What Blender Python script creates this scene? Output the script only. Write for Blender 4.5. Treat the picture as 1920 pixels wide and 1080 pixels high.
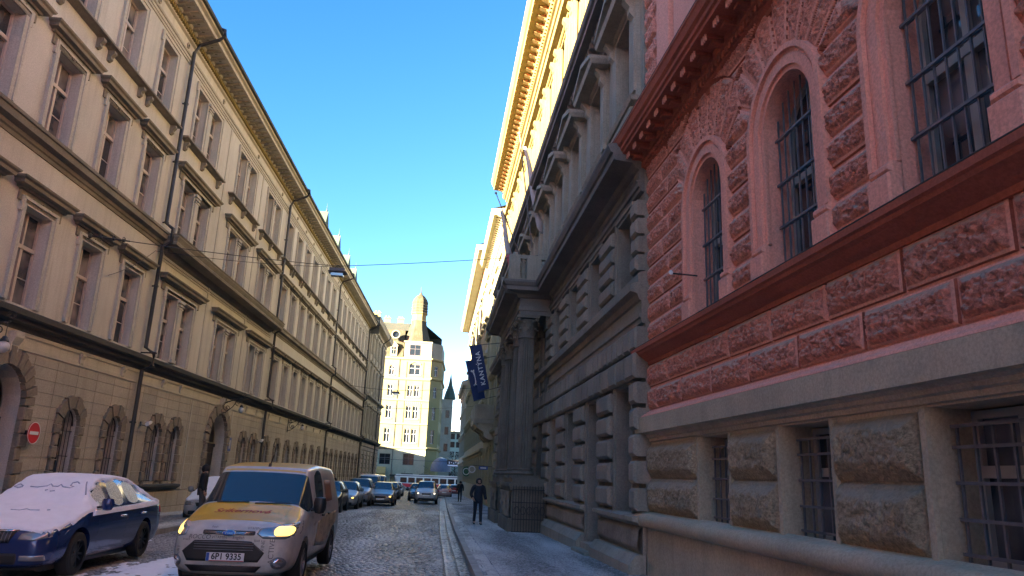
import bpy, bmesh, math, random
from mathutils import Vector, Matrix, noise
from mathutils.bvhtree import BVHTree
PI = math.pi; rad = math.radians
random.seed(7)
for o in list(bpy.data.objects): bpy.data.objects.remove(o)
scene = bpy.context.scene
COL = scene.collection

# ------------------------------------------------------------------ camera
CAMH = 1.62; SLOPE = -0.011
F_PX, PITCH, ROLL, YAW = 1376.456, rad(14.4328), rad(2.3204), rad(5.342)
def _az(v):
    ca, sa = math.cos(YAW), math.sin(YAW)
    return Vector((v[0]*ca+v[1]*sa, -v[0]*sa+v[1]*ca, v[2]))
_cp, _sp, _cr, _sr = math.cos(PITCH), math.sin(PITCH), math.cos(ROLL), math.sin(ROLL)
cR = _az((_cr, -_sp*_sr, _cp*_sr)); cU = _az((-_sr, -_sp*_cr, _cp*_cr)); cW = _az((0, _cp, _sp))
cam = bpy.data.cameras.new('camera'); camo = bpy.data.objects.new('camera', cam); COL.objects.link(camo)
cam.sensor_width = 36; cam.lens = F_PX*36/1920; cam.clip_start = 0.05; cam.clip_end = 4000
m = Matrix.Identity(4)
for i in range(3):
    m[i][0] = cR[i]; m[i][1] = cU[i]; m[i][2] = -cW[i]
m.translation = (0, 0, CAMH)
camo.matrix_world = m
scene.camera = camo
scene.cycles.diffuse_bounces = 8; scene.cycles.max_bounces = 12

# ------------------------------------------------------------------ light
SUN_EL, SUN_AZ = rad(12.0), rad(50)      # light travels towards +x,+y, SUN_AZ off the street axis
scene.view_settings.view_transform = 'Standard'; scene.view_settings.look = 'None'
scene.view_settings.exposure = 5.1; scene.view_settings.gamma = 1.0
w = bpy.data.worlds.new('World'); scene.world = w; w.use_nodes = True
nt = w.node_tree; nt.nodes.clear()
sky = nt.nodes.new('ShaderNodeTexSky'); sky.sky_type = 'NISHITA'; sky.sun_disc = False
sky.sun_elevation = SUN_EL; sky.air_density = 1.0; sky.dust_density = 1.5; sky.ozone_density = 1.5; sky.altitude = 1500
SKY_K = 0.15
bgn = nt.nodes.new('ShaderNodeBackground'); bgn.inputs[1].default_value = SKY_K
outn = nt.nodes.new('ShaderNodeOutputWorld')
# deepen the blue away from the sun (the photograph's clear winter sky); the bright part round the sun keeps its own colour
_sp = nt.nodes.new('ShaderNodeSeparateColor'); _cb = nt.nodes.new('ShaderNodeCombineColor'); nt.links.new(sky.outputs[0], _sp.inputs[0])
def _ch(i, k, p):
    pw = nt.nodes.new('ShaderNodeMath'); pw.operation = 'POWER'; nt.links.new(_sp.outputs[i], pw.inputs[0]); pw.inputs[1].default_value = p
    ml = nt.nodes.new('ShaderNodeMath'); ml.operation = 'MULTIPLY'; nt.links.new(pw.outputs[0], ml.inputs[0]); ml.inputs[1].default_value = k
    mn = nt.nodes.new('ShaderNodeMath'); mn.operation = 'MINIMUM'; nt.links.new(ml.outputs[0], mn.inputs[0]); nt.links.new(_sp.outputs[i], mn.inputs[1])
    nt.links.new(mn.outputs[0], _cb.inputs[i])
_ch(0, .042, 1.75); _ch(1, .075, 1.2); _ch(2, .113, 1.0)
nt.links.new(_cb.outputs[0], bgn.inputs[0]); nt.links.new(bgn.outputs[0], outn.inputs[0])
sd = Vector((math.sin(SUN_AZ)*math.cos(SUN_EL), math.cos(SUN_AZ)*math.cos(SUN_EL), -math.sin(SUN_EL)))
ts = -sd
sky.sun_rotation = math.atan2(ts.x, ts.y)
sun = bpy.data.lights.new('sun', 'SUN'); sun.energy = 2.3; sun.angle = rad(0.5); sun.color = (1.0, 0.87, 0.64)
suno = bpy.data.objects.new('sun', sun); COL.objects.link(suno)
suno.rotation_euler = sd.to_track_quat('-Z', 'Y').to_euler()

# ------------------------------------------------------------------ materials
def _n(nt, t, x=0, **kw):
    n = nt.nodes.new(t)
    for k, v in kw.items():
        if k in n.inputs: n.inputs[k].default_value = v
        else: setattr(n, k, v)
    return n
def ramp(nt, src, stops):
    r = nt.nodes.new('ShaderNodeValToRGB'); el = r.color_ramp.elements
    while len(el) < len(stops): el.new(0.5)
    for e, (p, c) in zip(el, stops):
        e.position = p; e.color = c if len(c) == 4 else (*c, 1)
    nt.links.new(src, r.inputs[0]); return r
def mixc(nt, fac, a, b, mode='MIX'):
    mx = nt.nodes.new('ShaderNodeMix'); mx.data_type = 'RGBA'; mx.blend_type = mode
    for s, v in ((0, fac), (6, a), (7, b)):
        if isinstance(v, (int, float)): mx.inputs[s].default_value = v
        elif isinstance(v, tuple): mx.inputs[s].default_value = (*v[:3], 1)
        else: nt.links.new(v, mx.inputs[s])
    return mx.outputs[2]
def math_n(nt, op, a, b=None, clamp=False):
    n = nt.nodes.new('ShaderNodeMath'); n.operation = op; n.use_clamp = clamp
    for i, v in enumerate((a, b)):
        if v is None: continue
        if isinstance(v, (int, float)): n.inputs[i].default_value = v
        else: nt.links.new(v, n.inputs[i])
    return n.outputs[0]
MATS = {}
def newmat(name):
    m = bpy.data.materials.new(name); m.use_nodes = True; nt = m.node_tree
    b = nt.nodes['Principled BSDF']; MATS[name] = m
    tc = nt.nodes.new('ShaderNodeTexCoord')
    return m, nt, b, tc
def simple(name, col, rough=.6, metal=0, spec=.5, var=0, vscale=3, bump=0, bscale=20, emit=None, estr=0, coat=0):
    m, nt, b, tc = newmat(name)
    b.inputs['Base Color'].default_value = (*col, 1); b.inputs['Roughness'].default_value = rough
    b.inputs['Metallic'].default_value = metal; b.inputs['Specular IOR Level'].default_value = spec
    b.inputs['Coat Weight'].default_value = coat; b.inputs['Coat Roughness'].default_value = .05
    if var:
        n = _n(nt, 'ShaderNodeTexNoise', Scale=vscale, Detail=6, Roughness=.6); nt.links.new(tc.outputs['Object'], n.inputs['Vector'])
        r = ramp(nt, n.outputs['Fac'], [(.3, tuple(c*(1-var) for c in col)), (.7, tuple(min(1, c*(1+var)) for c in col))])
        nt.links.new(r.outputs[0], b.inputs['Base Color'])
    if bump:
        n = _n(nt, 'ShaderNodeTexNoise', Scale=bscale, Detail=6); nt.links.new(tc.outputs['Object'], n.inputs['Vector'])
        bp = _n(nt, 'ShaderNodeBump', Strength=1.0, Distance=bump); nt.links.new(n.outputs['Fac'], bp.inputs['Height']); nt.links.new(bp.outputs[0], b.inputs['Normal'])
    if emit:
        b.inputs['Emission Color'].default_value = (*emit, 1); b.inputs['Emission Strength'].default_value = estr
    return m
def stone(name, c1, c2, rough=.85, bump=.004, bscale=30, streak=.35, big=.5, dirt=None, blocks=None, dust=None):
    """weathered plaster / stone: large blotches, vertical streaks, fine grain; optional block joints and dust lying on upward faces"""
    m, nt, b, tc = newmat(name); L = nt.links.new; O = tc.outputs['Object']
    n1 = _n(nt, 'ShaderNodeTexNoise', Scale=big, Detail=8, Roughness=.65); L(O, n1.inputs['Vector'])
    col = ramp(nt, n1.outputs['Fac'], [(.32, c1), (.68, c2)]).outputs[0]
    mp = _n(nt, 'ShaderNodeMapping'); mp.inputs['Scale'].default_value = (3.2, 3.2, .22); L(O, mp.inputs['Vector'])
    n2 = _n(nt, 'ShaderNodeTexNoise', Scale=1.0, Detail=7, Roughness=.7); L(mp.outputs[0], n2.inputs['Vector'])
    dk = dirt or tuple(c*.45 for c in c1)
    f = ramp(nt, n2.outputs['Fac'], [(.5, (0, 0, 0)), (.78, (1, 1, 1))]).outputs[0]
    f = math_n(nt, 'MULTIPLY', f, streak)
    col = mixc(nt, f, col, dk)
    n3 = _n(nt, 'ShaderNodeTexNoise', Scale=bscale, Detail=8, Roughness=.7); L(O, n3.inputs['Vector'])
    lo_ = .45 if bump > .02 else .78  # rough rock: pits of the relief coloured darker, as painted shade
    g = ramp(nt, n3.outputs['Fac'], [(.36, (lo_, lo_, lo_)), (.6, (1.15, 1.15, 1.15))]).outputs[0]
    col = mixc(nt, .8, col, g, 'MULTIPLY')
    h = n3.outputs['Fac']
    if blocks:
        bw, bh, ms = blocks
        cx = _n(nt, 'ShaderNodeCombineXYZ'); sx = _n(nt, 'ShaderNodeSeparateXYZ'); L(O, sx.inputs[0]); L(sx.outputs[0], cx.inputs[0]); L(sx.outputs[2], cx.inputs[1])
        br = _n(nt, 'ShaderNodeTexBrick', Scale=1.0); br.inputs['Brick Width'].default_value = bw; br.inputs['Row Height'].default_value = bh
        br.inputs['Mortar Size'].default_value = ms; br.inputs['Mortar Smooth'].default_value = .2
        br.inputs['Color1'].default_value = (.86, .86, .86, 1); br.inputs['Color2'].default_value = (1.1, 1.08, 1.05, 1); br.inputs['Mortar'].default_value = (.3, .28, .26, 1)
        L(cx.outputs[0], br.inputs['Vector'])
        col = mixc(nt, .9, col, br.outputs['Color'], 'MULTIPLY')
        h = math_n(nt, 'SUBTRACT', h, math_n(nt, 'MULTIPLY', br.outputs['Fac'], 3.0))
    if dust:
        dc, amt, lo, hi = dust
        ge = _n(nt, 'ShaderNodeNewGeometry'); sp = _n(nt, 'ShaderNodeSeparateXYZ'); L(ge.outputs['Normal'], sp.inputs[0])
        fz = ramp(nt, sp.outputs[2], [(lo, (0, 0, 0)), (hi, (1, 1, 1))]).outputs[0]
        n4 = _n(nt, 'ShaderNodeTexNoise', Scale=2.5, Detail=4); L(O, n4.inputs['Vector'])
        fz = math_n(nt, 'MULTIPLY', math_n(nt, 'MULTIPLY', fz, ramp(nt, n4.outputs['Fac'], [(.3, (.5, .5, .5)), (.6, (1, 1, 1))]).outputs[0]), amt)
        col = mixc(nt, fz, col, dc)
    L(col, b.inputs['Base Color']); b.inputs['Roughness'].default_value = rough; b.inputs['Specular IOR Level'].default_value = .3
    bp = _n(nt, 'ShaderNodeBump', Strength=1.0, Distance=bump); L(h, bp.inputs['Height']); L(bp.outputs[0], b.inputs['Normal'])
    return m
def glassmat(name, tint=(.015, .018, .02), rough=.03, wob=.0015, spec=1.0, curtain=None):
    m, nt, b, tc = newmat(name); L = nt.links.new
    b.inputs['Base Color'].default_value = (*tint, 1); b.inputs['Roughness'].default_value = rough; b.inputs['IOR'].default_value = 1.55
    b.inputs['Specular IOR Level'].default_value = spec
    oi = _n(nt, 'ShaderNodeObjectInfo')
    if curtain:
        n = _n(nt, 'ShaderNodeTexNoise', Scale=1.1, Detail=2); ad = _n(nt, 'ShaderNodeVectorMath', operation='ADD')
        L(tc.outputs['Object'], ad.inputs[0]); L(oi.outputs['Location'], ad.inputs[1]); L(ad.outputs[0], n.inputs['Vector'])
        L(ramp(nt, n.outputs['Fac'], [(.42, tint), (.62, curtain)]).outputs[0], b.inputs['Base Color'])
    n = _n(nt, 'ShaderNodeTexNoise', Scale=1.6, Detail=2); L(tc.outputs['Object'], n.inputs['Vector'])
    bp = _n(nt, 'ShaderNodeBump', Strength=1.0, Distance=wob*4); L(n.outputs['Fac'], bp.inputs['Height']); L(bp.outputs[0], b.inputs['Normal'])
    return m
M = {}
M['tan'] = stone('tan_plaster', (.46, .43, .38), (.58, .55, .49), streak=.45, big=.35, dirt=(.20, .175, .14))
M['tan_trim'] = stone('tan_moulding', (.42, .39, .335), (.52, .485, .42), streak=.3, big=.8)
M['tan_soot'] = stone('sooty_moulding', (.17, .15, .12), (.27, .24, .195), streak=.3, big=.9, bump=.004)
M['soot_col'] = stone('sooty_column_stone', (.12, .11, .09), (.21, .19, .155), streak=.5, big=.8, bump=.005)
M['tan_low'] = stone('tan_rustic_stone', (.36, .325, .27), (.48, .435, .365), streak=.35, big=.6, blocks=(1.15, 50, .012))
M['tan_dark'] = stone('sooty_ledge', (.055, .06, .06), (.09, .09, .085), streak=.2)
M['rough_brown'] = stone('rough_voussoir', (.19, .155, .12), (.28, .235, .18), bump=.02, bscale=14, streak=.3)
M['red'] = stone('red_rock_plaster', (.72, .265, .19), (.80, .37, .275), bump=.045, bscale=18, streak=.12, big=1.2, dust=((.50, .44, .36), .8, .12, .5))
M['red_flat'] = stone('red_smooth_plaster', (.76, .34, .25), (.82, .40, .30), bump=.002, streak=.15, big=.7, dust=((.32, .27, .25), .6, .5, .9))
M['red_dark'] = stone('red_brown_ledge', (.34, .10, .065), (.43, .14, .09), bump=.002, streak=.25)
M['ochre_stone'] = stone('sandstone_base', (.40, .335, .24), (.53, .45, .325), bump=.004, streak=.35, big=.8)
M['ochre_rock'] = stone('rock_faced_sandstone', (.38, .29, .18), (.60, .47, .31), bump=.05, bscale=26, streak=.15, big=1.5, dust=((.40, .38, .31), .7, .15, .55))
M['soot'] = stone('sooty_sandstone', (.20, .175, .14), (.33, .29, .235), bump=.004, streak=.3, big=.6, dust=((.12, .12, .11), .4, .4, .9))
M['soot2'] = stone('grey_sandstone', (.26, .235, .185), (.38, .345, .28), bump=.004, streak=.45, big=.6, dirt=(.05, .05, .045))
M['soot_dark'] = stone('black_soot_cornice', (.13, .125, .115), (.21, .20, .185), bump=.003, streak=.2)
M['yellow'] = stone('yellow_stone', (.19, .142, .05), (.26, .20, .078), bump=.004, streak=.25, big=.7)
M['cream'] = stone('cream_stone', (.27, .24, .14), (.35, .315, .20), bump=.004, streak=.25, big=.7)
M['palegrey'] = stone('pale_grey_stone', (.30, .28, .22), (.40, .37, .29), bump=.004, streak=.3, big=.7)
M['endwall'] = stone('pale_yellow_render', (.165, .15, .062), (.20, .182, .082), bump=.003, streak=.12, big=.5)
M['endwall_low'] = stone('greenish_render', (.26, .29, .20), (.34, .36, .26), bump=.003, streak=.12, big=.5)
M['white_trim'] = stone('off_white_render', (.17, .165, .11), (.22, .21, .145), bump=.002, streak=.12)
M['copper'] = stone('aged_copper_roof', (.034, .033, .018), (.058, .055, .030), bump=.004, streak=.6, big=.5, dirt=(.10, .13, .10))
M['copper_dk'] = stone('dark_copper_band', (.03, .036, .03), (.045, .05, .04), streak=.4)
M['slate'] = stone('slate_roof', (.05, .055, .055), (.08, .085, .08), streak=.2)
M['green_cu'] = stone('green_copper', (.04, .065, .05), (.07, .10, .075), streak=.3)
M['glass'] = glassmat('window_glass', tint=(.02, .018, .018), curtain=(.24, .20, .18))
M['glass_dark'] = glassmat('dark_window_glass', tint=(.03, .034, .042), spec=1.0, curtain=(.13, .14, .16))
M['glass_far'] = glassmat('far_window_glass', tint=(.008, .012, .016), rough=.15, spec=.3)
M['frame'] = simple('pale_window_paint', (.50, .42, .36), .5, var=.1, vscale=8)
M['frame_grey'] = simple('grey_white_window_paint', (.34, .33, .30), .5, var=.1)
M['frame_dk'] = simple('dark_frame_paint', (.06, .06, .065), .5)
M['iron'] = simple('wrought_iron', (.028, .029, .033), .5, var=.2, vscale=30)
M['iron_grey'] = simple('grey_painted_iron', (.13, .132, .145), .5, var=.2, vscale=12)
M['pipe'] = simple('drainpipe_zinc', (.045, .045, .048), .45, metal=.3, var=.25, vscale=4)
M['reddoor'] = simple('dark_red_wood', (.11, .03, .025), .55, var=.2)
M['white'] = simple('white_paint', (.75, .75, .74), .5)
M['black'] = simple('black_plastic', (.012, .012, .013), .45)
M['rubber'] = simple('tyre_rubber', (.012, .012, .013), .8, bump=.002, bscale=60)
M['snow'] = simple('snow', (.86, .88, .92), .75, var=.05, vscale=5, bump=.006, bscale=22)
M['skin'] = simple('skin', (.42, .24, .17), .55)
M['globe'] = simple('opal_glass_globe', (.5, .5, .48), .3)
M['blue_cloth'] = simple('navy_banner_cloth', (.018, .035, .11), .8, bump=.004, bscale=6)
M['white_cloth'] = simple('white_flag_cloth', (.42, .42, .46), .85, bump=.01, bscale=5)
M['red_cloth'] = simple('pink_red_flag_cloth', (.42, .10, .13), .85, bump=.01, bscale=5)

# ------------------------------------------------------------------ objects
def tag(o, label=None, cat=None, group=None, kind=None):
    if label: o['label'] = label
    if cat: o['category'] = cat
    if group: o['group'] = group
    if kind: o['kind'] = kind
    return o
def thing(name, label, cat, loc=(0, 0, 0), rz=0, group=None):
    o = bpy.data.objects.new(name, None); o.empty_display_size = .3; COL.objects.link(o)
    o.location = loc; o.rotation_euler = (0, 0, rz); return tag(o, label, cat, group)
def link(name, me, parent=None, loc=(0, 0, 0), rot=(0, 0, 0), scale=None):
    o = bpy.data.objects.new(name, me); COL.objects.link(o); o.parent = parent; o.location = loc; o.rotation_euler = rot
    if scale: o.scale = scale
    return o
def copy_tree(o, parent=None):
    c = o.copy(); COL.objects.link(c)
    if parent is not None: c.parent = parent
    for ch in list(o.children): copy_tree(ch, c)
    return c
class MB:
    """collects shapes in (u along, o out, z up); sgn -1 mirrors 'out' to -y"""
    def __init__(s): s.v = []; s.f = []; s.mi = []; s.cur = 0
    def add(s, vs, fs):
        b = len(s.v); s.v += [tuple(v) for v in vs]
        for f in fs: s.f.append(tuple(b+i for i in f)); s.mi.append(s.cur)
    def box(s, u0, u1, o0, o1, z0, z1):
        s.add([(u0,o0,z0),(u1,o0,z0),(u1,o1,z0),(u0,o1,z0),(u0,o0,z1),(u1,o0,z1),(u1,o1,z1),(u0,o1,z1)],
              [(0,3,2,1),(4,5,6,7),(0,1,5,4),(1,2,6,5),(2,3,7,6),(3,0,4,7)])
    def cham(s, u0, u1, o0, o1, z0, z1, c=.03):
        """block with chamfered front (o1) edges"""
        s.add([(u0,o0,z0),(u1,o0,z0),(u1,o0,z1),(u0,o0,z1),(u0,o1-c,z0),(u1,o1-c,z0),(u1,o1-c,z1),(u0,o1-c,z1),(u0+c,o1,z0+c),(u1-c,o1,z0+c),(u1-c,o1,z1-c),(u0+c,o1,z1-c)],
              [(0,1,5,4),(1,2,6,5),(2,3,7,6),(3,0,4,7),(4,5,9,8),(5,6,10,9),(6,7,11,10),(7,4,8,11),(8,9,10,11)])
    def quad(s, a, b, c, d): s.add([a, b, c, d], [(0, 1, 2, 3)])
    def cornice(s, u0, u1, prof, ret=True):
        """sweep an (o,z) profile along u with mitred returns to the wall"""
        k = 1 if ret else 0; n = len(prof)
        A = [(u0-o*k, o, z) for o, z in prof]; B = [(u1+o*k, o, z) for o, z in prof]
        s.add(A+B, [(i, i+1, n+i+1, n+i) for i in range(n-1)])
        if ret:
            for E, sg in ((A, -1), (B, 1)):
                W = [(e[0], 0, e[2]) for e in E]
                s.add(E+W, [(i, i+1, n+i+1, n+i) if sg < 0 else (i, n+i, n+i+1, i+1) for i in range(n-1)])
        else:
            s.add(A, [tuple(range(n))]); s.add(B, [tuple(reversed(range(n)))])
    def prism(s, poly, o0, o1):
        """polygon in (u,z) extruded from o0 to o1"""
        n = len(poly); A = [(u, o0, z) for u, z in poly]; B = [(u, o1, z) for u, z in poly]
        s.add(A+B, [tuple(range(n)), tuple(reversed(range(n, 2*n)))] + [(i, n+i, n+(i+1) % n, (i+1) % n) for i in range(n)])
    def ring(s, uc, zc, r0, r1, o0, o1, a0=0, a1=PI, n=20):
        P = [(uc+r*math.cos(a0+(a1-a0)*i/n), zc+r*math.sin(a0+(a1-a0)*i/n), r) for i in range(n+1) for r in (r0, r1)]
        V = [(u, o0, z) for u, z, _ in P] + [(u, o1, z) for u, z, _ in P]; N = len(P); F = []
        for i in range(n):
            a, b, c, d = 2*i, 2*i+1, 2*i+3, 2*i+2
            F += [(a+N, b+N, c+N, d+N), (a, d, c, b), (b, c, c+N, b+N), (a, a+N, d+N, d)]
        F += [(0, 1, 1+N, N), (2*n, 2*n+N, 2*n+1+N, 2*n+1)]
        s.add(V, F)
    def tube(s, pts, r, n=8, caps=True, r2=None):
        pts = [Vector(p) for p in pts]; N = len(pts); V = []; F = []
        for i, p in enumerate(pts):
            t = (pts[min(i+1, N-1)]-pts[max(i-1, 0)]).normalized()
            a = Vector((0, 0, 1)) if abs(t.z) < .9 else Vector((1, 0, 0))
            x = t.cross(a).normalized(); y = t.cross(x)
            rr = r[i] if isinstance(r, (list, tuple)) else (r if r2 is None else r+(r2-r)*i/(N-1))
            V += [p+x*rr*math.cos(2*PI*k/n)+y*rr*math.sin(2*PI*k/n) for k in range(n)]
        for i in range(N-1):
            F += [(i*n+k, i*n+(k+1) % n, (i+1)*n+(k+1) % n, (i+1)*n+k) for k in range(n)]
        if caps: F += [tuple(reversed(range(n))), tuple(range((N-1)*n, N*n))]
        s.add(V, F)
    def lathe(s, c, prof, n=16, sweep=2*PI, a0=0, sq=1.0):
        """prof = (r,z) about vertical axis through c=(u,o)"""
        V = []; F = []; P = len(prof); full = abs(sweep-2*PI) < 1e-6; m_ = n if full else n+1
        for k in range(m_):
            a = a0+sweep*k/n
            V += [(c[0]+r*math.cos(a), c[1]+r*math.sin(a)*sq, z) for r, z in prof]
        for k in range(n):
            k2 = (k+1) % m_
            F += [(k*P+i, k2*P+i, k2*P+i+1, k*P+i+1) for i in range(P-1)]
        s.add(V, F)
    def ball(s, c, r, n=10, sz=1.0):
        s.lathe((c[0], c[1]), [(max(1e-4, r*math.sin(PI*i/n)), c[2]-r*sz*math.cos(PI*i/n)) for i in range(n+1)], n=n+2)
    def mesh(s, name, mats, sgn=1, smooth=False):
        me = bpy.data.meshes.new(name)
        V = [(u, sgn*o, z) for u, o, z in s.v]
        Fs = s.f if sgn > 0 else [tuple(reversed(f)) for f in s.f]
        me.from_pydata(V, [], Fs)
        if not isinstance(mats, (list, tuple)): mats = [mats]
        for mt in mats: me.materials.append(M[mt] if isinstance(mt, str) else mt)
        if len(mats) > 1: me.polygons.foreach_set('material_index', s.mi)
        if smooth:
            me.polygons.foreach_set('use_smooth', [True]*len(me.polygons))
            if smooth != 'all': me.set_sharp_from_angle(angle=rad(38))
        me.update(); return me
    def obj(s, name, mats, parent=None, sgn=1, loc=(0, 0, 0), rot=(0, 0, 0), smooth=False):
        return link(name, s.mesh(name, mats, sgn, smooth), parent, loc, rot)

# ------------------------------------------------------------------ facade kit
class Facade:
    def __init__(s, root, side): s.root = root; s.sgn = side; s.cache = {}
    def put(s, name, mb, mats, u=0, z=0, smooth=False, parent=None):
        return mb.obj(name, mats, parent or s.root, s.sgn, (u, 0, z), smooth=smooth)
    def rep(s, key, name, fn, mats, u=0, z=0, smooth=False, parent=None, o=0):
        if key not in s.cache:
            mb = MB(); fn(mb); s.cache[key] = mb.mesh(name, mats, s.sgn, smooth)
        return link(name, s.cache[key], parent or s.root, (u, s.sgn*o, z))
def op(uc, w, z0, z1, arch=False): return dict(u0=uc-w/2, u1=uc+w/2, z0=z0, z1=z1, arch=arch, uc=uc, r=w/2)
def wall(mb, u0, u1, z0, z1, ops, depth=.3, o=0):
    us = sorted({round(x, 4) for x in [u0, u1]+[p[k] for p in ops for k in ('u0', 'u1')] if u0-1e-4 <= x <= u1+1e-4})
    zs = sorted({round(x, 4) for x in [z0, z1]+[p['z0'] for p in ops]+[p['z1'] for p in ops] if z0-1e-4 <= x <= z1+1e-4})
    for a, b in zip(us, us[1:]):
        if b-a < 1e-3: continue
        run = None
        for c, d in zip(zs, zs[1:]):
            um, zm = (a+b)/2, (c+d)/2
            if any(p['u0'] < um < p['u1'] and p['z0'] < zm < p['z1'] for p in ops):
                if run: mb.quad((a,o,run[0]),(b,o,run[0]),(b,o,run[1]),(a,o,run[1])); run = None
            else: run = (run[0], d) if run else (c, d)
        if run: mb.quad((a,o,run[0]),(b,o,run[0]),(b,o,run[1]),(a,o,run[1]))
    for p in ops:
        if p['arch']:
            r, uc, zs_ = p['r'], p['uc'], p['z1']-p['r']; n = 12
            arc = [(uc+r*math.cos(PI*i/n), zs_+r*math.sin(PI*i/n)) for i in range(n+1)]
            for i in range(n):
                e = p['u1'] if i < n/2 else p['u0']
                mb.add([(e, o, p['z1']), (arc[i][0], o, arc[i][1]), (arc[i+1][0], o, arc[i+1][1])], [(2, 1, 0)])
            out = [(p['u0'], p['z0']), (p['u1'], p['z0'])]+arc
        else: out = [(p['u0'], p['z0']), (p['u1'], p['z0']), (p['u1'], p['z1']), (p['u0'], p['z1'])]
        for i in range(len(out)):
            A, B = out[i], out[(i+1) % len(out)]
            mb.quad((A[0], o, A[1]), (A[0], o-depth, A[1]), (B[0], o-depth, B[1]), (B[0], o, B[1]))
def win_frame(w, h, depth, arch=False, tr=.62, th=.06, mull=True, bars=True):
    """casement frame; origin bottom centre of the opening"""
    def fn(mb):
        o0, o1 = -depth-.05, -depth+.03; r = w/2; hs = h-r if arch else h
        mb.box(-r, -r+th, o0, o1, 0, hs); mb.box(r-th, r, o0, o1, 0, hs); mb.box(-r+th, r-th, o0, o1, 0, th)
        if arch: mb.ring(0, hs, r-th, r, o0, o1, n=12)
        else: mb.box(-r+th, r-th, o0, o1, h-th, h)
        zt = h*tr
        mb.box(-r+th, r-th, o0, o1+.03, zt-.05, zt+.05)
        if mull: mb.box(-.05, .05, o0, o1+.015, th, zt-.05); mb.box(-.035, .035, o0, o1+.01, zt+.05, h-.04)
        if bars:
            mb.box(-r+th, -.05, o0, o1-.03, zt*.48, zt*.48+.025); mb.box(.05, r-th, o0, o1-.03, zt*.48, zt*.48+.025)
    return fn
def win_pane(w, h, depth, arch=False):
    def fn(mb):
        r = w/2; o = -depth-.02
        if arch:
            hs = h-r; P = [(-r, o, 0), (r, o, 0)]+[(r*math.cos(PI*i/12), o, hs+r*math.sin(PI*i/12)) for i in range(13)]
            mb.add(P, [tuple(range(len(P)))])
        else: mb.quad((-r, o, 0), (r, o, 0), (r, o, h), (-r, o, h))
    return fn
def window(F, u, z, w, h, depth=.3, arch=False, fm='frame', gm='glass', **kw):
    k = (w, h, depth, arch, fm, gm, tuple(sorted(kw.items())))
    f = F.rep(('wf',)+k, 'window', win_frame(w, h, depth, arch, **kw), fm, u, z)
    F.rep(('wp',)+k, 'pane', win_pane(w, h, depth, arch), gm, 0, 0, parent=f)
    return f
def frame_fn(w, h, t=.16, o=.06, ears=.0, o2=.09):
    """moulded architrave round an opening"""
    def fn(mb):
        r = w/2
        for a, b, oo in ((0, t*.62, o), (t*.62, t, o2)):
            mb.box(-r-b, -r-a, 0, oo, 0, h+b); mb.box(r+a, r+b, 0, oo, 0, h+b); mb.box(-r-a, r+a, 0, oo, h+a, h+b)
        if ears: mb.box(-r-t-ears, -r-t, 0, o2-.01, h-.2, h+t); mb.box(r+t, r+t+ears, 0, o2-.01, h-.2, h+t)
    return fn
HOOD = [(0, 0), (.10, .01), (.12, .06), (.24, .09), (.26, .17), (.31, .21), (.33, .26), (0, .31)]
def scaled(prof, k, kz=None): return [(o*k, z*(kz or k)) for o, z in prof]
def hood_fn(w, prof=HOOD, frieze=.28, relief=True):
    def fn(mb):
        mb.box(-w/2+.02, w/2-.02, 0, .05, -frieze, 0)
        if relief:
            mb.ring(0, -frieze/2, .05, .085, .05, .08, 0, 2*PI, 12)
            for sg in (-1, 1):
                mb.tube([(sg*.15, .06, -frieze/2-.03), (sg*w*.22, .07, -frieze/2+.05), (sg*w*.38, .06, -frieze/2-.03)], .02, 5)
        mb.cornice(-w/2+.02, w/2-.02, prof)
    return fn
def console(mb, u, z, h=.3, w=.13, d=.22):
    P = [(0, 0), (d, 0), (d*1.05, -h*.25), (d*.6, -h*.55), (d*.62, -h*.8), (d*.3, -h), (0, -h)]
    A = [(u-w/2, o, z+zz) for o, zz in P]; B = [(u+w/2, o, z+zz) for o, zz in P]; n = len(P)
    mb.add(A+B, [tuple(range(n)), tuple(reversed(range(n, 2*n)))]+[(i, n+i, n+(i+1) % n, (i+1) % n) for i in range(n)])
def sill_fn(w, brackets=(-1, 1), d=.26):
    def fn(mb):
        mb.cornice(-w/2, w/2, [(0, -.17), (.08*d/.26, -.15), (.18*d/.26, -.11), (d, -.09), (d, -.03), (0, 0)])
        for b in brackets: console(mb, b*(w/2-.1), -.17, .34, .16, .2)
    return fn
def pipe_obj(F, u, z0, z1, r=.07, steps=(), top=None, o=.14):
    mb = MB(); pts = [(u, o, z0)]
    for z, oo in steps: pts += [(u, pts[-1][1], z-.2), (u, oo, z)]
    pts.append((u, pts[-1][1], z1))
    if top: pts += top
    mb.tube(pts, r, 10)
    z = z0+.8
    while z < z1-.5:
        oo = o
        for zz, o_ in steps:
            if z >= zz: oo = o_
        mb.lathe((u, oo), [(r+.02, z), (r+.02, z+.05)], 10); mb.box(u-.02, u+.02, 0, oo-r, z, z+.05); z += 2.4
    return F.put('drainpipe', mb, 'pipe', smooth=True)
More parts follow.
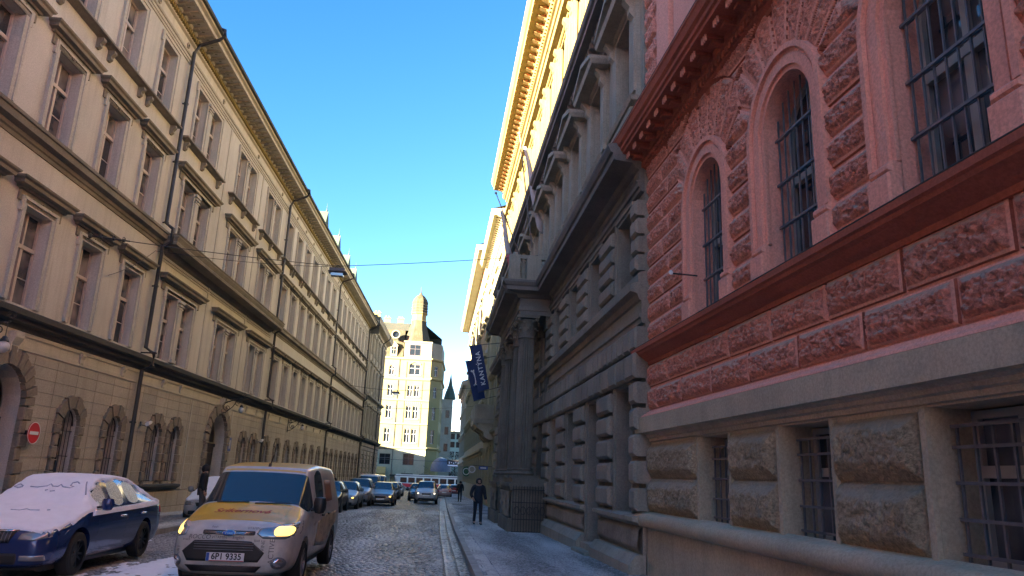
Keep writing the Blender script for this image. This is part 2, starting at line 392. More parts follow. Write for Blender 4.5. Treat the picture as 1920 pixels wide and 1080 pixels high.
# ------------------------------------------------------------------ ground
def gz(y, h=0): return SLOPE*min(max(y, -40), 170)+h
def interp(pl, y):
    for (y0, x0), (y1, x1) in zip(pl, pl[1:]):
        if y <= y1: return x0+(x1-x0)*max(0, (y-y0))/(y1-y0)
    return pl[-1][1]
KR = [(-30, .93), (27, .97), (50, 1.15), (80, 1.5), (118, 1.9)]
KL = [(-30, -7.5), (24, -7.4), (32, -6.6), (118, -5.6)]
ys = [-80+2*i for i in range(100)]
def strip_mesh(name, fa, fb, h, mat, ys=ys, nx=1, thick=None):
    V = []; Fc = []
    for y in ys:
        a, b = fa(y), fb(y)
        V += [(a+(b-a)*i/nx, y, gz(y, h)) for i in range(nx+1)]
    k = nx+1
    for j in range(len(ys)-1):
        Fc += [(j*k+i, j*k+i+1, (j+1)*k+i+1, (j+1)*k+i) for i in range(nx)]
    if thick:
        n = len(V); V += [(x, y, z-thick) for x, y, z in V]
        for j in range(len(ys)-1):
            Fc += [(j*k, (j+1)*k, (j+1)*k+n, j*k+n), (j*k+nx, j*k+nx+n, (j+1)*k+nx+n, (j+1)*k+nx)]
        Fc += [(0, n, n+nx, nx)]
    me = bpy.data.meshes.new(name); me.from_pydata(V, [], Fc); me.materials.append(MATS[mat]); me.update()
    return tag(link(name, me), kind='structure')
def cobble(name, bw, bh, c1, c2, mortar, frost, famt, rough=(.25, .6), dist=.02, mort=.016, tracks=True, rot=0, fscale=1.3):
    m, nt, b, tc = newmat(name); L = nt.links.new; O = tc.outputs['Object']
    nd = _n(nt, 'ShaderNodeTexNoise', Scale=1.2, Detail=3); L(O, nd.inputs['Vector'])
    v = _n(nt, 'ShaderNodeVectorMath', operation='MULTIPLY_ADD'); L(nd.outputs['Color'], v.inputs[0]); v.inputs[1].default_value = (.22, .22, 0); L(O, v.inputs[2])
    mp = _n(nt, 'ShaderNodeMapping'); mp.inputs['Rotation'].default_value = (0, 0, rot); L(v.outputs[0], mp.inputs['Vector'])
    br = _n(nt, 'ShaderNodeTexBrick', Scale=1.0); br.inputs['Brick Width'].default_value = bw; br.inputs['Row Height'].default_value = bh
    br.inputs['Mortar Size'].default_value = mort; br.inputs['Mortar Smooth'].default_value = .3
    br.inputs['Color1'].default_value = (*c1, 1); br.inputs['Color2'].default_value = (*c2, 1); br.inputs['Mortar'].default_value = (*mortar, 1)
    L(mp.outputs[0], br.inputs['Vector'])
    vo = _n(nt, 'ShaderNodeTexVoronoi', Scale=1/bw*.9); L(mp.outputs[0], vo.inputs['Vector'])
    sp = ramp(nt, vo.outputs['Color'], [(.15, (.45, .45, .45)), (.85, (1.35, 1.35, 1.35))]).outputs[0]
    col = mixc(nt, .75, br.outputs['Color'], sp, 'MULTIPLY')
    # frost lies in streaks along the wheel tracks
    m2 = _n(nt, 'ShaderNodeMapping'); m2.inputs['Scale'].default_value = (fscale, .10 if tracks else fscale*.5, 1); L(O, m2.inputs['Vector'])
    n1 = _n(nt, 'ShaderNodeTexNoise', Scale=1.0, Detail=5, Roughness=.6); L(m2.outputs[0], n1.inputs['Vector'])
    n2 = _n(nt, 'ShaderNodeTexNoise', Scale=9.0, Detail=6, Roughness=.75); L(O, n2.inputs['Vector'])
    n5 = _n(nt, 'ShaderNodeTexNoise', Scale=.8, Detail=3); L(O, n5.inputs['Vector'])
    s = math_n(nt, 'ADD', math_n(nt, 'MULTIPLY', n1.outputs['Fac'], 1.0), math_n(nt, 'MULTIPLY', n2.outputs['Fac'], .55))
    s = math_n(nt, 'ADD', s, math_n(nt, 'MULTIPLY', n5.outputs['Fac'], .35))
    f = ramp(nt, s, [(.86, (0, 0, 0)), (1.0, (1, 1, 1))])
    f.color_ramp.elements[0].position = .84; f.color_ramp.elements[1].position = 1.0
    f = math_n(nt, 'MULTIPLY', f.outputs[0], famt)
    inv = math_n(nt, 'SUBTRACT', 1.0, math_n(nt, 'MULTIPLY', br.outputs['Fac'], .55))
    f = math_n(nt, 'MULTIPLY', f, inv)
    col = mixc(nt, f, col, frost)
    L(col, b.inputs['Base Color']); b.inputs['Specular IOR Level'].default_value = .35
    r = _n(nt, 'ShaderNodeMapRange'); L(n2.outputs['Fac'], r.inputs[0]); r.inputs[1].default_value = .3; r.inputs[2].default_value = .7; r.inputs[3].default_value = rough[0]; r.inputs[4].default_value = rough[1]
    L(r.outputs[0], b.inputs['Roughness'])
    h = math_n(nt, 'SUBTRACT', math_n(nt, 'MULTIPLY', n2.outputs['Fac'], .35), br.outputs['Fac'])
    h = math_n(nt, 'ADD', h, math_n(nt, 'MULTIPLY', vo.outputs['Distance'], -.4))
    bp = _n(nt, 'ShaderNodeBump', Strength=1.0, Distance=dist); L(h, bp.inputs['Height']); L(bp.outputs[0], b.inputs['Normal'])
    return m
cobble('cobbles', .155, .105, (.05, .05, .052), (.115, .113, .11), (.008, .008, .009), (.24, .28, .32), .42, rough=(.3, .75), dist=.03, mort=.02)
cobble('setts', .06, .06, (.13, .14, .16), (.22, .235, .26), (.05, .055, .065), (.50, .55, .62), .75, rough=(.4, .8), dist=.006, mort=.01, tracks=False, rot=.6, fscale=.6)
cobble('gutter_setts', .10, .17, (.10, .10, .10), (.16, .155, .15), (.02, .02, .02), (.40, .44, .48), .5, dist=.012)
simple('kerb_granite', (.27, .265, .255), .6, var=.3, vscale=2, bump=.004, bscale=30)
simple('earth', (.10, .10, .10), .9, var=.3, vscale=.3)
simple('asphalt', (.06, .06, .062), .6, var=.3, vscale=1, bump=.003, bscale=80)
gme = bpy.data.meshes.new('ground')
gme.from_pydata([(x, y, gz(y)-.30) for y in (-600, -40, 170, 3000) for x in (-900, 900)], [], [(0, 1, 3, 2), (2, 3, 5, 4), (4, 5, 7, 6)])
gme.materials.append(MATS['earth']); tag(link('ground', gme), kind='structure')
wl = lambda y: -10.6-0+.0349*(y-30.2)+.0
strip_mesh('road', lambda y: interp(KL, y)+.12 if y < 118 else -5.5, lambda y: interp(KR, y)-.62, 0, 'cobbles', nx=4, ys=[46+2*i for i in range(37)])
strip_mesh('road_bed', lambda y: interp(KL, y)+.12, lambda y: interp(KR, y)-.14, -.022, 'cobbles', ys=[-80+3*i for i in range(43)])
strip_mesh('gutter', lambda y: interp(KR, y)-.62, lambda y: interp(KR, y)-.14, -.01, 'gutter_setts', ys=[46+2*i for i in range(37)])
strip_mesh('kerb', lambda y: interp(KR, y)-.14, lambda y: interp(KR, y), .12, 'kerb_granite', thick=.4)
strip_mesh('kerb', lambda y: interp(KL, y)-.02, lambda y: interp(KL, y)+.12, .12, 'kerb_granite', thick=.4)
strip_mesh('pavement', lambda y: interp(KR, y), lambda y: 6.5, .112, 'setts', nx=2)
strip_mesh('pavement', lambda y: -13.5, lambda y: interp(KL, y)-.02, .112, 'setts', nx=2)
crossys = [119+3*i for i in range(14)]
strip_mesh('cross_street', lambda y: -150, lambda y: 90, .004, 'cobbles', ys=crossys)
strip_mesh('far_road', lambda y: 2, lambda y: 12, -.05, 'asphalt', ys=[157, 230, 420])
for k, yy in enumerate((143.3, 144.75, 147.2, 148.65)):
    mb = MB(); mb.box(-150, 90, yy, yy+.07, gz(yy, -.02), gz(yy, .012)); tag(mb.obj('tram_rail', 'iron'), kind='structure')

# real setts in the near part: every stone a small crowned block with its own height, tilt and tone
def stonemat(name, dark, light, frost, famt, rough):
    m, nt, b, tc = newmat(name); L = nt.links.new
    at = _n(nt, 'ShaderNodeAttribute'); at.attribute_name = 'tone'
    col = ramp(nt, at.outputs['Fac'], [(0, dark), (1, light)]).outputs[0]
    n = _n(nt, 'ShaderNodeTexNoise', Scale=45, Detail=5, Roughness=.7); L(tc.outputs['Object'], n.inputs['Vector'])
    col = mixc(nt, .7, col, ramp(nt, n.outputs['Fac'], [(.35, (.6, .6, .6)), (.65, (1.3, 1.3, 1.3))]).outputs[0], 'MULTIPLY')
    mp = _n(nt, 'ShaderNodeMapping'); mp.inputs['Scale'].default_value = (1.1, .16, 1); L(tc.outputs['Object'], mp.inputs['Vector'])
    n1 = _n(nt, 'ShaderNodeTexNoise', Scale=1, Detail=5); L(mp.outputs[0], n1.inputs['Vector'])
    n2 = _n(nt, 'ShaderNodeTexNoise', Scale=14, Detail=6, Roughness=.8); L(tc.outputs['Object'], n2.inputs['Vector'])
    s_ = math_n(nt, 'ADD', n1.outputs['Fac'], math_n(nt, 'MULTIPLY', n2.outputs['Fac'], .9))
    f = math_n(nt, 'MULTIPLY', ramp(nt, s_, [(.86, (0, 0, 0)), (1.06, (1, 1, 1))]).outputs[0], famt)
    ra = _n(nt, 'ShaderNodeMapRange'); L(s_, ra.inputs[0]); ra.inputs[1].default_value = .86; ra.inputs[2].default_value = 1.12; L(math_n(nt, 'MULTIPLY', ra.outputs[0], famt), nt.nodes.new('ShaderNodeMath').inputs[0])
    col = mixc(nt, math_n(nt, 'MULTIPLY', ra.outputs[0], famt), col, frost); L(col, b.inputs['Base Color'])
    b.inputs['Roughness'].default_value = rough; b.inputs['Specular IOR Level'].default_value = .5
    bp = _n(nt, 'ShaderNodeBump', Strength=1.0, Distance=.006); L(n.outputs['Fac'], bp.inputs['Height']); L(bp.outputs[0], b.inputs['Normal'])
    return m
stonemat('cobble_stone', (.04, .04, .04), (.21, .20, .185), (.50, .52, .53), .75, .33)
stonemat('pave_stone', (.10, .095, .09), (.36, .345, .32), (.70, .70, .68), .8, .5)
simple('joint_grit', (.012, .012, .013), .9)
def setts(name, fa, fb, y0, y1, bw, bh, h, mat, seed, gap=.014, rise=.022, wave=0):
    rn = random.Random(seed); V = []; Fc = []; T_ = []; y = y0; r = 0
    while y < y1:
        xa, xb = fa(y), fb(y); x = xa-(bw*.5 if r % 2 else 0)+rn.uniform(-.02, .02)
        while x < xb-.02:
            w_ = bw*rn.uniform(.82, 1.18); x1 = min(x+w_, xb); x0 = max(x, xa)
            if x1-x0 > bw*.3:
                yy = y+wave*math.sin(x*2.1+seed)+rn.uniform(-.006, .006); g = gap/2; t = rn.gauss(0, rise*.12); tx = rn.gauss(0, .03); ty = rn.gauss(0, .04); q = rn.random()**1.3
                cx, cy = (x0+x1)/2, yy+bh/2; b = len(V); c = min(bw, bh)*.2
                for (px, py, dz) in ((x0+g, yy+g, 0), (x1-g, yy+g, 0), (x1-g, yy+bh-g, 0), (x0+g, yy+bh-g, 0)): V.append((px, py, gz(py, h)-rise*.6))
                for (px, py) in ((x0+g+c, yy+g+c), (x1-g-c, yy+g+c), (x1-g-c, yy+bh-g-c), (x0+g+c, yy+bh-g-c)): V.append((px, py, gz(py, h)+t+(px-cx)*tx+(py-cy)*ty))
                Fc += [(b, b+1, b+5, b+4), (b+1, b+2, b+6, b+5), (b+2, b+3, b+7, b+6), (b+3, b, b+4, b+7), (b+4, b+5, b+6, b+7)]; T_ += [q]*5
            x += w_
        y += bh; r += 1
    me = bpy.data.meshes.new(name); me.from_pydata(V, [], Fc); me.materials.append(MATS[mat])
    at = me.attributes.new('tone', 'FLOAT', 'FACE'); at.data.foreach_set('value', T_); me.polygons.foreach_set('use_smooth', [True]*len(Fc)); me.update()
    return tag(link(name, me), kind='structure')
YR = 46
setts('road', lambda y: interp(KL, y)+.13, lambda y: interp(KR, y)-.63, 3, YR, .150, .112, .0, 'cobble_stone', 1, .016, .026, .03)
setts('gutter', lambda y: interp(KR, y)-.62, lambda y: interp(KR, y)-.38, 3, YR, .235, .17, -.008, 'cobble_stone', 2, .014, .02)
setts('gutter', lambda y: interp(KR, y)-.375, lambda y: interp(KR, y)-.145, 3, YR, .235, .17, -.016, 'cobble_stone', 3, .014, .02)
setts('pavement', lambda y: interp(KR, y)+.30, lambda y: 4.6, 10, 40, .068, .064, .118, 'pave_stone', 4, .009, .010, .02)
setts('pavement', lambda y: interp(KR, y)+.005, lambda y: interp(KR, y)+.29, 3, 60, .28, .55, .121, 'pave_stone', 6, .008, .008)
setts('pavement', lambda y: -11.3+.03*(y-12), lambda y: interp(KL, y)-.03, 10, 34, .12, .10, .118, 'pave_stone', 5, .010, .012)
# snow left on the road beside the blue car
def snow_blob(cx, cy, rx, ry, seed, h=.03):
    mb = MB(); nu, nv = 50, 80; V = []; keep = {}
    for j in range(nv+1):
        for i in range(nu+1):
            a, b = (i/nu*2-1), (j/nv*2-1)
            x, y = cx+a*rx, cy+b*ry
            f = .75-(a*a+b*b)+1.1*noise.noise(Vector((x*2.2, y*1.0, seed)))+.9*noise.noise(Vector((x*8, y*5, seed)))
            V.append((x, y, gz(y)+min(.5, max(-.3, f))*h*1.4-.004)); keep[(i, j)] = f > -.02
    k = nu+1
    fs = [(j*k+i, j*k+i+1, (j+1)*k+i+1, (j+1)*k+i) for j in range(nv) for i in range(nu) if keep[(i, j)] or keep[(i+1, j)] or keep[(i, j+1)] or keep[(i+1, j+1)]]
    mb.add(V, fs); return mb
tag(snow_blob(-4.75, 13.6, .8, 2.6, 2.1).obj('snow_patch', 'snow', smooth='all'), 'thin trampled snow on the cobbles beside the dark blue car', 'snow')
tag(snow_blob(-7.15, 18.6, .5, 2.2, 5.4, .05).obj('snow_patch', 'snow', smooth='all'), 'low ridge of snow along the left kerb behind the dark blue car', 'snow')

# ------------------------------------------------------------------ left side: long tan palace
AL = rad(5.342-3.341)
def facade_root(name, label, cat, x, y, a, side):
    r = thing(name, label, cat, (x, y, 0), math.atan2(math.cos(a), math.sin(a))); return Facade(r, side)
LX, LY = -10.3, 30.2
T = facade_root('office_palace', 'long tan palace with barred arched ground floor windows filling the left side', 'building', LX, LY, AL, -1)
A_c = [-16.5, -13.72, -10.93, -8.08, -5.3]
B_c = [-.9, 4.9, 10.2]; B_o = (-.86, .86)
C_c = [14.4+2.71*k for k in range(7)]; D_c = [34.05+2.63*k for k in range(8)]
singles = A_c+C_c+D_c; doubles = [c+d for c in B_c for d in B_o]
U0, U1 = -18.3, 54.2
GF = [op(c, .98, .85, 3.05, True) for c in [-13.7, -7.5, -4.75, -1.35, .45, 9.8, 11.75]+C_c[:2]+C_c[3:]+D_c]
GATES = [op(-10.95, 1.9, -.5, 3.85, True), op(5.65, 2.6, -.5, 3.95, True)]
DOOR = [op(C_c[2], 1.15, -.6, 3.05, True)]
LOW = GF+GATES+DOOR
up = []
for (z, h) in ((5.35, 2.45), (9.95, 2.27), (13.85, 2.42)):
    up += [op(c, 1.2, z, z+h) for c in singles]+[op(c, 1.12, z, z+h) for c in doubles]
mb = MB()
wall(mb, U0, U1, 4.2, 17.9, up, .30)
wall(mb, U0, U1, -2.2, 4.2, LOW, .45, o=-.03)
UB = -95
mb.quad((UB, 0, -3), (U0, 0, -3), (U0, 0, 17.9), (UB, 0, 17.9))
mb.quad((UB, 0, -3), (UB, -20, -3), (UB, -20, 17.9), (UB, 0, 17.9)); mb.quad((UB, -20, -3), (U1, -20, -3), (U1, -20, 17.9), (UB, -20, 17.9))
T.put('wall', mb, 'tan')
# coursed stonework of the ground floor: raised courses with open joints, kept clear of the arches
mb = MB(); z = .62; rows = []
while z < 4.2: rows.append((z, min(z+.325, 4.22))); z += .338
def clear_runs(u0, u1, z0, z1, ops, margin, mg=None):
    zm = (z0+z1)/2; cuts = []
    for p in ops:
        mgp = (mg or {}).get(p['uc'], margin)
        if p['arch']:
            zs_ = p['z1']-p['r']; R = p['r']+mgp
            if zm < p['z0']: continue
            if zm < zs_: cuts.append((p['u0']-mgp, p['u1']+mgp))
            elif zm < zs_+R:
                q = math.sqrt(max(0, R*R-(max(0, zm-zs_))**2)); cuts.append((p['uc']-q, p['uc']+q))
        elif p['z0'] < zm < p['z1']: cuts.append((p['u0']-mgp, p['u1']+mgp))
    out = []; cur = u0
    for a, b in sorted(cuts):
        if a > cur+.03: out.append((cur, a))
        cur = max(cur, b)
    if cur < u1-.03: out.append((cur, u1))
    return out
for z0, z1 in rows:
    for a, b in clear_runs(U0, U1, z0, z1, LOW, .34): mb.box(a, b, -.03, .012, z0, z1)
for a, b in clear_runs(U0, U1, -.2, 0, LOW, .34): mb.box(a, b, -.03, .05, -2, .58)
T.put('rusticated_stonework', mb, 'tan_low')
# rough voussoirs and jamb blocks
def surround_fn(r, zb, zs_, n, wide, oo=.07):
    def fn(mb):
        for i in range(n):
            a0 = PI*i/n+.02; a1 = PI*(i+1)/n-.02; k = (i % 2)
            mb.ring(0, zs_, r, r+wide+.03*k, -.04, oo+.025*k, a0, a1, 3)
        z = zb; i = 0
        while z < zs_-.05:
            e = min(z+.325, zs_); ww = wide-.02 if i % 2 else wide*.62
            for sg in (-1, 1):
                u = sorted((sg*r, sg*(r+ww))); mb.cham(u[0], u[1], -.04, oo+.02*(i % 2), z, e, .03)
            z += .338; i += 1
    return fn
for p in GF: T.rep('vs', 'voussoir_surround', surround_fn(.49, .62, 2.56, 9, .34), 'rough_brown', p['uc'], 0)
for p in DOOR: T.rep('vsd', 'voussoir_surround', surround_fn(.575, -.5, 2.475, 9, .34), 'rough_brown', p['uc'], 0)
for p in GATES:
    T.rep(('g', p['r']), 'gate_surround', surround_fn(p['r'], -.5, p['z1']-p['r'], 15, .42, .11), 'rough_brown', p['uc'], 0)
    mb = MB(); r = p['r']; mb.box(-r, r, -.6, -.5, -.6, 2.5); mb.box(-.04, .04, -.5, -.45, -.6, 2.5); mb.ring(0, p['z1']-r, .01, r, -.6, -.52, n=14)
    for sg in (-1, 1):
        for zz in (-.3, .6, 1.5): mb.cham(min(sg*.15, sg*(r-.15)), max(sg*.15, sg*(r-.15)), -.5, -.46, zz, zz+.7, .03)
    mb.box(-r, r, -.5, -.42, 2.45, 2.6)
    d = T.put('door', mb, 'black', p['uc'], 0); h = MB(); h.ball((.18, -.4, 1.0), .05); T.put('handle', h, 'iron', 0, 0, parent=d)
mb = MB(); mb.box(-.58, .58, -.5, -.42, -.6, 2.4); mb.box(-.03, .03, -.42, -.39, -.6, 2.4); mb.ring(0, 2.47, .01, .57, -.5, -.43, n=10)
d = T.put('door', mb, 'reddoor', DOOR[0]['uc'], 0); h = MB(); h.ball((.12, -.38, .9), .04); T.put('handle', h, 'iron', parent=d)
def grille_fn(w, h, nb, rails, o=-.12, arch=True, r=.011, hr=.02):
    def fn(mb):
        rr = w/2; hs = h-rr if arch else h
        for i in range(nb):
            u = -rr+w*(i+.5)/nb; top = hs+(math.sqrt(max(0, rr*rr-u*u)) if arch else 0)
            mb.tube([(u, o, 0), (u, o, top)], r, 6)
        for z in rails: mb.box(-rr, rr, o-hr*.4, o+hr*.6, z-hr/2, z+hr/2)
        if arch: mb.ring(0, hs, rr-.04, rr-.01, o-.015, o+.015, n=12)
    return fn
for p in GF:
    c = p['uc']
    window(T, c, .85, .98, 2.2, .36, True, fm='frame_grey', gm='glass_dark', tr=.69, th=.055, bars=True)
    T.rep('gr', 'grille', grille_fn(.98, 2.2, 5, (.12, .85, 1.55)), 'iron', c, .85)
for c, wd in ((-7.5, 1.7), (-4.75, 1.7), (-.45, 3.4), (10.8, 3.4)):
    mb = MB(); mb.cornice(-wd/2, wd/2, [(0, -.2), (.08, -.18), (.16, -.1), (.2, -.06), (.2, 0), (0, .03)]); T.put('sill', mb, 'tan_dark', c, .82)
# upper windows, architraves, hoods, sills
FL = [(5.35, 2.45, .62), (9.95, 2.27, .66), (13.85, 2.42, .64)]
pil_done = {}
for fi, (z, h, tr) in enumerate(FL):
    for c in singles+doubles:
        wd = 1.2 if c in singles else 1.12
        window(T, c, z, wd, h, .27, fm='frame', gm='glass', tr=tr)
    for c in singles:
        T.rep(('sr', fi), 'window_surround', frame_fn(1.2, h, .2, .05, .06, .085), 'tan_trim', c, z)
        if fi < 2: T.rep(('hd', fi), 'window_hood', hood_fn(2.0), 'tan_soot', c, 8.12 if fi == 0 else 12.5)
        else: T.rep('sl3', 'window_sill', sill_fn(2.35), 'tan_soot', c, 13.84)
    for c in B_c:
        def fr(mb, h=h):
            frame_fn(2.84, h, .2, .05, .06, .085)(mb)
            mb.box(-.3, .3, -.06, .03, 0, h); mb.cham(-.17, .17, .03, .08, .12, h-.35, .02)
            mb.box(-.22, .22, .03, .10, h-.35, h-.3); mb.box(-.2, .2, .03, .12, h-.24, h-.18); mb.box(-.25, .25, .03, .13, h-.12, h-.02); mb.box(-.2, .2, .03, .11, 0, .12)
        T.rep(('sd', fi), 'window_surround', fr, 'tan_trim', c, z)
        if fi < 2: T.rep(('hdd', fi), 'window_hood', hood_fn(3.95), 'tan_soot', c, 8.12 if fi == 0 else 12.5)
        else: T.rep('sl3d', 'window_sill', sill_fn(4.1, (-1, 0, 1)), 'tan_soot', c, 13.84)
# ledges
LEDGE1 = [(0, 4.72), (.05, 4.74), (.08, 4.86), (.22, 4.9), (.24, 5.0), (.36, 5.03), (.38, 5.16), (.33, 5.19), (0, 5.26)]
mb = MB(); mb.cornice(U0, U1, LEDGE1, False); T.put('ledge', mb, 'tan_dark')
mb = MB(); mb.box(U0, U1, 0, .035, 4.27, 4.33); mb.box(U0, U1, 0, .02, 4.33, 4.37)
mb.box(U0, U1, 0, .03, 4.62, 4.72)
for c in GF+DOOR: console(mb, c['uc'], 4.66, .36, .2, .1)
for c in GATES: console(mb, c['uc'], 4.66, .6, .34, .2)
T.put('frieze', mb, 'tan_trim')
LEDGE2 = [(0, 9.2), (.03, 9.21), (.05, 9.3), (.09, 9.33), (.11, 9.42), (.26, 9.48), (.28, 9.64), (.32, 9.66), (.33, 9.74), (0, 9.86)]
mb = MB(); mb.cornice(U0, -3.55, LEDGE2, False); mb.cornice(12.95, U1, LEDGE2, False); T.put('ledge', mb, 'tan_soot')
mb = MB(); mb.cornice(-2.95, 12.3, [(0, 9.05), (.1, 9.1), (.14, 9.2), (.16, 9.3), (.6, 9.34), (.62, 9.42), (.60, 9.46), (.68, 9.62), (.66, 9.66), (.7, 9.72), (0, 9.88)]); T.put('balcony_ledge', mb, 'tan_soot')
mb = MB(); mb.box(-3.3, 12.7, 0, .03, 8.82, 8.86); mb.box(-3.3, 12.7, 0, .045, 8.92, 8.96); T.put('string_moulding', mb, 'tan_trim')
# lesenes between bays
mb = MB()
for u in (1.98, 7.6): mb.box(u-.09, u+.09, 0, .035, 5.26, 16.6); mb.box(u-.06, u+.06, -.03, .03, .6, 4.2)
T.put('lesene', mb, 'tan_trim')
# main cornice with frieze, dentils and modillions
mb = MB()
mb.cornice(U0, U1, [(0, 16.62), (.04, 16.63), (.05, 16.70), (.085, 16.71), (.09, 16.78), (.0, 16.8)], False)
mb.cornice(U0, U1, [(0, 16.92), (.05, 16.93), (.08, 16.98), (.0, 17.0)], False)
mb.cornice(U0, U1, [(0, 17.42), (.09, 17.46), (.1, 17.5), (.12, 17.7), (.2, 17.74), (.22, 17.84), (.82, 17.87), (.83, 18.0), (.94, 18.04), (.98, 18.2), (0, 18.35)], False)
mb.cur = 1; u = U0+.05
while u < U1: mb.box(u, u+.09, .1, .2, 17.52, 17.68); u += .17
mb.cur = 2; u = U0+.1
while u < U1: console(mb, u, 17.865, .14, .16, .72); u += .52
for c in singles+B_c: mb.ring(c+1.35, 17.2, .06, .11, 0, .05, 0, 2*PI, 12)
mb.cur = 3; u = U0+.36
while u < U1: mb.box(u-.035, u+.035, .42, .52, 17.85, 17.868); u += .52
T.put('cornice', mb, ['tan_trim', 'yellow', 'soot2', 'white_trim'])
mb = MB(); mb.cornice(U0, U1, [(.9, 18.18), (.97, 18.1), (1.06, 18.12), (1.08, 18.22), (1.0, 18.24)], False); T.put('gutter', mb, 'slate')
mb = MB(); mb.quad((UB, .9, 18.2), (U1, .9, 18.2), (U1, -8, 21.3), (UB, -8, 21.3)); mb.quad((UB, -8, 21.3), (U1, -8, 21.3), (U1, -20, 17.9), (UB, -20, 17.9))
mb.add([(UB, .9, 18.2), (UB, -8, 21.3), (UB, -20, 17.9)], [(0, 1, 2)]); mb.add([(U1, .9, 18.2), (U1, -8, 21.3), (U1, -20, 17.9)], [(2, 1, 0)])
roof = T.put('roof', mb, 'slate')
for i, u in enumerate((31.5, 38.2, 44.6, 49.8)):
    mb = MB(); w_, zb, zt = 1.0, 19.0, 21.3
    mb.box(u-w_, u+w_, -5, -1.6, zb-1, zt)
    mb.prism([(u-w_-.2, zt), (u+w_+.2, zt), (u, zt+2.1)], -5, -1.35)
    mb.box(u-.35, u+.35, -1.7, -1.58, zb, zt-.3); mb.lathe((u, -1.5), [(.01, zt+2.0), (.09, zt+2.15), (.03, zt+2.3), (.01, zt+2.8)], 8)
    T.put('dormer', mb, 'green_cu', parent=roof)
def swan(u): return [(u, .14, 17.1), (u, .3, 17.45), (u, 1.0, 17.75), (u, 1.2, 17.95), (u, 1.16, 18.2), (u, 1.0, 18.24)]
for u in (-3.6, 13.2, 32.7, 54.0):
    pipe_obj(T, u, -.3, 17.1, .07, [(4.9, .46), (5.5, .14), (9.4, .42), (10.1, .14)], swan(u))

# corner pavilion at the end of the left row
P = facade_root('corner_palace', 'grey stone corner palace at the far end of the left row', 'building', LX+math.sin(AL)*54.3, LY+math.cos(AL)*54.3, AL, -1)
PE = 17.0; pc = [2.2+3.05*k for k in range(5)]
mb = MB(); o_ = .18
ops = [op(c, 1.15, .9, 3.6, True) for c in pc]+[op(c, 1.2, 5.9, 8.6) for c in pc]+[op(c, 1.2, 10.9, 13.6, True) for c in pc]+[op(c, 1.1, 15.0, 17.6, True) for c in pc]
wall(mb, .12, PE, -3.2, 18.8, ops, .32, o=o_)
mb.quad((PE, o_, -3.2), (PE, -70, -3.2), (PE, -70, 18.8), (PE, o_, 18.8)); mb.box(.12, PE-.02, -70, -.6, 18.7, 18.8); mb.quad((.12, o_, -3.2), (.12, 0, -3.2), (.12, 0, 18.8), (.12, o_, 18.8))
mb.quad((.12, -20.2, -3.2), (.12, -70, -3.2), (.12, -70, 18.8), (.12, -20.2, 18.8))
P.put('wall', mb, 'palegrey')
mb = MB(); z = -.9
while z < 4.6:
    for a, b in clear_runs(.12, PE, z, z+.4, ops[:5], .12): mb.cham(a, b, o_, o_+.1, z, z+.4, .05)
    z += .48
P.put('rusticated_stonework', mb, 'tan_low')
for lz, nm in ((4.75, 'ledge'), (9.7, 'ledge')):
    mb = MB(); mb.box(.1, PE, o_, o_+.06, lz-.5, lz); mb.cornice(.1, PE, [(o_, lz), (o_+.1, lz+.05), (o_+.15, lz+.2), (o_+.38, lz+.26), (o_+.42, lz+.46), (o_, lz+.55)], False); P.put(nm, mb, 'tan_dark' if lz < 5 else 'palegrey')
for c in pc:
    for z, h, a in ((5.9, 2.7, False), (10.9, 2.7, True), (15.0, 2.6, True)):
        window(P, c, z, 1.2 if z < 15 else 1.1, h, .1, a, fm='frame_grey', gm='glass_dark')
        P.rep(('s', z), 'window_surround', (lambda mb, h=h, a=a: (frame_fn(1.2, h-.6 if a else h, .2, .28, 0, .32)(mb) if not a else (mb.box(-.8, -.6, o_, .3, 0, h-.6), mb.box(.6, .8, o_, .3, 0, h-.6), mb.ring(0, h-.6, .6, .82, o_, .32, n=12)))), 'palegrey', c, z)
        P.rep(('h', z), 'window_hood', (lambda mb: mb.cornice(-.9, .9, [(o_, 0), (.4, .05), (.45, .2), (o_, .3)])), 'palegrey', c, z+h+.28)
for k in range(11):
    u = .9+3.05*k-.25
    if u > PE-.3: break
    mb = MB(); mb.box(-.22, .22, o_, o_+.16, 5.35, 9.2); mb.box(-.3, .3, o_, o_+.22, 9.0, 9.3); mb.box(-.2, .2, o_, o_+.14, 10.4, 17.0); mb.box(-.28, .28, o_, o_+.22, 17.0, 17.5)
    P.put('pilaster', mb, 'palegrey', u, 0)
mb = MB(); mb.cornice(.1, PE+.2, [(o_, 17.9), (o_+.12, 17.95), (o_+.2, 18.3), (o_+.3, 18.35), (o_+.85, 18.5), (o_+.9, 18.7), (o_+1.05, 19.0), (o_, 19.2)], False)
for i in range(int(PE/.6)): console(mb, .3+i*.6, 18.45, .2, .2, .8)
P.put('cornice', mb, 'palegrey')
mb = MB(); mb.quad((.1, 1.1, 19.0), (PE+.9, 1.1, 19.0), (PE-4, -8, 22), (.1, -8, 22)); mb.quad((.1, -8, 22), (PE-4, -8, 22), (PE-4, -60, 22), (.1, -60, 22)); mb.quad((PE+.9, 1.1, 19.0), (PE+.9, -70, 19.0), (PE-4, -60, 22), (PE-4, -8, 22)); mb.quad((.1, -8, 22), (.1, -60, 22), (.1, -60, 17), (.1, -8, 17)); mb.quad((.1, 1.1, 19), (.1, -8, 22), (.1, -8, 17), (.1, 1.1, 17))
P.put('roof', mb, 'slate')
pipe_obj(P, 12.0, -.8, 17.6, .07, [(5.2, .7), (5.6, .36)], [(12, .4, 17.9), (12, 1.1, 18.4), (12, 1.3, 18.8), (12, 1.1, 19.1)], o=.36)
